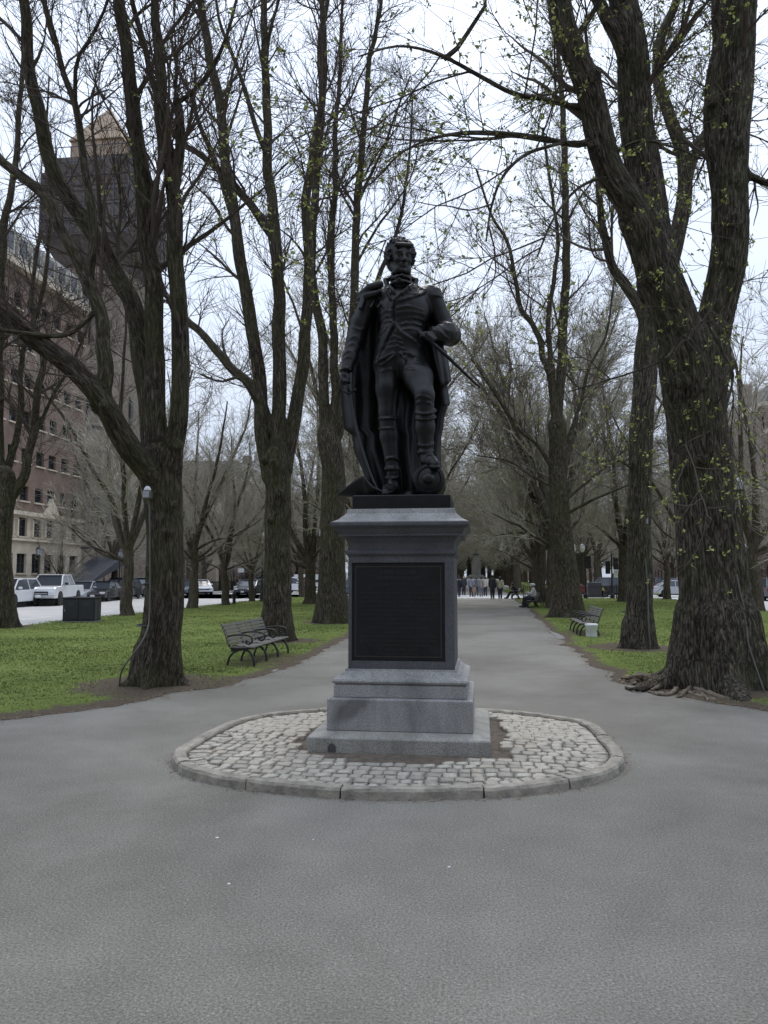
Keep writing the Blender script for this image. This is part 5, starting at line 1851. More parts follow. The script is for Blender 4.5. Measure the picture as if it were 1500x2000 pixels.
# big near right tree
NEAR['R1'] = traced_tree('elm_tree', 'massive furrowed tree at the right front with flared base and bare roots', TR([(1405, 1346, 0), (1400, 1250), (1394, 1150), (1386, 1050), (1380, 950), (1372, 850), (1364, 760), (1358, 690)], [176, 148, 134, 127, 121, 117, 122, 138]), [
    ([(1350, 780, 0), (1325, 670, -.1), (1292, 570, -.2), (1262, 490, -.3), (1240, 440, -.4)], (116, 84)),
    ([(1275, 530, -.35), (1238, 430, -.5), (1202, 350, -.6), (1177, 270, -.7), (1156, 190, -.8), (1126, 110, -.9), (1098, 50, -1), (1085, -10, -1), (1060, -140, -1.1)], (74, 50)),
    ([(1285, 560, -.1), (1273, 430, 0), (1258, 300, 0), (1245, 200, 0), (1233, 110, 0), (1222, 30, 0), (1215, -40), (1200, -160)], (96, 62)),
    ([(1232, 130, 0), (1195, 60, 0), (1165, 0, 0), (1130, -80, 0)], (40, 24)),
    ([(1375, 740, .1), (1393, 620, .1), (1411, 520, .1), (1427, 400, .1), (1439, 280, .1), (1447, 150, .1), (1450, 0, .1), (1450, -160, .1)], (92, 74)),
    ([(1412, 440, .1), (1398, 310, .1), (1391, 190), (1404, 90), (1400, 20), (1393, -80)], (50, 32)),
    ([(1162, 275, -.7), (1120, 280, -.9), (1060, 272, -1.1), (1000, 262, -1.4), (930, 258, -1.8), (880, 262, -2.1), (835, 272, -2.4), (780, 300, -2.6)], (19, 3)),
    ([(1150, 215, -.7), (1120, 208, -.8), (1060, 195, -1.1), (1000, 182, -1.5), (940, 150, -2.0), (880, 118, -2.4), (830, 98, -2.7), (770, 90, -3), (700, 110, -3.2)], (15, 3)),
    ([(868, 115, -2.4), (895, 95, -2.4), (915, 60, -2.4), (935, 30, -2.4), (950, 5, -2.4), (945, -40, -2.4)], (11, 7)),
    ([(1405, 535, -.62), (1395, 590, -.7), (1375, 625, -.85), (1330, 660, -1), (1302, 700, -1.1), (1250, 722, -1.2), (1180, 745, -1.3), (1110, 765, -1.4)], (9, 3)),
    ([(1382, 628, -.75), (1412, 690, -.75), (1432, 730, -.8), (1420, 790, -.85), (1405, 830, -.9), (1350, 860, -1.0), (1320, 880, -1.1)], (8, 3)),
    ([(1448, 330, 0), (1478, 352, -.1), (1520, 362, -.3), (1580, 360, -.5)], (20, 14)),
    ([(1115, 85, -.9), (1160, 20, -1.0), (1190, -40, -1.1)], (16, 9)),
    ([(1195, 345, -.6), (1160, 352, -1.0), (1120, 375, -1.3), (1080, 430, -1.7), (1050, 500, -2.0)], (9, 4)),
    ([(1100, 278, -1.0), (1030, 300, -1.6), (985, 340, -2.0), (960, 400, -2.2), (950, 470, -2.4)], (9, 4)),
    ([(1200, 300, -.6), (1250, 275, -1.2), (1310, 285, -1.6), (1370, 310, -1.9)], (9, 4)),
], 12.2, 25, M['bark_r'], nb=.62, drop=.22, depth=.024, flare=(.62, 5, 2.2), knots=((1441, 285, -.15, .10), (1437, 352, -.15, .10), (1428, 432, -.15, .13), (1432, 520, -.18, .08), (1392, 195, -.05, .10), (1163, 148, -1.0, .09), (1095, 70, -1.2, .10), (1160, 285, -.9, .09), (1330, 745, -.42, .12), (1408, 640, -.25, .10), (1424, 712, -.05, .08), (1370, 900, -.42, .08)), vox=(.026, .06), budm=M['bud'], budp=.30, buds=.030, twig_r=.0032, tw=.95)
# second right tree
NEAR['R2'] = traced_tree('elm_tree', 'slim straight tree standing behind the massive right tree, green moss on its lower trunk', TR([(1243, 1270, 0), (1245, 1180), (1248, 1100), (1245, 1000), (1245, 900), (1252, 800), (1265, 720), (1275, 640), (1288, 570)], [66, 52, 48, 46, 46, 46, 46, 46, 44]), [
    ([(1275, 660, 0), (1240, 590, .1), (1205, 535, .2), (1180, 470, .2), (1172, 400, .2), (1165, 330, .2), (1150, 200, .2)], (32, 10)),
    ([(1287, 580, 0), (1322, 470, .2), (1335, 380, .2), (1330, 300, .2), (1305, 230, .2), (1285, 160, .2), (1290, 80, .2), (1320, 0, .2), (1330, -70, .2)], (44, 18)),
    ([(1335, 380, .2), (1362, 290, .3), (1388, 240, .4), (1402, 170, .5), (1420, 60, .5)], (25, 10)),
    ([(1290, 130, .2), (1330, 80, 0), (1370, 20, -.2), (1400, -20, -.3)], (12, 6)),
    ([(1250, 930, 0), (1210, 900, -.5), (1160, 905, -1.0)], (8, 3)),
], 18.4, 26, M['bark_r'], nb=.8, drop=.08, depth=.02, flare=(.5, 5, 2.2), vox=(.03, .08), budm=M['bud'], budp=.22, buds=.034, twig_r=.0045)
# third right tree
NEAR['R3'] = traced_tree('linden_tree', 'dark forked tree right behind the right bench, stems rising over the path', TR([(1108, 1208, 0), (1105, 1120), (1098, 1020), (1092, 920), (1090, 830)], [62, 46, 41, 37, 36]), [
    ([(1090, 850, 0), (1098, 700), (1105, 560), (1105, 430), (1102, 300), (1098, 200), (1090, 100), (1085, 0)], (26, 9)),
    ([(1085, 840, 0), (1075, 740), (1062, 700), (1045, 640), (1015, 600), (1003, 530), (990, 470), (960, 420), (930, 330)], (20, 5)),
    ([(1078, 740, 0), (1070, 640), (1080, 560), (1090, 470), (1078, 380), (1060, 250)], (15, 6)),
    ([(1088, 930, 0), (1050, 870, -.3), (1015, 840, -.6), (960, 760, -.9), (920, 700, -1.0)], (12, 4)),
    ([(1100, 980, 0), (1160, 930, .3), (1220, 880, .5), (1290, 830, .8)], (10, 3)),
    ([(1100, 1010, 0), (1160, 975, -.6), (1210, 955, -1.0), (1260, 930, -1.3)], (9, 3)),
    ([(1094, 960, 0), (1040, 930, .4), (990, 900, .8), (930, 890, 1.1)], (9, 3)),
    ([(1092, 900, 0), (1130, 800, .3), (1150, 720, .5), (1185, 650, .8), (1200, 540, 1.0)], (12, 4)),
], 32.8, 27, M['bark'], nb=.62, drop=0.0, depth=.02, flare=(.5, 5, 2.2), vox=(.04, .10), budm=M['bud'], budp=.09, buds=.038, twig_r=.0065, tw=1.2)

# ------------------------------------------------------------------ general bare street trees (a few forms, copied)
def generic_tree(seed, H=17.0, fork=3.6, r0=.36, nst=4, spread=.22, budm=None, budp=.04, dens=1.0, tr=.008, tw=1.0, thin=False):
    rng = np.random.default_rng(seed)
    n = 16
    z = np.linspace(0, fork, n)
    wob = np.cumsum(rng.normal(0, .02, (n, 2)), 0)
    P = np.column_stack([wob, z]); P[0, 2] = -.06
    R = r0 * (1 - .22 * z / fork)
    limbs = [(P, R)]
    a0 = rng.uniform(0, 6.28)
    for i in range(nst):
        a = a0 + i * 2 * np.pi / nst + rng.normal(0, .3)
        m = 24
        d = unit(np.array((math.cos(a) * spread * rng.uniform(.6, 2.0), math.sin(a) * spread * rng.uniform(.6, 2.0), 1.0)))
        p = P[-1] + np.array((0, 0, -.5 + .2 * i * rng.uniform(0, 1)))
        q = [p]
        L = (H - fork) * rng.uniform(.75, 1.05)
        for k in range(m - 1):
            d = d + rng.normal(0, .06, 3); d[2] += .03
            d = unit(d)
            p = p + d * L / (m - 1)
            q.append(p)
        limbs.append((np.array(q), np.linspace(r0 * rng.uniform(.42, .62), .035, m)))
    # low spreading boughs
    for i in range(4):
        a = rng.uniform(0, 6.28)
        m = 14
        d = unit(np.array((math.cos(a), math.sin(a), rng.uniform(.25, .7))))
        p = P[-1] * rng.uniform(.72, .98)
        q = [p]
        L = rng.uniform(3, 5.5)
        for k in range(m - 1):
            d = d + rng.normal(0, .10, 3); d[2] += .04
            d = unit(d); p = p + d * L / (m - 1); q.append(p)
        limbs.append((np.array(q), np.linspace(r0 * .28, .02, m)))
    trunk = trunk_mesh('trunk', limbs, M['bark_far'], (16, 8), (.5, 5, rng.uniform(0, 6)), .012, seed)
    P0 = np.stack([resample(p, r, 24)[0] for p, r in limbs[1:]])
    R0 = np.stack([resample(p, r, 24)[1] for p, r in limbs[1:]])
    P1, R1 = grow(rng, P0, R0, 2.0 * dens, .12, 1, 2.7 * tw, 44, .15, .05, .12, 6, .4, .014, .007, rmax=.06)
    P2, R2 = grow(rng, P1, R1, 4.0 * dens, .1, 1, 1.45 * tw, 38, .06, .035, .13, 5, .55, .009, .005, rmax=.02)
    P3, R3 = grow(rng, P2, R2, 6.8 * dens, .1, 1, .86 * tw, 34, .05, .03, .13, 3, .6, tr * 1.25, .006, rmax=.012)
    Vs, Fs, off = [], [], 0
    for P, R, k in ((P1, R1, 5), (P2, R2, 3), (P3, R3, 3)):
        V, F, _ = tubes(P, R, k)
        Vs.append(V); Fs.append(F + off); off += len(V)
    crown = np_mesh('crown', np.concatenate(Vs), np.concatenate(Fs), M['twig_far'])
    bud = None
    if budm is not None:
        V, F = leaf_clusters(rng, P3, budp, .05, 3)
        bud = np_mesh('buds', V, F, budm)
    return trunk, crown, bud

FORMS = [generic_tree(101, nst=5, spread=.28, budm=M['bud_far'], budp=.05), generic_tree(102, H=18, fork=4.2, r0=.40, nst=4, spread=.26, budm=M['bud_far'], budp=.14), generic_tree(103, H=16, fork=3.0, r0=.34, nst=5, spread=.32, budm=M['bud_far'], budp=.06),
         generic_tree(104, H=17, fork=3.8, r0=.38, nst=4, spread=.26, budm=M['bud_far'], budp=.18)]
SMALL = [generic_tree(111, H=14.5, fork=3.0, r0=.27, nst=5, spread=.38, dens=.86, tr=.008), generic_tree(112, H=15.0, fork=3.4, r0=.28, nst=5, spread=.42, dens=.86, tr=.008)]
FLOWER = generic_tree(113, H=5.5, fork=1.2, r0=.12, nst=5, spread=.8, budm=M['blossom'], budp=.55, dens=.9, tr=.008, tw=.7)

def plant(form, x, y, label, name='bare_tree', s=1.0, rz=None, group=None):
    global _pl
    t = thing(name, label, 'tree', (x, y, 0), random.uniform(0, 6.28) if rz is None else rz, group)
    t.scale = (s, s, s * random.uniform(.95, 1.06))
    obj('trunk', form[0], t)
    obj('crown', form[1], t)
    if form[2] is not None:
        tag(obj('buds', form[2], t), kind='stuff')
    return t

random.seed(44)
def gx(px, py):
    g = ground(px, py); return g[0], g[1]
# kerb-side trees along the left street
for px, py, lab, f, s in ((247, 1205, 'small tree at the left kerb just right of the black utility cabinet', SMALL[0], .95), (376, 1190, 'tree at the left kerb directly behind the nearest left trunk, forking low', SMALL[1], .95),
                       (440, 1184, 'tree at the left kerb beside the fire hydrant', SMALL[0], .85), (493, 1176, 'thin pale tree at the left kerb by the black street lamp', SMALL[1], .7),
                       (591, 1166, 'tree at the street corner left, seen between two big trunks', SMALL[1], .9), (1481, 1194, 'kerb-side tree at the far right edge beside the street', SMALL[0], 1.1), (1303, 1172, 'leaning kerb-side tree seen between the two right trunks', SMALL[1], .95)):
    x, y = gx(px, py)
    plant(f, x, y, lab, 'street_tree', s)
plant(SMALL[0], 13.4, 27.5, 'kerb-side tree on the right, out past the massive trunk', 'street_tree', 1.0)
plant(SMALL[1], 13.3, 49.0, 'kerb-side tree on the right street, next to last before the corner', 'street_tree', 1.0)
# inner rows beside the path
inner = [(-5.5, 35.6, FORMS[0], 'tree hidden mostly behind the statue, fourth along the left side of the path'), (-5.5, 43.5, FORMS[1], 'fifth tree along the left side of the path, behind the statue'),
         (-5.5, 51.5, FORMS[2], 'sixth tree along the left side of the path, near the corner'), (3.75, 41.5, FORMS[1], 'mossy tree behind the cyclist on the right side of the path'),
         (4.0, 43.6, FORMS[3], 'thin mossy tree crowding the tree by the cyclist'), (3.7, 49.5, FORMS[0], 'right path-side tree just beyond the cyclist bench'), (3.9, 56.5, FORMS[2], 'last right path-side tree before the cross street'),
         (-10.4, 46.0, FORMS[2], 'bare tree in the middle of the left lawn far back'), (9.2, 52.0, FORMS[0], 'bare tree in the middle of the right lawn far back')]
for x, y, f, lab in inner:
    plant(f, x, y, lab, 'bare_tree', 1.02)
# far rows beyond the cross street
far = []
for i, y in enumerate(np.arange(81, 230, 8.0)):
    far += [(-5.6, y, i), (4.0, y + 1.5, i + 1), (-14.0, y + 3, i + 2), (12.2, y + 4, i + 3)]
for x, y, i in far:
    plant(FORMS[(i * 3 + int(abs(x))) % 4], x + random.uniform(-.5, .5), y + random.uniform(-1, 1), 'bare tree in the long rows of the avenue beyond the cross street', 'avenue_tree', random.uniform(1.0, 1.22), group='avenue trees beyond the cross street')
# unseen avenue trees added behind the viewer to darken the front faces
for i, (x, y) in enumerate(((-5.3, -4.5), (3.9, -5.0), (-5.4, -12.5), (3.8, -13), (-5.2, -20.5), (4.0, -21), (-5.4, -29), (3.7, -30), (-14.5, -8), (12.4, -9), (-14.6, -22), (12.3, -24), (-.6, -34))):
    plant(FORMS[i % 4], x, y, 'unseen bare tree added behind the viewer to darken the front faces', 'avenue_tree', .95, group='trees added unseen behind the viewer')
# trees in front of the houses
for x, y, f, s, lab in ((-31.2, 80, SMALL[1], 1.2, 'spreading bare tree in front of the church tower'), (-30.2, 52.5, SMALL[0], .42, 'small bare tree before the pale house front on the left'), (-30.0, 60.3, SMALL[0], 1.1, 'bare tree at the corner of the apartment house and scaffolding'),
                     (-31.2, 90, SMALL[0], 1.15, 'bare tree before the church gable'), (-31.5, 102, SMALL[1], 1.25, 'bare tree before the first brown rowhouse'), (-31.5, 114, SMALL[0], 1.3, 'bare tree before the middle brown rowhouses'), (-31.5, 130, SMALL[1], 1.3, 'bare tree before the farther brown rowhouses'),
                     (29.5, 44, SMALL[1], 1.2, 'bare tree before the brick houses at the right edge'), (30, 58, SMALL[0], 1.25, 'bare tree before the right brick houses near the corner'), (30, 84, SMALL[1], 1.25, 'bare tree before the right houses beyond the corner'),
                     (30, 100, SMALL[0], 1.3, 'bare tree farther along before the right houses'), (30, 118, SMALL[1], 1.3, 'bare tree deep along before the right houses')):
    plant(f, x, y, lab, 'front_garden_tree', s)
for x, y, f, s, lab in ((-29.6, 72 + 8, FORMS[2], .9, 'tall bare tree on the left pavement just past the crossing'), (-29.4, 95, FORMS[0], .9, 'tall bare tree on the left pavement before the church end'), (-29.4, 109, FORMS[1], .95, 'tall bare tree on the left pavement before the second rowhouse'),
                     (-29.4, 122, FORMS[3], .95, 'tall bare tree on the left pavement before the third rowhouse'), (-29.4, 140, FORMS[2], 1.0, 'tall bare tree far along the left pavement'), (25, 82, FORMS[0], .95, 'tall bare tree on the right pavement just past the crossing'),
                     (25, 93, FORMS[1], .95, 'tall bare tree on the right pavement before the second brick house'), (25, 106, FORMS[2], .95, 'tall bare tree on the right pavement before the third brick house'), (25, 122, FORMS[3], 1.0, 'tall bare tree far along the right pavement'), (25.2, 52, FORMS[0], .9, 'tall bare tree on the right pavement before the crossing')):
    plant(f, x, y, lab, 'street_tree', s)
for i, y in enumerate(range(136, 260, 15)):
    plant(FORMS[i % 4], -29.3, y + 22, 'bare tree on the far pavements beyond the crossing', 'street_tree', 1.0, group='trees on the far pavements')
    plant(FORMS[(i + 2) % 4], 24.8, y, 'bare tree on the far pavements beyond the crossing', 'street_tree', 1.0, group='trees on the far pavements')
for i, (x, y) in enumerate(((-1.6, 138), (1.4, 150), (-.6, 166), (2.0, 185), (-2.2, 205), (.4, 225), (-6, 262), (6, 266), (0, 275), (-14, 270), (14, 272))):
    plant(FORMS[i % 4], x, y, 'bare tree closing the view at the far end of the avenue', 'avenue_tree', 1.0 + .1 * (i % 3), group='trees closing the avenue')
for x, y, lab, s in ((-30.8, 104, 'white blossoming tree before the brown rowhouses left', 1.0), (-30.5, 92, 'white blossoming tree nearer the church', .8), (29.2, 66, 'white blossoming tree by the right street', .85), (29.0, 92, 'white blossoming tree before the far right houses', 1.0)):
    plant(FLOWER, x, y, lab, 'flowering_tree', s)
# ------------------------------------------------------------------ buildings
def facade(root, X, s, y0, y1, z0, z1, wins, wallm, framem, depth=12.0, name='wall', sill=True, thick=0.35):
    """front wall at plane x = X facing s (+1 / -1) with real openings; wins: (yc, z bottom, width, height). Local to root (at X, y0, 0)."""
    ys = sorted({0.0, y1 - y0} | {round(w[0] - y0 - w[2] / 2, 4) for w in wins} | {round(w[0] - y0 + w[2] / 2, 4) for w in wins})
    zs = sorted({z0, z1} | {round(w[1], 4) for w in wins} | {round(w[1] + w[3], 4) for w in wins})
    mb = MB()
    for a, b in zip(ys, ys[1:]):
        for c, d in zip(zs, zs[1:]):
            ym, zm = (a + b) / 2 + y0, (c + d) / 2
            if any(abs(ym - w[0]) < w[2] / 2 and w[1] < zm < w[1] + w[3] for w in wins):
                continue
            mb.add([(0, a, c), (0, b, c), (0, b, d), (0, a, d)], [(0, 1, 2, 3)])
    for (yc, zb, w, h) in wins:
        a, b, c, d = yc - y0 - w / 2, yc - y0 + w / 2, zb, zb + h
        t = -s * thick
        mb.add([(0, a, c), (0, b, c), (0, b, d), (0, a, d), (t, a, c), (t, b, c), (t, b, d), (t, a, d)], [(0, 1, 5, 4), (1, 2, 6, 5), (2, 3, 7, 6), (3, 0, 4, 7)])
    L = y1 - y0
    t = -s * thick
    e = -s * depth
    mb.add([(0, 0, z0), (0, L, z0), (0, L, z1), (0, 0, z1), (e, 0, z0), (e, L, z0), (e, L, z1), (e, 0, z1)], [(0, 4, 7, 3), (1, 2, 6, 5), (4, 5, 6, 7), (3, 7, 6, 2)])
    mb.add([(t * 1.4, 0.02, z0), (t * 1.4, L - .02, z0), (t * 1.4, L - .02, z1 - .02), (t * 1.4, .02, z1 - .02)], [(0, 1, 2, 3)])
    mb.build(name, wallm, root)
    cache = {}
    for (yc, zb, w, h) in wins:
        k = (round(w, 2), round(h, 2))
        if k not in cache:
            f = MB()
            b_ = .07
            for (cy, cz, sy, sz) in ((0, b_ / 2, w, b_), (0, h - b_ / 2, w, b_), (-w / 2 + b_ / 2, h / 2, b_, h - 2 * b_), (w / 2 - b_ / 2, h / 2, b_, h - 2 * b_), (0, h / 2, w - 2 * b_, .06)):
                f.box((0, cy, cz), (.08, sy, sz))
            f.box((0, 0, h * .75), (.05, .035, h * .5 - b_ - .035))
            g = MB().box((0, 0, h / 2), (.02, w - 2 * b_ - .004, h - 2 * b_ - .004))
            sl = MB().box((s * (thick * .7), 0, -.05), (.22, w + .2, .10))
            cache[k] = (f.mesh('window', framem), g.mesh('pane', M['glass']), sl.mesh('sill', M['limestone']))
        f, g, sl = cache[k]
        o = obj('window', f, root, (-s * thick * .62, yc - y0, zb))
        obj('pane', g, o, (-s * .045, 0, 0))
        if sill:
            obj('sill', sl, o)

# --- red brick apartment house with pale stone lower storeys
BX = -32.0
yR = float(on_x(157, 1100, BX)[1])
cols_px = (42, 71, 95, 120, 143)
cols = [float(on_x(p, 1100, BX)[1]) for p in cols_px]
zr = lambda row: float(on_x(143, row, BX)[2])
apt_y0 = 36.0
apt = thing('apartment_house', 'tall red brick apartment house with pale stone lower storeys at the left edge', 'building', (BX, apt_y0, 0))
z_st = zr(1020)
step_ = cols[2] - cols[1]
allc = cols + [cols[0] - step_ * k for k in range(1, 14) if cols[0] - step_ * k > apt_y0 + 1]
wst = [(c, zr(1120), 1.15, zr(1086) - zr(1120)) for c in allc] + [(c, zr(1056), 1.05, zr(1023) - zr(1056)) for c in allc]
facade(apt, BX, 1, apt_y0, yR, 0.0, z_st, wst, M['limestone'], M['frame_d'], name='stone_storeys')
wbr, zk = [], 994
for k in range(6):
    for c in allc:
        wbr.append((c, zr(994 - 66 * k), 1.0, zr(968) - zr(994)))
z_top = zr(600)
facade(apt, BX, 1, apt_y0, yR, z_st + .28, z_top, wbr, M['brick'], M['frame_d'], name='brick_storeys')
L = yR - apt_y0
co = MB()
co.box((.10, L / 2, z_st + .14), (.5, L + .3, .276))
co.build('stone_cornice', M['limestone'], apt)
co = MB()
zb = zr(1062)
co.box((.07, L / 2, zb), (.4, L + .2, .16))
co.build('string_course', M['limestone'], apt)
for c in cols + [cols[0] - step_ * k for k in (1, 2)]:
    MB().box((.07, c - apt_y0 - .80, (zr(1058) + z_st) / 2 - .1), (.22, .16, z_st - zr(1058) - .35)).build('pilaster', M['limestone'], apt)
MB().prism([(-1.0, 0), (1.0, 0), (.15, 1.0), (0, 1.25), (-.15, 1.0)], -.12, .2, 'x', Matrix.Translation((0, cols[2] - apt_y0, z_st + .29))).build('stone_gablet', M['limestone'], apt)
MB().box((.5, cols[3] - apt_y0 + .5, zr(994) - .35), (1.0, 2.0, .12)).build('balcony', M['iron'], apt)
MB().box((.2, L / 2, z_top + .25), (.7, L + .4, .5)).build('roof_cornice', M['limestone'], apt)
rf = MB().prism([(.1, 0), (-1.6, 3.4), (-11.9, 3.6), (-11.9, 0)], .05, L - .05, 'y', Matrix.Translation((0, 0, z_top + .51))).build('mansard_roof', M['slate'], apt)
for c in allc:
    d = MB().box((-.35, c - apt_y0, z_top + 1.6), (1.2, 1.2, 1.7))
    do = d.build('dormer', M['frame_w'], apt)
    MB().box((.27, c - apt_y0, z_top + 1.65), (.04, .8, 1.2)).build('pane', M['glass'], do)

# scaffolding on the end wall of that house
sc = thing('scaffolding', 'bluish steel scaffolding against the end of the brick apartment house', 'scaffolding', (BX - 4.5, yR + .35, 0))
tb = MB()
for ix in range(4):
    for iy in (0, 1.3):
        tb.tube([(ix * 1.9, iy, 0), (ix * 1.9, iy, 19)], .05, 6)
for k in range(1, 10):
    for iy in (0, 1.3):
        tb.tube([(0, iy, k * 2.0), (5.7, iy, k * 2.0)], .045, 6)
for k in range(9):
    tb.tube([(0, 1.3, k * 2.0), (1.9, 1.3, k * 2.0 + 2)], .04, 6)
    tb.tube([(5.7, 1.3, k * 2.0), (3.8, 1.3, k * 2.0 + 2)], .04, 6)
tb.build('tubes', M['steel'], sc)
for k in range(1, 10):
    MB().box((2.85, .65, k * 2.0 + .08), (5.7, 1.15, .06)).build('deck', M['steel'], sc)

# --- church tower under scaffolding
TD = 92.0
tcx, tcy, _ = at(187, 1125, TD)
tw_ = 165 / 1500 * TD / 1.35
zt = lambda row: float(height_at(tcx, tcy, row))
tow = thing('church_tower', 'tall square church tower wrapped in dark scaffold netting under a pyramid tile roof', 'church tower', (tcx, tcy, 0))
zN0 = zt(495)
zN1 = float(height_at(tcx + 2, tcy - 5.0, 302))
MB().box((0, 0, zN0 / 2 + .5), (tw_, tw_, zN0 + 1)).build('shaft', M['pudding'], tow)
for q in range(4):
    for k in range(3):
        T = Matrix.Rotation(q * math.pi / 2, 4, 'Z')
        MB().box((0, -tw_ / 2 - .1, zN0 * (.3 + .22 * k)), (.7, .3, 3.4), T).build('belfry_window', M['frame_d'], tow)
nw = 240 / 1500 * TD / 1.35
MB().box((0, 0, (zN0 + zN1) / 2), (tw_ + .5, tw_ + .5, zN1 - zN0)).build('belfry', M['pudding'], tow)
MB().square([(tw_ / 2 + .05, zN0 - 3.2), (nw / 2, zN0)]).build('scaffold_bracket', M['netting'], tow)
lifts = 5
rnet = random.Random(4)
for q in range(4):
    T = Matrix.Rotation(q * math.pi / 2, 4, 'Z')
    for k in range(lifts):
        for c in range(3):
            za = zN0 + (zN1 - zN0) * k / lifts
            zb = zN0 + (zN1 - zN0) * (k + 1) / lifts
            w = nw / 3
            wid = nw / 2 * (1.0 if k < 4 else .92)
            MB().box((-nw / 2 + w * (c + .5), -wid + rnet.uniform(-.05, .05), (za + zb) / 2), (w - .12, .06, zb - za - .12), T).build('net_panel', M['netting'], tow)
po = MB()
for q in range(4):
    T = Matrix.Rotation(q * math.pi / 2, 4, 'Z')
    for c in range(7):
        po.tube([(-nw / 2 + nw * c / 6, -nw / 2 - .12, zN0 - .3), (-nw / 2 + nw * c / 6, -nw / 2 - .12, zN1 + .9)], .07, 5, T)
    for k in range(7):
        z = zN0 + (zN1 + .9 - zN0) * k / 6
        po.tube([(-nw / 2, -nw / 2 - .14, z), (nw / 2, -nw / 2 - .14, z)], .06, 5, T)
po.build('scaffold_poles', M['steel'], tow)
apex = zt(213)
MB().square([(3.2, zN1 - 1.0), (3.2, zt(303)), (3.45, zt(301)), (3.4, zt(299)), (.1, apex)]).build('pyramid_roof', M['tile'], tow)
MB().lathe([(.05, apex - .1), (.18, apex), (.1, apex + .5), (.02, apex + 1.1)], 8).build('finial', M['slate'], tow)

# --- church body beside the tower
def gabled(name, label, cat, X, s, y0, y1, zw, zridge, wallm, roofm, wins, framem, depth=10.0):
    r = thing(name, label, cat, (X, y0, 0))
    facade(r, X, s, y0, y1, 0.0, zw, wins, wallm, framem, depth)
    L = y1 - y0
    MB().prism([(.35 * s, 0), (-s * depth / 2, zridge - zw), (-s * depth - .35 * s, 0)], -.3, L + .3, 'y', Matrix.Translation((0, 0, zw))).build('roof', roofm, r)
    return r
ch = gabled('church', 'grey brown stone church with narrow lancet windows beside its tower', 'church', -33.0, 1, 80.0, 103.0, 7.8, 12.0, M['pudding'], M['slate'],
            [(82.5 + 2.1 * k, 2.0, .8, 4.2) for k in range(10)], M['frame_d'], 13)
MB().prism([(-3.2, 0), (3.2, 0), (3.2, 7.0), (0, 11.5), (-3.2, 7.0)], 0.05, 1.6, 'x', Matrix.Translation((0, 12, 0))).build('gable_front', M['limestone'], ch)
for dy in (-1.3, 0, 1.3):
    MB().prism([(-.35, 2), (.35, 2), (.35, 6.6), (0, 7.6), (-.35, 6.6)], 1.5, 1.68, 'x', Matrix.Translation((0, 12 + dy, 0))).build('lancet_window', M['glass'], ch)

# --- rowhouses
def rowhouse(label, X, s, y0, w, storeys, hst, wallm, seed):
    rnd = random.Random(seed)
    n = max(3, int(w / 2.4))
    wins = [(y0 + w * (k + .5) / n, .9 + hst * f, 1.1, hst * .58) for f in range(storeys) for k in range(n)]
    r = thing('rowhouse', label, 'building', (X, y0, 0))
    zt_ = storeys * hst + .5
    facade(r, X, s, y0, y0 + w, 0, zt_, wins, wallm, M['frame_d'], 12)
    MB().box((.15 * s, w / 2, zt_ + .25), (.7, w, .498)).build('roof_cornice', M['limestone'], r)
    MB().prism([(.1 * s, 0), (-1.4 * s, 2.6), (-11.9 * s, 2.8), (-11.9 * s, 0)], .05, w - .05, 'y', Matrix.Translation((0, 0, zt_ + .5))).build('mansard_roof', M['slate'], r)
    for k in range(n // 2):
        MB().box((-.3 * s, w * (k + .5) / (n // 2), zt_ + 1.5), (1.1, 1.3, 1.5)).build('dormer', M['frame_w'], r)
    yd = w * .5 / n + w / n
    st = MB()
    for k in range(5):
        st.box((s * (1.6 - .3 * k), yd - w / n * .5, .1 + .18 * k), (.3, 1.8, .2 + .36 * k if False else .2))
    st.build('front_steps', M['pudding'], r)
    MB().box((-3, w * .85, zt_ + 4.2), (1.2, .9, 2.4)).build('chimney', M['brick_b'], r)
    return r
for i, (lab, y0, w, st, m) in enumerate((('first brown brick rowhouse just beyond the stone church', 105, 12, 5, 'brick_b'), ('second brown brick rowhouse beyond the church', 117.2, 11, 4, 'brick'),
                                         ('third brown brick rowhouse beyond the church', 128.4, 13, 5, 'brick_b'), ('fourth brown brick rowhouse far down the left street', 141.6, 14, 4, 'brick'),
                                         ('fifth and farthest brown rowhouse down the left street', 155.8, 30, 5, 'brick_b'))):
    rowhouse(lab, -33.0, 1, y0, w, st, 2.9, M[m], i)
for i, (lab, y0, w, st, m) in enumerate((('red brick house at the right edge, first beyond the right corner', 79.5, 13, 5, 'brick_b'), ('tall red brick house at the right edge with its flat top showing above the cars', 92.7, 16, 6, 'brick'),
                                         ('third brick house along the right street', 108.9, 14, 4, 'brick_b'), ('fourth brick house along the right street', 123.1, 18, 5, 'brick'), ('fifth and farthest brick house along the right street', 141.3, 40, 5, 'brick_b'))):
    rowhouse(lab, 33.0, -1, y0, w, st, 3.5, M[m], i + 20)
for lab, x, y, w, h in (('far brick block closing the view at the end of the avenue, left part', -26, 300, 30, 20), ('far brick block closing the view at the end of the avenue, right part', 28, 310, 34, 22)):
    r = thing('far_building', lab, 'building', (x, y, 0))
    MB().box((0, 0, h / 2), (w, 12, h)).build('wall', M['brick'], r)
    for k in range(9):
        for f in range(5):
            MB().box((-w / 2 + w * (k + .5) / 9, -6.02, 2.5 + f * 3.7), (1.3, .06, 2.0)).build('window', M['glass'], r)
    MB().box((0, 0, h + .5), (w + .6, 12.6, 1.0)).build('roof', M['slate'], r)

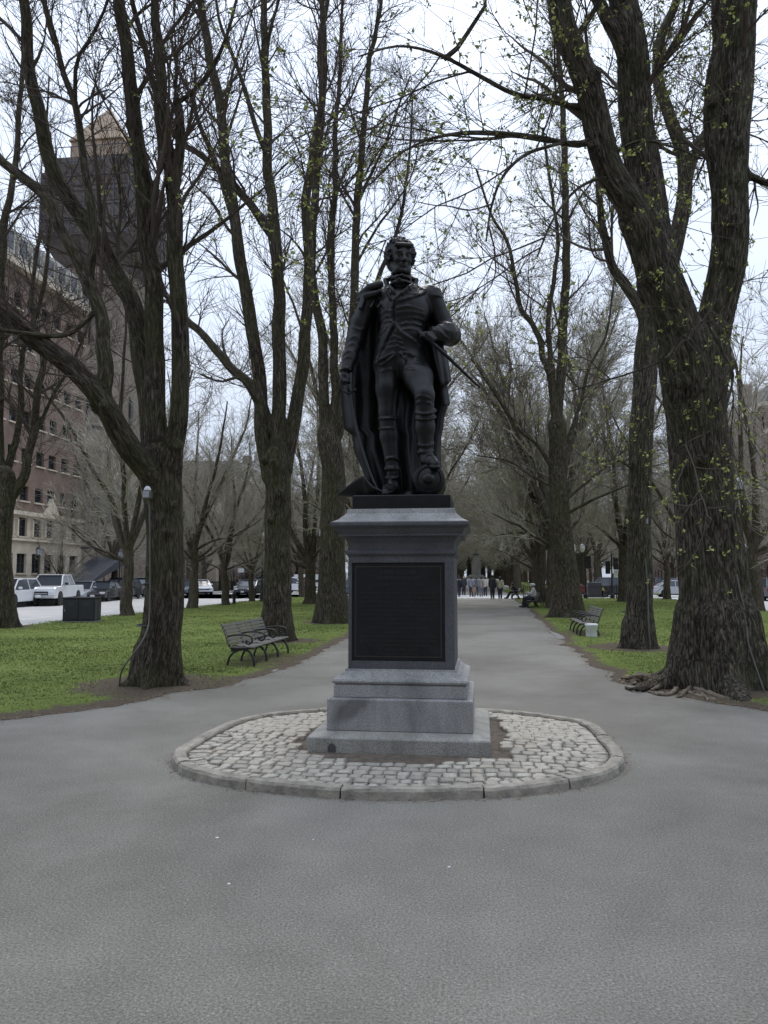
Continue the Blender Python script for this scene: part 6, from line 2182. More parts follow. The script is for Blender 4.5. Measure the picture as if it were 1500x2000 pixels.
# --- iron fences
def iron_fence(label, x0, y0, x1, y1, h=1.15, gap=.14):
    L = math.hypot(x1 - x0, y1 - y0)
    r = thing('iron_fence', label, 'fence', (x0, y0, 0), math.atan2(y1 - y0, x1 - x0))
    for z in (.18, h - .15):
        MB().box((L / 2, 0, z), (L, .035, .04)).build('rail', M['iron'], r)
    n = int(L / 2.2)
    for k in range(n + 1):
        MB().box((L * k / n, 0, h * .52), (.07, .07, h * 1.08)).build('post', M['iron'], r)
    pk = MB()
    for k in range(int(L / gap)):
        pk.box(((k + .5) * gap, 0, h / 2), (.026, .02, h - .02))
    tag(pk.build('pickets', M['iron'], r), kind='stuff')
iron_fence('black iron picket fence before the apartment house and its scaffolding', -30.8, 38, -30.8, 61)
iron_fence('black iron picket fence before the church garden', -30.8, 79, -30.8, 104)
iron_fence('black iron picket fence between the right lawn and the cross street', 3.2, 60.9, 12.6, 60.9, 1.05)
iron_fence('low black iron fence at the corner of the left lawn', -12.4, 60.9, -4.6, 60.9, .9)
for i, (x, y, s, lab) in enumerate(((-31.9, 84, 1.5, 'grey green rounded shrub at the church corner'), (-31.8, 107, 1.2, 'low shrub before the first rowhouse'), (-31.7, 96, 1.3, 'shrub in the church garden'))):
    r_b = np.random.default_rng(60 + i)
    P = np.repeat(np.zeros((90, 1, 3)), 6, 1)
    d = unit(r_b.normal(0, 1, (90, 3)) * (1, 1, .7) + (0, 0, .55))
    P = d[:, None] * np.linspace(0, 1, 6)[None, :, None] * s * r_b.uniform(.6, 1.1, (90, 1, 1)) + r_b.normal(0, .04, (90, 6, 3)) * np.linspace(0, 1, 6)[None, :, None]
    V, F, _ = tubes(P, np.linspace(.012, .005, 6)[None].repeat(90, 0), 3)
    sh = thing('shrub', lab, 'shrub', (x + .8, y, 0))
    obj('stems', np_mesh('stems', V, F, M['twig_far']), sh)
    V, F = leaf_clusters(r_b, P, .9, .06, 7)
    tag(obj('leaves', np_mesh('leaves', V, F, M['hedge']), sh), kind='stuff')

# dark slanting awning over an entrance
aw = thing('awning', 'dark slanting canvas awning on thin posts near the scaffolding', 'awning', (-30.3, 55.2, 0))
MB().add([(-1.6, 0, 1.35), (1.0, 0, 1.35), (1.0, 5.2, 3.4), (-1.6, 5.2, 3.4), (-1.6, 0, 1.2), (1.0, 0, 1.2), (1.0, 5.2, 2.6), (-1.6, 5.2, 2.6)],
         [(0, 1, 2, 3), (0, 4, 5, 1), (1, 5, 6, 2), (2, 6, 7, 3), (3, 7, 4, 0), (7, 6, 5, 4)]).build('canopy', M['canvas'], aw)
for x, y, z in ((-1.5, .1, 1.25), (.9, .1, 1.25), (-1.5, 5.1, 2.6), (.9, 5.1, 2.6)):
    MB().tube([(x, y, 0), (x, y, z)], .03, 6).build('post', M['iron'], aw)

# --- far monument on its stepped white terrace
my = 104.0
mx_ = float(on_plane(930, 1125, my)[0])
ter = thing('stone_terrace', 'broad low terrace of white stone steps far down the path', 'terrace', (mx_, my, 0))
for k, (w, d, z0_, z1_) in enumerate(((9.6, 7.4, 0, .45), (8.4, 6.2, .45, .9), (7.6, 5.4, .9, 1.35))):
    MB().box((-.6, 0, (z0_ + z1_) / 2), (w, d, z1_ - z0_ - .01), bev=.03).build('step', M['sign_w'] if k != 1 else M['limestone'], ter)
mon = thing('far_monument', 'distant monument with a tall tapering stone shaft, bust on top and two dark standing figures', 'monument', (mx_, my, 1.35))
zz = lambda row: float(height_at(mx_, my, row)) - 1.35
MB().square([(1.6, 0), (1.6, .18), (1.3, .2), (1.3, .4), (.95, .45), (.9, .6)]).build('plinth', M['granite_step'], mon)
MB().square([(.62, .6), (.46, zz(1088)), (.52, zz(1087)), (.52, zz(1085))]).build('shaft', M['granite_step'], mon)
zb = zz(1085)
bust = Solid((-.6, -.5, zb - .05), (.6, .5, zb + 1.3), .03)
bust.ell((0, 0, zb + .15), (.42, .25, .3), .05); bust.cone((0, 0, zb + .3), (0, 0, zb + .6), .13, .12, .05); bust.ell((0, -.02, zb + .75), (.17, .2, .24), .04)
obj('bust', bust.mesh('bust', M['granite_dark']), mon)
for s in (-1, 1):
    fg = Solid((s * .95 - .5, -.5, .35), (s * .95 + .5, .5, 3.3), .035)
    x = s * .95
    fg.cone((x, 0, .5), (x, 0, 1.7), .34, .22, .05); fg.cone((x, 0, 1.6), (x, 0, 2.35), .22, .27, .06); fg.cone((x, 0, 2.4), (x, 0, 2.6), .09, .09, .05)
    fg.ell((x, -.03, 2.78), (.13, .15, .19), .03); fg.chain([(x - s * .05, -.05, 2.35), (x + s * .3, -.05, 1.95), (x + s * .1, -.25, 1.7)], [.1, .09, .07], .04)
    obj('figure', fg.mesh('figure', M['bronze']), mon)
# ------------------------------------------------------------------ benches
def make_bench(label):
    r = thing('park_bench', label, 'bench', (0, 0, 0))
    Lh = 1.32
    for yi, y in enumerate((-Lh + .06, -.42, .42, Lh - .06)):
        f = MB()
        f.tube([(p[0], y, p[1]) for p in catmull([(.50, 0.0), (.52, .06), (.50, .20), (.42, .33), (.28, .385), (.12, .37), (0.0, .36)], 18)], [.028] * 18, 6)
        f.tube([(p[0], y, p[1]) for p in catmull([(-.06, 0.0), (-.07, .08), (-.03, .22), (.06, .32), (.18, .375)], 14)], [.027] * 14, 6)
        f.tube([(p[0], y, p[1]) for p in catmull([(.14, .39), (.02, .40), (-.06, .50), (-.13, .70), (-.20, .86), (-.23, .90)], 14)], [.027] * 14, 6)
        f.tube([(.52, y, .41), (.02, y, .395)], .02, 6)
        f.ball((.50, y, .015), (.045, .03, .02), 8); f.ball((-.06, y, .015), (.045, .03, .02), 8)
        fo = f.build('frame', M['iron'], r, smooth=True)
        arm = MB()
        arm.tube([(p[0], y, p[1]) for p in catmull([(-.11, .64), (.05, .68), (.28, .69), (.44, .65), (.47, .56), (.40, .50), (.33, .53), (.36, .57)], 26)], [.022] * 26, 6)
        arm.tube([(p[0], y, p[1]) for p in catmull([(-.02, .42), (.08, .47), (.2, .44), (.3, .45), (.38, .42)], 12)], [.013] * 12, 5)
        arm.build('armrest', M['iron'], fo, smooth=True)
    me = MB().box((0, 0, 0), (.062, 2 * Lh, .030), bev=.006).mesh('slat', M['wood'])
    for k in range(7):
        x = .02 + .076 * k
        z = .425 + .02 * (abs(k - 2.2) / 4) ** 2 - (.012 if k == 6 else 0)
        obj('slat', me, r, (x, 0, z))
    for k in range(6):
        t = k / 5
        o = obj('slat', me, r, (-.045 - .145 * t, 0, .51 + .36 * t), (0, R_(68), 0))
    return r
bench = make_bench('iron bench with grey slats left of the path before the second left tree')
def bench_at(b, px, py, dx, rz, label=None):
    g = ground(px, py)
    o = b if label is None else copy_tree(b, label=label)
    o.location = (g[0] + dx, g[1], 0.016)
    o.rotation_euler = (0, 0, rz)
    return o
G1 = (ground(462, 1306) + ground(553, 1283)) / 2
bench.scale = (.88, .96, .90); bench.location = (-4.70, 15.45, 0.02); bench.rotation_euler = (0, 0, R_(-1)); bench['group'] = 'iron benches beside the path'
b2 = copy_tree(bench, (3.22, 23.72, 0.02), math.pi, 'iron bench right of the path with a white bucket at its near end')
b3 = copy_tree(bench, (2.95, 43.6, 0.02), math.pi, 'bench on the right with the seated person in a white cycle helmet')
b4 = copy_tree(bench, (2.75, 62.0 - 2.2, 0.02), math.pi, 'farthest bench on the right, under the person slumped in black')
for nm, (x, y, l, w) in {'a': (-4.45, 15.45, 3.1, 1.35), 'b': (2.80, 23.6, 3.2, 1.4), 'c': (2.5, 43.6, 3.0, 1.3), 'd': (2.4, 59.8, 2.8, 1.2)}.items():
    o = MB().box((x, y, 0.0), (w, l, .03), bev=.006).build('bench_slab', M['slab'])
    tag(o, kind='structure')

# white bucket
bk = thing('bucket', 'white plastic bucket with its lid standing at the near end of the right bench', 'bucket', (3.02, 22.12, .02))
MB().lathe([(.001, 0), (.14, 0), (.145, .01), (.168, .35), (.176, .355), (.176, .37), (.168, .372)], 20).build('tub', M['white_pl'], bk, smooth=True)
MB().lathe([(.001, .374), (.172, .374), (.18, .378), (.18, .40), (.15, .405), (.001, .404)], 20).build('lid', M['white_pl'], bk, smooth=True)
MB().tube([(math.cos(a) * .175, math.sin(a) * .06 - .17, .33 - .18 * math.sin(a)) for a in np.linspace(0, math.pi, 12)], .005, 5).build('handle', M['conduit'], bk)

# black utility cabinet
g0, g1_ = ground(122, 1219), ground(182, 1219)
cw = float(np.linalg.norm(g1_ - g0))
cab = thing('utility_cabinet', 'black metal utility cabinet standing on the grass near the left kerb', 'cabinet', ((g0 + g1_) / 2 * (1, 1, 0)), math.atan2(g1_[1] - g0[1], g1_[0] - g0[0]) + R_(4))
hc_ = float(height_at(g0[0], g0[1], 1169))
MB().box((0, .45, .05), (cw + .1, 1.0, .10)).build('plinth', M['slab'], cab)
MB().box((0, .45, hc_ / 2 + .05), (cw, .86, hc_ - .1)).build('body', M['cabinet'], cab)
MB().box((0, .45, hc_ + .02), (cw + .06, .94, .05), bev=.012).build('roof', M['cabinet'], cab)
for s in (-1, 1):
    MB().box((s * cw / 4, .008, hc_ / 2 + .06), (cw / 2 - .03, .02, hc_ - .2), bev=.004).build('door', M['cabinet'], cab)
    v = MB()
    for k in range(6): v.box((s * cw / 4, -.007, hc_ * .72 + k * .022), (.2, .008, .010))
    v.build('vent', M['cabinet_s'], cab)
for k in range(2):
    MB().box((cw / 2 + .006, .25 + k * .40, hc_ / 2 + .06), (.014, .36, hc_ - .2), bev=.004).build('side_panel', M['cabinet_s'], cab)
MB().box((-cw / 2 + .09, -.012, hc_ * .55), (.03, .03, .10)).build('latch', M['chrome'], cab)

# fire hydrants
def hydrant(label, px, py, h, colm, capm):
    g = ground(px, py)
    r = thing('fire_hydrant', label, 'hydrant', (g[0], g[1], 0))
    s = h / .85
    MB().lathe([(.15 * s, 0), (.15 * s, .05 * s), (.10 * s, .07 * s), (.10 * s, .52 * s), (.13 * s, .54 * s), (.13 * s, .58 * s), (.1 * s, .6 * s)], 14).build('barrel', colm, r, smooth=False)
    MB().lathe([(.115 * s, .6 * s), (.12 * s, .66 * s), (.09 * s, .75 * s), (.04 * s, .79 * s), (.035 * s, .85 * s)], 14).build('bonnet', capm, r, smooth=True)
    for a in (0, math.pi, -math.pi / 2):
        T = Matrix.Rotation(a, 4, 'Z') @ Matrix.Translation((.09 * s, 0, .46 * s)) @ Matrix.Rotation(math.pi / 2, 4, 'Y')
        MB().lathe([(.05 * s, 0), (.05 * s, .06 * s), (.065 * s, .06 * s), (.065 * s, .1 * s)], 10, T=T).build('outlet', colm, r)
hydrant('dark fire hydrant on the left kerb beside a street tree', 457, 1182, .85, M['iron'], M['iron'])
hydrant('small hydrant with a yellow top beside the grey cabinet on the right lawn', 1178, 1167, .8, M['iron'], M['yellow'])
gq = ground(1161, 1167)
gc = thing('grey_cabinet', 'grey metal control cabinet at the far edge of the right lawn', 'cabinet', (gq[0], gq[1], 0))
MB().box((0, 0, .06), (1.15, .8, .12)).build('plinth', M['slab'], gc)
MB().box((0, 0, .68), (1.05, .7, 1.1), bev=.02).build('body', M['cabinet_s'], gc)
MB().box((0, -.36, .68), (.9, .02, .95)).build('door', M['cabinet_s'], gc)

# ------------------------------------------------------------------ lamps, signals and signs
def street_lamp(label, x, y, h, globes=1, lantern=False):
    r = thing('street_lamp', label, 'street lamp', (x, y, 0))
    k = h / 4
    MB().lathe([(.17, 0), (.17, .12), (.13, .2), (.12, .62), (.085, .72), (.06, .8), (.05, h - .72 * k), (.075, h - .70 * k), (.075, h - .66 * k), (.04, h - .64 * k)], 12).build('post', M['iron'], r, smooth=False)
    if lantern:
        MB().lathe([(.06, h - .64 * k), (.15, h - .58 * k), (.19, h - .26 * k), (.20, h - .25 * k)], 8).build('lantern_glass', M['lens'], r)
        MB().lathe([(.23, h - .25 * k), (.21, h - .2 * k), (.1, h - .06 * k), (.03, h - .03 * k), (.02, h + .05)], 8).build('lantern_cap', M['iron'], r)
        f = MB()
        for a in range(4):
            an = a * math.pi / 2 + .78
            f.tube([(math.cos(an) * .155, math.sin(an) * .155, h - .58 * k), (math.cos(an) * .2, math.sin(an) * .2, h - .25 * k)], .012, 4)
        f.build('lantern_frame', M['iron'], r)
        return r
    xs = [0] if globes == 1 else [-.32, .32]
    if globes == 2:
        MB().tube([(-.32, 0, h - .62 * k), (-.2, 0, h - .72 * k), (0, 0, h - .68 * k), (.2, 0, h - .72 * k), (.32, 0, h - .62 * k)], .025, 6).build('arm', M['iron'], r)
    for q in xs:
        MB().lathe([(.06, h - .62 * k), (.15, h - .5 * k), (.19, h - .32 * k), (.16, h - .14 * k), (.08, h - .04 * k), (.03, h)], 14, c=(q, 0, 0)).build('globe', M['globe'], r, smooth=True)
        MB().lathe([(.05, h), (.04, h + .04), (.01, h + .14)], 8, c=(q, 0, 0)).build('finial', M['iron'], r)
    return r
def px_at(px, x=None, y=None):
    if x is not None:
        p = on_x(px, 1125, x); return x, float(p[1])
    p = on_plane(px, 1125, y); return float(p[0]), y
def hh(x, y, row): return float(height_at(x, y, row))
x, y = px_at(75, x=-28.6); street_lamp('black lantern lamp post before the pale house front', x, y, hh(x, y, 1066), 1, True)
x, y = px_at(233, x=-28.6); street_lamp('black lantern lamp post before the dark awning', x, y, hh(x, y, 1072), 1, True)
x, y = px_at(512, x=-14.6); street_lamp('tall black lamp with white globe beside the second left trunk', x, y, hh(x, y, 1040))
x, y = px_at(1130, y=59.5); street_lamp('black lamp post with two white globes at the far end of the right lawn', x, y, hh(x, y, 1062), 2)
x, y = px_at(1455, x=23.8); street_lamp('lamp post with white globe on the right pavement', x, y, hh(x, y, 1060))
x, y = px_at(472, x=-29.2); street_lamp('lamp post with white globe before the rowhouses on the left', x, y, 4.2)

def signal(label, x, y, h, heads, rz=0):
    r = thing('traffic_light', label, 'traffic light', (x, y, 0), rz)
    MB().lathe([(.16, 0), (.16, .35), (.09, .45), (.06, .6), (.055, h)], 10).build('pole', M['iron'], r)
    for (dx, z, face) in heads:
        hd = MB().box((dx, -.12, z), (.34, .22, 1.0), bev=.03).build('signal_head', M['iron'], r)
        for k in range(3):
            T = Matrix.Translation((dx, -.23 if face else -.01, z + .31 - .31 * k)) @ Matrix.Rotation(math.pi / 2 * (1 if face else -1), 4, 'X')
            MB().lathe([(.10, 0), (.115, .0), (.115, .12), (.10, .12)], 10, T=T).build('hood', M['iron'], hd)
    return r
x, y = px_at(615, y=60.6); signal('black traffic light at the left corner of the mall', x, y, hh(x, y, 1074), [(.0, hh(x, y, 1086), False)])
x, y = px_at(1143, y=60.6); signal('black traffic light just right of the double globe lamp', x, y, hh(x, y, 1082), [(0.25, hh(x, y, 1098), False)])
x, y = px_at(1195, y=60.6); signal('traffic light with two heads and a white sign, left of the slim mossy trunk', x, y, hh(x, y, 1080), [(.28, hh(x, y, 1100), False), (-.3, hh(x, y, 1108), True)])
s_ = MB().box((.36, -.02, hh(x, y, 1121)), (.45, .02, .55)).build('sign_plate', M['sign_w'])
s_.parent = [o for o in bpy.data.objects if o.name.startswith('traffic_light')][-1]

def post_sign(label, x, y, h, w, ph, faces=1, m='sign_w', lines=0):
    r = thing('street_sign', label, 'sign', (x, y, 0))
    MB().tube([(0, 0, 0), (0, 0, h)], .03, 6).build('post', M['conduit'], r)
    for k in range(faces):
        MB().box((-.02, -.045 + .02 * 0, h - ph / 2 - k * (ph + .06)), (w, .012, ph), bev=.004).build('plate', M[m], r)
    return r
x, y = px_at(471, x=-28.5); post_sign('two small white signs on a thin pole by the left street', x, y, hh(x, y, 1110), .75, .5)
x, y = px_at(1345, x=23.6); post_sign('pale blue white parking sign on the right street between the two right trunks', x, y, hh(x, y, 1106), .75, 1.0)
x, y = px_at(672, y=62); post_sign('small sign at the corner beside the pedestal on the left', x, y, hh(x, y, 1118), .6, .6)
x, y = px_at(523, x=-28.6); post_sign('small white banner sign near the black parked car', x, y, hh(x, y, 1098), .35, 1.1)
x, y = px_at(1290 - 90, y=74); post_sign('small white street sign across the cross street on the right', x, y, 2.6, .5, .6)

# ------------------------------------------------------------------ cars
CARMESH = {}
def paint(c):
    k = 'paint_%d_%d_%d' % tuple(int(v * 255) for v in c)
    if k not in M:
        M[k] = plain('car_paint', c, 0.28, 0.0, var=.05, scale=1, bmp=0, coat=.6)
    return M[k]
KINDS = {   # length, half width, body profile (y from front, z), cabin profile, wheel radius, wheels y, cabin half width
    'sedan': dict(L=4.7, w=.90, body=[(0.05, .28), (0, .5), (.06, .68), (1.25, .92), (3.75, .96), (4.6, .92), (4.7, .7), (4.66, .3)], cab=[(1.15, .92), (2.0, 1.42), (2.9, 1.46), (3.5, 1.36), (4.2, .95)], wr=.33, wy=(.9, 3.65)),
    'suv': dict(L=4.7, w=.95, body=[(0.05, .32), (0, .6), (.08, .86), (1.1, 1.04), (4.55, 1.06), (4.7, .8), (4.66, .36)], cab=[(1.0, 1.04), (1.75, 1.62), (2.4, 1.70), (4.1, 1.68), (4.55, 1.08)], wr=.38, wy=(.92, 3.7)),
    'pickup': dict(L=5.9, w=1.01, body=[(0.05, .48), (0, .7), (.03, 1.08), (.25, 1.18), (1.5, 1.26), (5.85, 1.26), (5.9, .9), (5.86, .55)], cab=[(1.35, 1.26), (2.05, 1.86), (2.4, 1.94), (3.7, 1.93), (3.95, 1.28)], wr=.42, wy=(1.0, 4.6)),
    'van': dict(L=5.2, w=.98, body=[(0.05, .34), (0, .6), (.06, .95), (.7, 1.15), (5.15, 1.16), (5.2, .8), (5.18, .36)], cab=[(.55, 1.14), (1.2, 1.86), (1.6, 2.0), (5.0, 2.0), (5.15, 1.18)], wr=.36, wy=(.95, 4.1)),
}
def loft_profile(prof, w0, w1, zc, rounding=.07):
    """closed side profile -> solid with softened flanks; half width w0 low, w1 at the top"""
    mb = MB()
    zs = [p[1] for p in prof]
    z0, z1 = min(zs), max(zs)
    cy = sum(p[0] for p in prof) / len(prof)
    n = len(prof)
    vs, fs = [], []
    for side, q in ((-1, 1), (-1, 0), (1, 0), (1, 1)):
        for (y, z) in prof:
            t = (z - z0) / (z1 - z0 + 1e-6)
            w = w0 + (w1 - w0) * t
            if q:  # outer flank, slightly shrunk outline
                s = 1 - rounding / max(1.0, 2)
                vs.append((side * w, cy + (y - cy) * (1 - rounding * .35), zc + (z - zc) * (1 - rounding * .35)))
            else:
                vs.append((side * (w - rounding), y, z))
    for k in range(3):
        for i in range(n):
            j = (i + 1) % n
            fs.append((k * n + i, k * n + j, k * n + n + j, k * n + n + i))
    fs.append(tuple(range(n)))
    fs.append(tuple(3 * n + i for i in range(n))[::-1])
    return mb.add(vs, fs)
def make_car(kind, c):
    K = KINDS[kind]
    P = paint(c)
    parts = []
    L, w = K['L'], K['w']
    ox = L / 2
    sh = lambda prof: [(y - ox, z) for y, z in prof]
    body = sh(K['body'])
    parts.append(('body', loft_profile(body, w, w * .97, .65).mesh('body', P, bevel=.03), None))
    cab = sh(K['cab'])
    parts.append(('cabin_glass', loft_profile(cab, w * .95, w * .74, 1.2, .05).mesh('cabin_glass', M['carglass']), None))
    # roof and pillars in body colour
    rf = MB()
    ztop = max(z for _, z in cab)
    top = [p for p in cab if p[1] > ztop - .12]
    ya, yb = min(p[0] for p in top), max(p[0] for p in top)
    rf.box((0, (ya + yb) / 2, ztop + .005), (w * 1.48, yb - ya + .12, .05), bev=.02)
    def rail(p, q, r_=.045):
        for s in (-1, 1):
            def xw(z):
                t = (z - cab[0][1]) / (ztop - cab[0][1]); return w * .95 + (w * .74 - w * .95) * t
            rf.tube([(s * (xw(p[1]) - .01), p[0], p[1]), (s * (xw(q[1]) - .01), q[0], q[1])], r_, 5)
    for a, b in zip(cab, cab[1:]): rail(a, b)
    ym = (ya + yb) / 2
    rail((ym, cab[0][1]), (ym, ztop - .01), .04)
    if kind in ('van',):
        rf.box((0, .9, (cab[0][1] + ztop) / 2 + .02), (w * 1.75, 2.9, (ztop - cab[0][1]) * .9))
    parts.append(('roof', rf.mesh('roof', P), None))
    wr = K['wr']
    for wy in K['wy']:
        for s in (-1, 1):
            T = Matrix.Translation((s * (w - .10), wy - ox, wr)) @ Matrix.Rotation(math.pi / 2 * s, 4, 'Y')
            parts.append(('wheel', MB().lathe([(wr * .6, -.1), (wr * .96, -.1), (wr, -.06), (wr, .07), (wr * .95, .115), (wr * .64, .12)], 18, T=T).mesh('wheel', M['rubber']),
                          ('rim', MB().lathe([(.02, .10), (wr * .2, .118), (wr * .55, .105), (wr * .66, .123), (wr * .67, .05)], 14, T=T).mesh('rim', M['chrome']))))
            T2 = Matrix.Translation((s * (w - .02), wy - ox, wr + .02)) @ Matrix.Rotation(math.pi / 2 * s, 4, 'Y')
            parts.append(('wheel_arch', MB().lathe([(wr * 1.02, 0), (wr * 1.16, 0), (wr * 1.16, .028), (wr * 1.02, .028)], 18, T=T2).mesh('wheel_arch', M['rubber']), None))
    zb = K['body'][1][1]
    for s in (-1, 1):
        parts.append(('headlight', MB().box((s * (w - .24), -ox + .05, zb + .14), (.36, .14, .15), bev=.03).mesh('headlight', M['headlight']), None))
        parts.append(('tail_light', MB().box((s * (w - .13), ox - .05, zb + .28), (.2, .12, .24), bev=.03).mesh('tail_light', M['tail']), None))
        parts.append(('mirror', MB().box((s * (w + .09), cab[0][0] + .45, cab[0][1] + .12), (.2, .10, .15), bev=.03).mesh('mirror', P if kind != 'pickup' else M['iron']), None))
    gr = MB()
    hg = .30 if kind == 'pickup' else .16
    gr.box((0, -ox + .005, zb + .06), (w * 1.15, .05, hg), bev=.01)
    parts.append(('grille', gr.mesh('grille', M['iron']), ('grille_bar', MB().box((0, -ox - .022, zb + .08), (w * 1.05, .015, .04)).mesh('grille_bar', M['chrome']))))
    bp = MB().box((0, -ox + .02, K['body'][0][1] + .12), (w * 1.84, .14, .2), bev=.04)
    parts.append(('bumper', bp.mesh('bumper', M['chrome'] if kind == 'pickup' else P), None))
    parts.append(('number_plate', MB().box((0, -ox - .055, K['body'][0][1] + .15), (.32, .012, .16)).mesh('number_plate', M['sign_w']), None))
    parts.append(('underbody', MB().box((0, 0, .3), (w * 1.7, L * .88, .2)).mesh('underbody', M['rubber']), None))
    return parts
def car(kind, c, label, x, y, rz, z=-.118, name=None, group='cars parked and driving along the streets'):
    k = (kind, c)
    if k not in CARMESH: CARMESH[k] = make_car(kind, c)
    r = thing(name or {'sedan': 'car', 'suv': 'sport_utility_car', 'pickup': 'pickup_truck', 'van': 'van'}[kind], label, {'pickup': 'pickup truck', 'van': 'van'}.get(kind, 'car'), (x, y, z), rz, group)
    for nm, me, sub in CARMESH[k]:
        o = obj(nm, me, r)
        if sub: obj(sub[0], sub[1], o)
    return r
WHT, BLK, GRY, BLU, SIL, RED = (.72, .73, .75), (.016, .017, .02), (.10, .105, .115), (.10, .13, .18), (.40, .42, .45), (.16, .03, .025)
def carp(kind, c, label, px, D, rz=0.0):
    p = at(px, 1125, D)
    return car(kind, c, label, float(p[0]), float(p[1]), rz)
carp('suv', WHT, 'white car half hidden by the far left tree', 22, 46.5, R_(6))
carp('pickup', WHT, 'white pickup truck with a big front grille on the left street', 108, 50.5, R_(12))
carp('sedan', SIL, 'silver blue car just behind the white pickup', 168, 57.5, R_(6))
carp('sedan', BLK, 'dark sedan left of the dark sport utility car, behind the black cabinet', 203, 58.0, R_(9))
carp('suv', BLK, 'dark sport utility car beside the small kerb tree on the left', 238, 62.0, R_(6))
carp('suv', GRY, 'dark car just left of the nearest left trunk', 274, 69.0, R_(5))
carp('sedan', BLU, 'blue grey car just right of the nearest left trunk', 360, 74.0, R_(6))
carp('sedan', WHT, 'white car turning behind the low forking kerb tree', 392, 77.5, R_(30))
carp('sedan', BLK, 'black car facing the viewer by the black lamp post on the left', 492, 73.0, R_(-4))
carp('suv', WHT, 'white sport utility car crossing behind the corner tree on the left', 578, 84.0, R_(70))
carp('van', WHT, 'white van crossing beside the left traffic light', 618, 88.0, R_(80))
carp('suv', BLU, 'dark blue car at the left corner right beside the pedestal', 674, 71.0, R_(95))
for kind, c, lab, y in (('suv', WHT, 'white sport utility car in the right row, nearest between the two trunks', 86), ('suv', BLK, 'dark car second in the right row', 92.5), ('suv', GRY, 'grey car third in the right row', 98.6),
                        ('sedan', BLK, 'dark sedan fourth in the right row', 104.8), ('suv', WHT, 'white car fifth in the right row', 111), ('sedan', SIL, 'silver car sixth in the right row', 117), ('suv', BLK, 'dark car seventh and deepest in the right row', 123)):
    car(kind, c, lab, 21.7, y, math.pi)
p = at(1500, 1125, 59); car('suv', GRY, 'dark grey car cut by the right edge of the picture', float(p[0]), float(p[1]), math.pi)
p = at(1458, 1125, 72); car('sedan', BLU, 'blue car behind the kerb tree at the right edge', float(p[0]), float(p[1]), math.pi)
car('suv', BLK, 'dark car in the cross street behind the two-headed traffic light', 12.2, 71.5, R_(90))
car('sedan', RED, 'reddish car in the cross street behind the double lamp', 7.6, 74.5, R_(-90))
car('sedan', SIL, 'silver car in the cross street next to the dark one', 17.4, 71.6, R_(90))
for kind, c, lab, y in (('sedan', GRY, 'grey car first in the far left row beyond the crossing', 86), ('suv', BLK, 'dark car second in the far left row beyond the crossing', 92.5), ('sedan', WHT, 'white car third in the far left row beyond the crossing', 99), ('suv', SIL, 'silver car fourth in the far left row beyond the crossing', 105.5)):
    car(kind, c, lab, -26.7, y, 0)

# ------------------------------------------------------------------ floodlights and cables fixed to the trunks
def floodlight(label, px, py, D, path, straps, w=.125, rz=0.0):
    p = at(px, py, D)
    r = thing('floodlight', label, 'floodlight', p, rz)
    MB().box((0, 0, 0), (w, w * .8, w * 1.1), bev=.02).build('housing', M['conduit'], r)
    MB().box((0, -w * .42, .0), (w * .8, .02, w * .85), bev=.006).build('lens', M['lens'], r)
    MB().lathe([(.001, 0), (w * .42, 0), (w * .42, .02), (w * .2, .06), (.001, .065)], 12, c=(0, 0, w * .55)).build('cap', M['white_pl'], r)
    q = [np.array((0, 0, -w * .5))] + [at(a, b, d) - p for (a, b, d) in path]
    q[-1][2] = -p[2] + .01
    pts = catmull(q, 40)
    MB().tube(list(pts), .013 if D < 15 else .018, 7).build('conduit', M['conduit'], r, smooth=True)
    for (c0, rad, row, tilt) in straps:
        c0 = at(c0[0], row, c0[1])
        z = float(c0[2]) - p[2]
        ring_ = [(c0[0] - p[0] + rad * math.cos(a), c0[1] - p[1] + rad * math.sin(a), z + tilt * math.cos(a)) for a in np.linspace(0, 2 * math.pi, 33)[:-1]]
        MB().tube(ring_, .014, 5, closed=True).build('strap', M['iron'], r)
    return r
def ctr(key): 
    l = NEAR[key].location; return (l[0], l[1])
floodlight('grey floodlight with long cable on the nearest left trunk', 288, 966, 11.78, [(292, 1000, 11.82), (293, 1100, 11.84), (292, 1200, 11.76), (284, 1240, 11.62), (262, 1275, 11.5), (238, 1310, 11.6), (233, 1345, 11.9)], [((319, 12.2), .315, 1136, .05), ((312, 12.2), .345, 1220, .0)])
floodlight('grey floodlight with cable on the third left trunk', 629, 1042, 27.5, [(629, 1080, 27.5), (628, 1120, 27.5), (634, 1140, 27.4), (636, 1180, 27.3), (630, 1222, 27.3)], [], .22)
floodlight('grey floodlight with cable on the slim right trunk', 1259, 1018, 17.98, [(1257, 1050, 17.92), (1261, 1100, 17.9), (1265, 1150, 17.86), (1267, 1220, 17.8), (1270, 1268, 17.8)], [((1248, 18.4), .335, 1105, .01), ((1245, 18.4), .365, 1195, .0), ((1245, 18.4), .32, 1020, -.03)], .15)
floodlight('grey floodlight with cable high on the massive right trunk', 1442, 950, 11.72, [(1435, 1000, 11.6), (1434, 1080, 11.62), (1444, 1150, 11.55), (1456, 1200, 11.5), (1460, 1250, 11.4), (1475, 1300, 11.3), (1495, 1352, 11.2)], [((1388, 12.2), .535, 1078, .07), ((1398, 12.2), .60, 1212, -.06)])

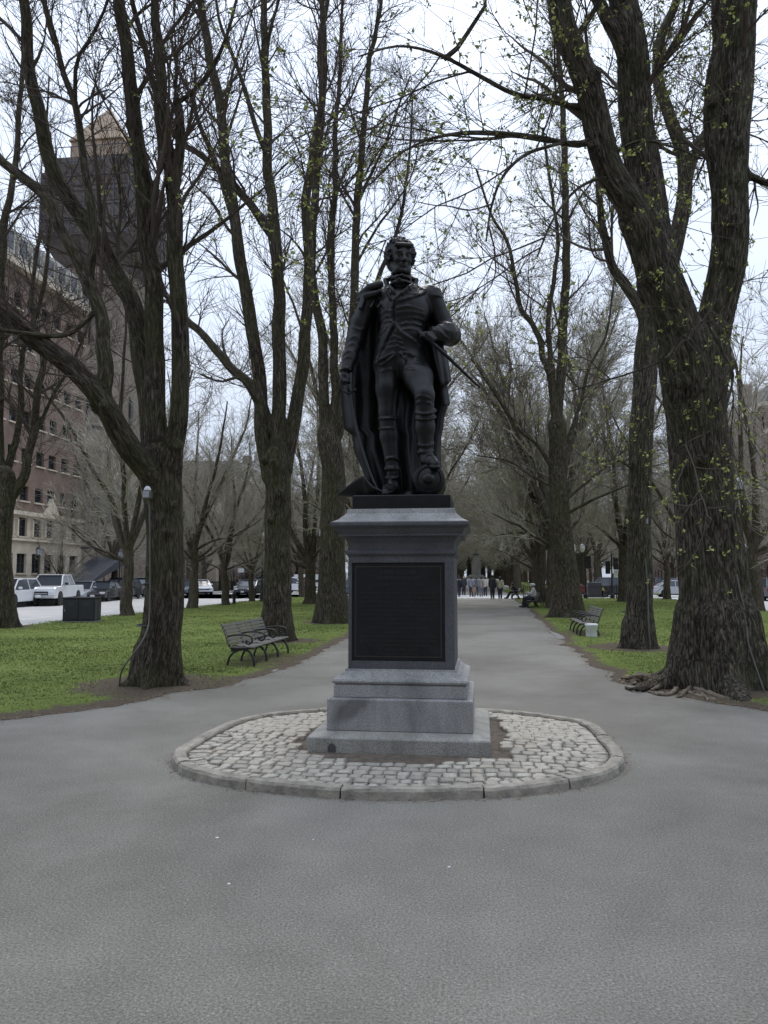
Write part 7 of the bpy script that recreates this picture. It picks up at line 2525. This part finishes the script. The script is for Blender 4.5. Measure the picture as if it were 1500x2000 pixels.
# ------------------------------------------------------------------ bare roots and the rooted lump at the massive tree
rr2 = np.random.default_rng(17)
R1 = NEAR['R1']
def root_path(pts, w, seed):
    q = [np.array((*ground(a, b)[:2], h)) for a, b, h in pts]
    c = catmull(q, 26)
    c += np.cumsum(np.random.default_rng(seed).normal(0, .010, c.shape), 0) * (1, 1, .3)
    c[:, 2] -= .018
    return c - np.array(R1.location), .72 * np.interp(np.linspace(0, 1, 26), np.linspace(0, 1, len(w)), w) * np.random.default_rng(seed + 50).uniform(.75, 1.25, 26)
for i, (pts, w) in enumerate((([(1330, 1335, .10), (1285, 1345, .07), (1245, 1352, .05), (1222, 1345, .02)], [.10, .07, .05, .02]),
                              ([(1345, 1345, .08), (1360, 1352, .08), (1395, 1362, .06), (1440, 1370, .035), (1500, 1376, .02)], [.08, .06, .055, .045, .03]),
                              ([(1340, 1348, .06), (1345, 1358, .05), (1375, 1366, .04), (1410, 1372, .02)], [.05, .045, .035, .02]),
                              ([(1325, 1345, .05), (1305, 1356, .04), (1280, 1358, .03), (1262, 1352, .02)], [.06, .045, .035, .02]),
                              ([(1360, 1350, .07), (1400, 1356, .06), (1450, 1362, .04), (1505, 1364, .02)], [.05, .04, .03, .02]),
                              ([(1300, 1340, .10), (1270, 1335, .10), (1240, 1335, .12), (1215, 1330, .04)], [.07, .06, .05, .03]),
                              ([(1480, 1345, .10), (1510, 1355, .08), (1560, 1370, .04)], [.12, .09, .05]),
                              ([(1350, 1350, .09), (1330, 1358, .06), (1318, 1362, .03)], [.05, .04, .02]), ([(1385, 1352, .08), (1420, 1360, .05), (1470, 1372, .02)], [.045, .035, .02]),
                              ([(1310, 1342, .08), (1290, 1349, .07), (1275, 1352, .03)], [.045, .035, .02]), ([(1365, 1358, .05), (1392, 1368, .035), (1430, 1377, .015)], [.03, .026, .015]),
                              ([(1300, 1336, .14), (1262, 1330, .10), (1238, 1340, .05)], [.04, .035, .02]), ([(1340, 1353, .05), (1368, 1360, .06), (1380, 1370, .02)], [.035, .03, .02]))):
    P, R = root_path(pts, w, 30 + i)
    V, F, bk = tubes(P[None], R[None], 10, True)
    V = V + rr2.normal(0, .006, V.shape)
    obj('root', np_mesh('root', V, F, M['root'] if i not in (0, 6) else M['bark_r'], True, {'bark': bk}), R1)
lump = Solid((-.5, -.4, -.05), (.5, .4, .35), .014)
for i in range(34):
    a = rr2.normal(0, .15, 2)
    lump.ball((a[0] * 1.2, a[1] * .8, rr2.uniform(0, .15) * max(0, 1 - abs(a[0]) * 2)), rr2.uniform(.025, .065), .015)
for i in range(30):
    a = rr2.uniform(-.22, .22, 2); d = rr2.normal(0, .07, 3)
    p = np.array((a[0], a[1] * .7, .13 - abs(a[0]) * .3))
    lump.cone(p, p + d, .018, .01, .006)
g = ground(1250, 1334)
lo = obj('root_burr', lump.mesh('root_burr', M['root']), R1)
lo.location = (g[0] - R1.location[0], g[1] - R1.location[1], -.02)

# sawn-off limb stubs on trunks: pale cut faces
for (px, py, D, r_c, par) in ((430, 219, 19.85, .085, 'L2'), (1352, 1352, 11.5, .03, 'R1')):
    p = at(px, py, D) - np.array(NEAR[par].location)
    T = Matrix.Translation(tuple(p)) @ Matrix.Rotation(math.pi / 2.4, 4, 'X')
    MB().lathe([(r_c * 1.25, -.12), (r_c * 1.1, .0), (r_c, .012)], 14, T=T).build('branch_stub', M['bark'], NEAR[par]).data.attributes
    MB().lathe([(.001, .0135), (r_c * .97, .0135), (r_c * .97, .018), (.001, .02)], 14, T=T).build('cut_face', M['stub'], NEAR[par])
# ------------------------------------------------------------------ people
def cloth(c, nm='cloth'):
    k = 'cloth_%d_%d_%d' % tuple(int(v * 255) for v in c)
    if k not in M: M[k] = plain(nm, c, .9, var=.25, scale=9, bmp=.3)
    return M[k]
def person(label, loc, rz, J, top, legs, shoe, hair='hair_d', s=1.0, group=None, extra=None, long_top=0.0, helmet=False, h=.018):
    """J: joints in metres facing +Y. One continuous body; jacket, trousers, shoes and hair are its clothes."""
    r = thing('person', label, 'person', loc, rz, group)
    r.scale = (s, s, s)
    pts = np.array([v for v in J.values()])
    lo, hi = pts.min(0) - .22, pts.max(0) + .24
    lo[2] = min(lo[2], -.02)
    def solid(): return Solid(lo, hi, h)
    def arm(S, e, k=.03, last=True):
        for q in 'LR':
            S.chain([J['sh' + q], J['el' + q]] + ([J['wr' + q]] if last else []), [.055 + e, .045 + e] + ([.034 + e] if last else []), k)
    def leg(S, e, k=.03):
        for q in 'LR':
            S.chain([J['hip' + q], J['kn' + q], J['an' + q]], [.088 + e, .062 + e, .042 + e], k)
    def trunk(S, e):
        S.cone(J['pel'], J['wai'], .135 + e, .12 + e, .05, flat=(1, .8)) if False else S.cone(J['pel'], J['wai'], .125 + e, .115 + e, .05)
        S.cone(J['wai'], J['che'], .115 + e, .125 + e, .05)
        S.cone(J['shL'], J['shR'], .06 + e, .06 + e, .06)
        S.cone(J['hipL'], J['hipR'], .09 + e, .09 + e, .05)
    B = solid()
    trunk(B, 0); arm(B, 0); leg(B, 0)
    B.cone(J['che'], J['nec'], .07, .055, .04)
    B.cone(J['nec'], J['hea'], .052, .06, .03)
    f = np.array(J['fac']) - np.array(J['hea'])
    f = f / np.linalg.norm(f)
    B.ell(J['hea'], (.078, .095, .115), .02)
    B.ball(np.array(J['hea']) + f * .092 + (0, 0, -.015), .02, .015)
    B.ball(np.array(J['hea']) + f * .06 + (0, 0, -.09), .045, .03)
    for q in 'LR':
        w = np.array(J['wr' + q]); d = w - np.array(J['el' + q]); d /= np.linalg.norm(d)
        B.cone(w, w + d * .08, .036, .034, .02)
        side = np.array((1, 0, 0)) if abs(d[0]) < .7 else np.array((0, 1, 0))
        for i in range(4):
            B.cone(w + d * .08 + side * (.018 * (i - 1.5)), w + d * (.15 - .008 * abs(i - 1.4)) + side * (.02 * (i - 1.5)) + f * .02, .011, .009, .006)
        B.cone(w + d * .03, w + d * .09 + f * .045, .013, .011, .01)
        a, t = np.array(J['an' + q]), np.array(J['toe' + q])
        B.cone(a, t, .045, .035, .02)
    obj('body', B.mesh('body', M['skin']), r)
    S = solid(); leg(S, .02, .04); S.cone(J['hipL'], J['hipR'], .115, .115, .05); S.cone(J['pel'], J['wai'], .135, .12, .05)
    S.f = np.maximum(S.f, 0)if False else S.f
    obj('trousers', S.mesh('trousers', cloth(legs)), r)
    S = solid(); trunk(S, .028); arm(S, .024)
    if long_top:
        S.cone(np.array(J['wai']), np.array(J['pel']) - (0, 0, long_top), .15, .175, .05)
    S.cone(np.array(J['nec']) - (0, 0, .06), np.array(J['nec']), .085, .07, .03)
    obj('jacket', S.mesh('jacket', cloth(top)), r)
    for q in 'LR':
        S = solid(); a, t = np.array(J['an' + q]), np.array(J['toe' + q])
        S.cone(a + (0, 0, -.02), t, .056, .046, .03); S.cone(a - (t - a) * .25, a, .045, .05, .02)
        obj('shoe', S.mesh('shoe', cloth(shoe)), r)
    S = solid()
    hd = np.array(J['hea'])
    if helmet:
        S.ell(hd + (0, 0, .045), (.112, .14, .10), .02)
        for i in range(5): S.cone(hd + (-.08 + .04 * i, -.10, .11), hd + (-.08 + .04 * i, .10, .11), .018, .018, .01)
        S.ell(hd + (0, 0, -.04), (.2, .2, .055), .01, cut=True)
        obj('helmet', S.mesh('helmet', M['white_pl']), r)
    S = solid()
    S.ell(hd - f * .022 + (0, 0, .022), (.094, .108, .118), .02)
    S.ell(hd + f * .10 + (0, 0, -.03), (.075, .075, .095), .01, cut=True)
    if extra == 'long_hair': S.cone(hd - f * .05, hd - f * .07 + (0, 0, -.2), .085, .07, .03)
    obj('hair', S.mesh('hair', M[hair]), r)
    return r
def walk(st=.24, sw=.5, lean=.02):
    """mid-stride pose facing +Y"""
    return dict(pel=(0, 0, .93), wai=(0, 0, 1.08), che=(0, lean, 1.28), nec=(0, lean + .01, 1.48), hea=(0, lean + .03, 1.63), fac=(0, lean + .2, 1.62),
                shL=(-.175, lean, 1.40), shR=(.175, lean, 1.40), elL=(-.23, lean + .10 * sw, 1.13), elR=(.23, lean - .22 * sw, 1.13),
                wrL=(-.22, lean + .32 * sw, .93), wrR=(.23, lean - .20 * sw, .90), hipL=(-.085, 0, .90), hipR=(.085, 0, .90),
                knL=(-.09, -st * .25, .49), knR=(.09, st * .85, .50), anL=(-.09, -st * 1.35, .13), anR=(.09, st * 1.1, .085), toeL=(-.10, -st * 1.35 + .15, .045), toeR=(.105, st * 1.1 + .17, .06))
def stand():
    J = walk(.03, .2, 0.0)
    J['anL'] = (-.09, -.02, .085); J['toeL'] = (-.1, .15, .04); J['knL'] = (-.09, .02, .49); J['anR'] = (.09, .0, .085); J['toeR'] = (.1, .17, .04); J['knR'] = (.09, .03, .49)
    return J
def sit(lean=-.10):
    return dict(pel=(0, 0, .52), wai=(0, -.03, .66), che=(0, lean * .6, .86), nec=(0, lean * .4, 1.06), hea=(0, lean * .2 + .02, 1.20), fac=(0, .25, 1.10),
                shL=(-.175, lean * .5, .98), shR=(.175, lean * .5, .98), elL=(-.22, .10, .76), elR=(.22, .10, .76), wrL=(-.06, .32, .82), wrR=(.06, .32, .82),
                hipL=(-.085, .02, .52), hipR=(.085, .02, .52), knL=(-.10, .44, .50), knR=(.10, .46, .50), anL=(-.09, .44, .09), anR=(.11, .56, .085), toeL=(-.10, .60, .04), toeR=(.12, .72, .045))
def child(J, s):
    return J
def gp(px, py):
    g = ground(px, py); return (g[0], g[1], 0.004)
FAR = 'people walking far down the path'
person('person walking away in a dark grey coat and dark jeans, left of the pale sweater', gp(962, 1171), R_(2), walk(.26, .5), (.035, .037, .045), (.022, .026, .04), (.35, .35, .36), long_top=.16, s=1.04, h=.022)
person('person with long dark hair walking away in a cream sweater trimmed with green', gp(977, 1171), R_(-3), walk(-.2, .4), (.50, .47, .36), (.035, .04, .055), (.5, .5, .5), extra='long_hair', s=.97, h=.022)
for px, py, J, top, leg, sh, s, rz, lab in ((886, 1166, walk(.2), (.02, .02, .025), (.02, .02, .025), (.02, .02, .02), 1.0, 0, 'dark clothed person just emerging beside the right edge of the pedestal'),
                                    (897, 1167, walk(.25), (.022, .023, .03), (.03, .04, .07), (.4, .4, .4), .95, 12, 'person in black jacket and blue jeans near the pedestal edge'),
                                    (906, 1163, stand(), (.03, .034, .05), (.02, .02, .025), (.02, .02, .02), 1.02, 180, 'tall person in a navy jacket left of the monument shaft'),
                                    (920.5, 1166, walk(.2), (.24, .25, .28), (.03, .03, .04), (.03, .03, .03), .98, 0, 'person in a light grey jacket with dark trousers beside the child'),
                                    (931, 1165, walk(-.22), (.10, .115, .15), (.03, .035, .05), (.03, .03, .03), .95, 5, 'person in a blue grey jacket right of the child'),
                                    (940, 1166, walk(.2), (.27, .25, .24), (.12, .13, .16), (.05, .05, .05), .97, 0, 'person in a grey top and pale jeans in the middle of the group'),
                                    (948, 1165, walk(-.2), (.48, .44, .38), (.025, .025, .03), (.03, .03, .03), .97, 0, 'person in a cream top and black trousers right of the group'),
                                    (926, 1166.5, walk(.15), (.34, .24, .17), (.30, .23, .18), (.3, .3, .3), .55, 0, 'small child in a tan coat walking in the group')):
    person(lab, gp(px, py), R_(rz), J, top, leg, sh, s=s, group=FAR, h=.027)
for px, D, c, lab in ((596, 74, (.20, .12, .09), 'person in a brown coat at the far left corner'), (603, 75, (.28, .2, .16), 'person in a tan coat at the far left corner'), (654, 78, (.05, .05, .06), 'dark clothed person crossing far left beside the third trunk')):
    p = at(px, 1125, D)
    person(lab, (p[0], p[1], -.11), R_(40), walk(.2), c, (.03, .03, .04), (.02, .02, .02), group='people at the far left corner', h=.025)
# seated
cyc = person('person in white cycle helmet and white top seated on the right bench', (2.80, 43.15, .02), R_(90), sit(-.06), (.52, .51, .49), (.022, .024, .032), (.03, .03, .03), helmet=True, h=.019)
ph = thing('phone', 'phone held up by the seated person in the cycle helmet', 'phone', (2.42, 43.15, .905), R_(90))
MB().box((0, 0, 0), (.075, .012, .15), bev=.004).build('case', M['iron'], ph)
MB().box((0, -.0075, 0), (.066, .002, .135)).build('screen', M['glass'], ph)
J = sit(.30); J['hea'] = (0, .28, 1.06); J['nec'] = (0, .20, .98); J['fac'] = (0, .45, .85); J['che'] = (0, .12, .82)
J['shL'] = (-.175, .14, .92); J['shR'] = (.175, .14, .92); J['knL'] = (-.1, .42, .50); J['anL'] = (-.09, .62, .09); J['toeL'] = (-.1, .78, .05); J['knR'] = (.1, .44, .5); J['anR'] = (.1, .70, .09); J['toeR'] = (.1, .86, .05)
person('person in black bent forward on the farthest right bench', (2.60, 59.6, .02), R_(90), J, (.016, .016, .019), (.018, .018, .021), (.02, .02, .02))

# bicycles leaning behind the benches
def bicycle(label, x, y, rz):
    r = thing('bicycle', label, 'bicycle', (x, y, .02), rz)
    for yy in (-.52, .52):
        T = Matrix.Translation((0, yy, .34)) @ Matrix.Rotation(math.pi / 2, 4, 'Y')
        w = MB().tube([(T @ Vector((.32 * math.cos(a), .32 * math.sin(a), 0))) for a in np.linspace(0, 2 * math.pi, 29)[:-1]], .018, 6, closed=True).build('wheel', M['rubber'], r)
        sp_ = MB()
        for k in range(12):
            a = k * math.pi / 6
            sp_.tube([T @ Vector((0, 0, 0)), T @ Vector((.31 * math.cos(a), .31 * math.sin(a), 0))], .003, 3)
        sp_.build('spokes', M['chrome'], w)
    f = MB()
    for a, b in (((0, -.52, .34), (0, -.12, .30)), ((0, -.52, .34), (0, -.20, .80)), ((0, -.12, .30), (0, -.22, .85)), ((0, -.12, .30), (0, .38, .72)), ((0, -.20, .78), (0, .36, .80)), ((0, .34, .92), (0, .52, .34))):
        f.tube([a, b], .018, 6)
    f.build('frame', M['iron'], r)
    MB().box((0, -.23, .90), (.13, .26, .05), bev=.02).build('saddle', M['rubber'], r)
    MB().tube([(-.28, .28, .98), (-.15, .36, 1.0), (0, .34, .95), (.15, .36, 1.0), (.28, .28, .98)], .014, 6).build('handlebar', M['iron'], r)
    MB().lathe([(.02, -.01), (.09, -.01), (.09, .01), (.02, .01)], 14, T=Matrix.Translation((.05, -.12, .3)) @ Matrix.Rotation(math.pi / 2, 4, 'Y')).build('chainring', M['chrome'], r)
bicycle('dark bicycle leaning behind the bench of the helmeted person', 3.42, 43.3, R_(8))
bicycle('bicycle standing between the two far right benches', 3.3, 56.3, R_(70))
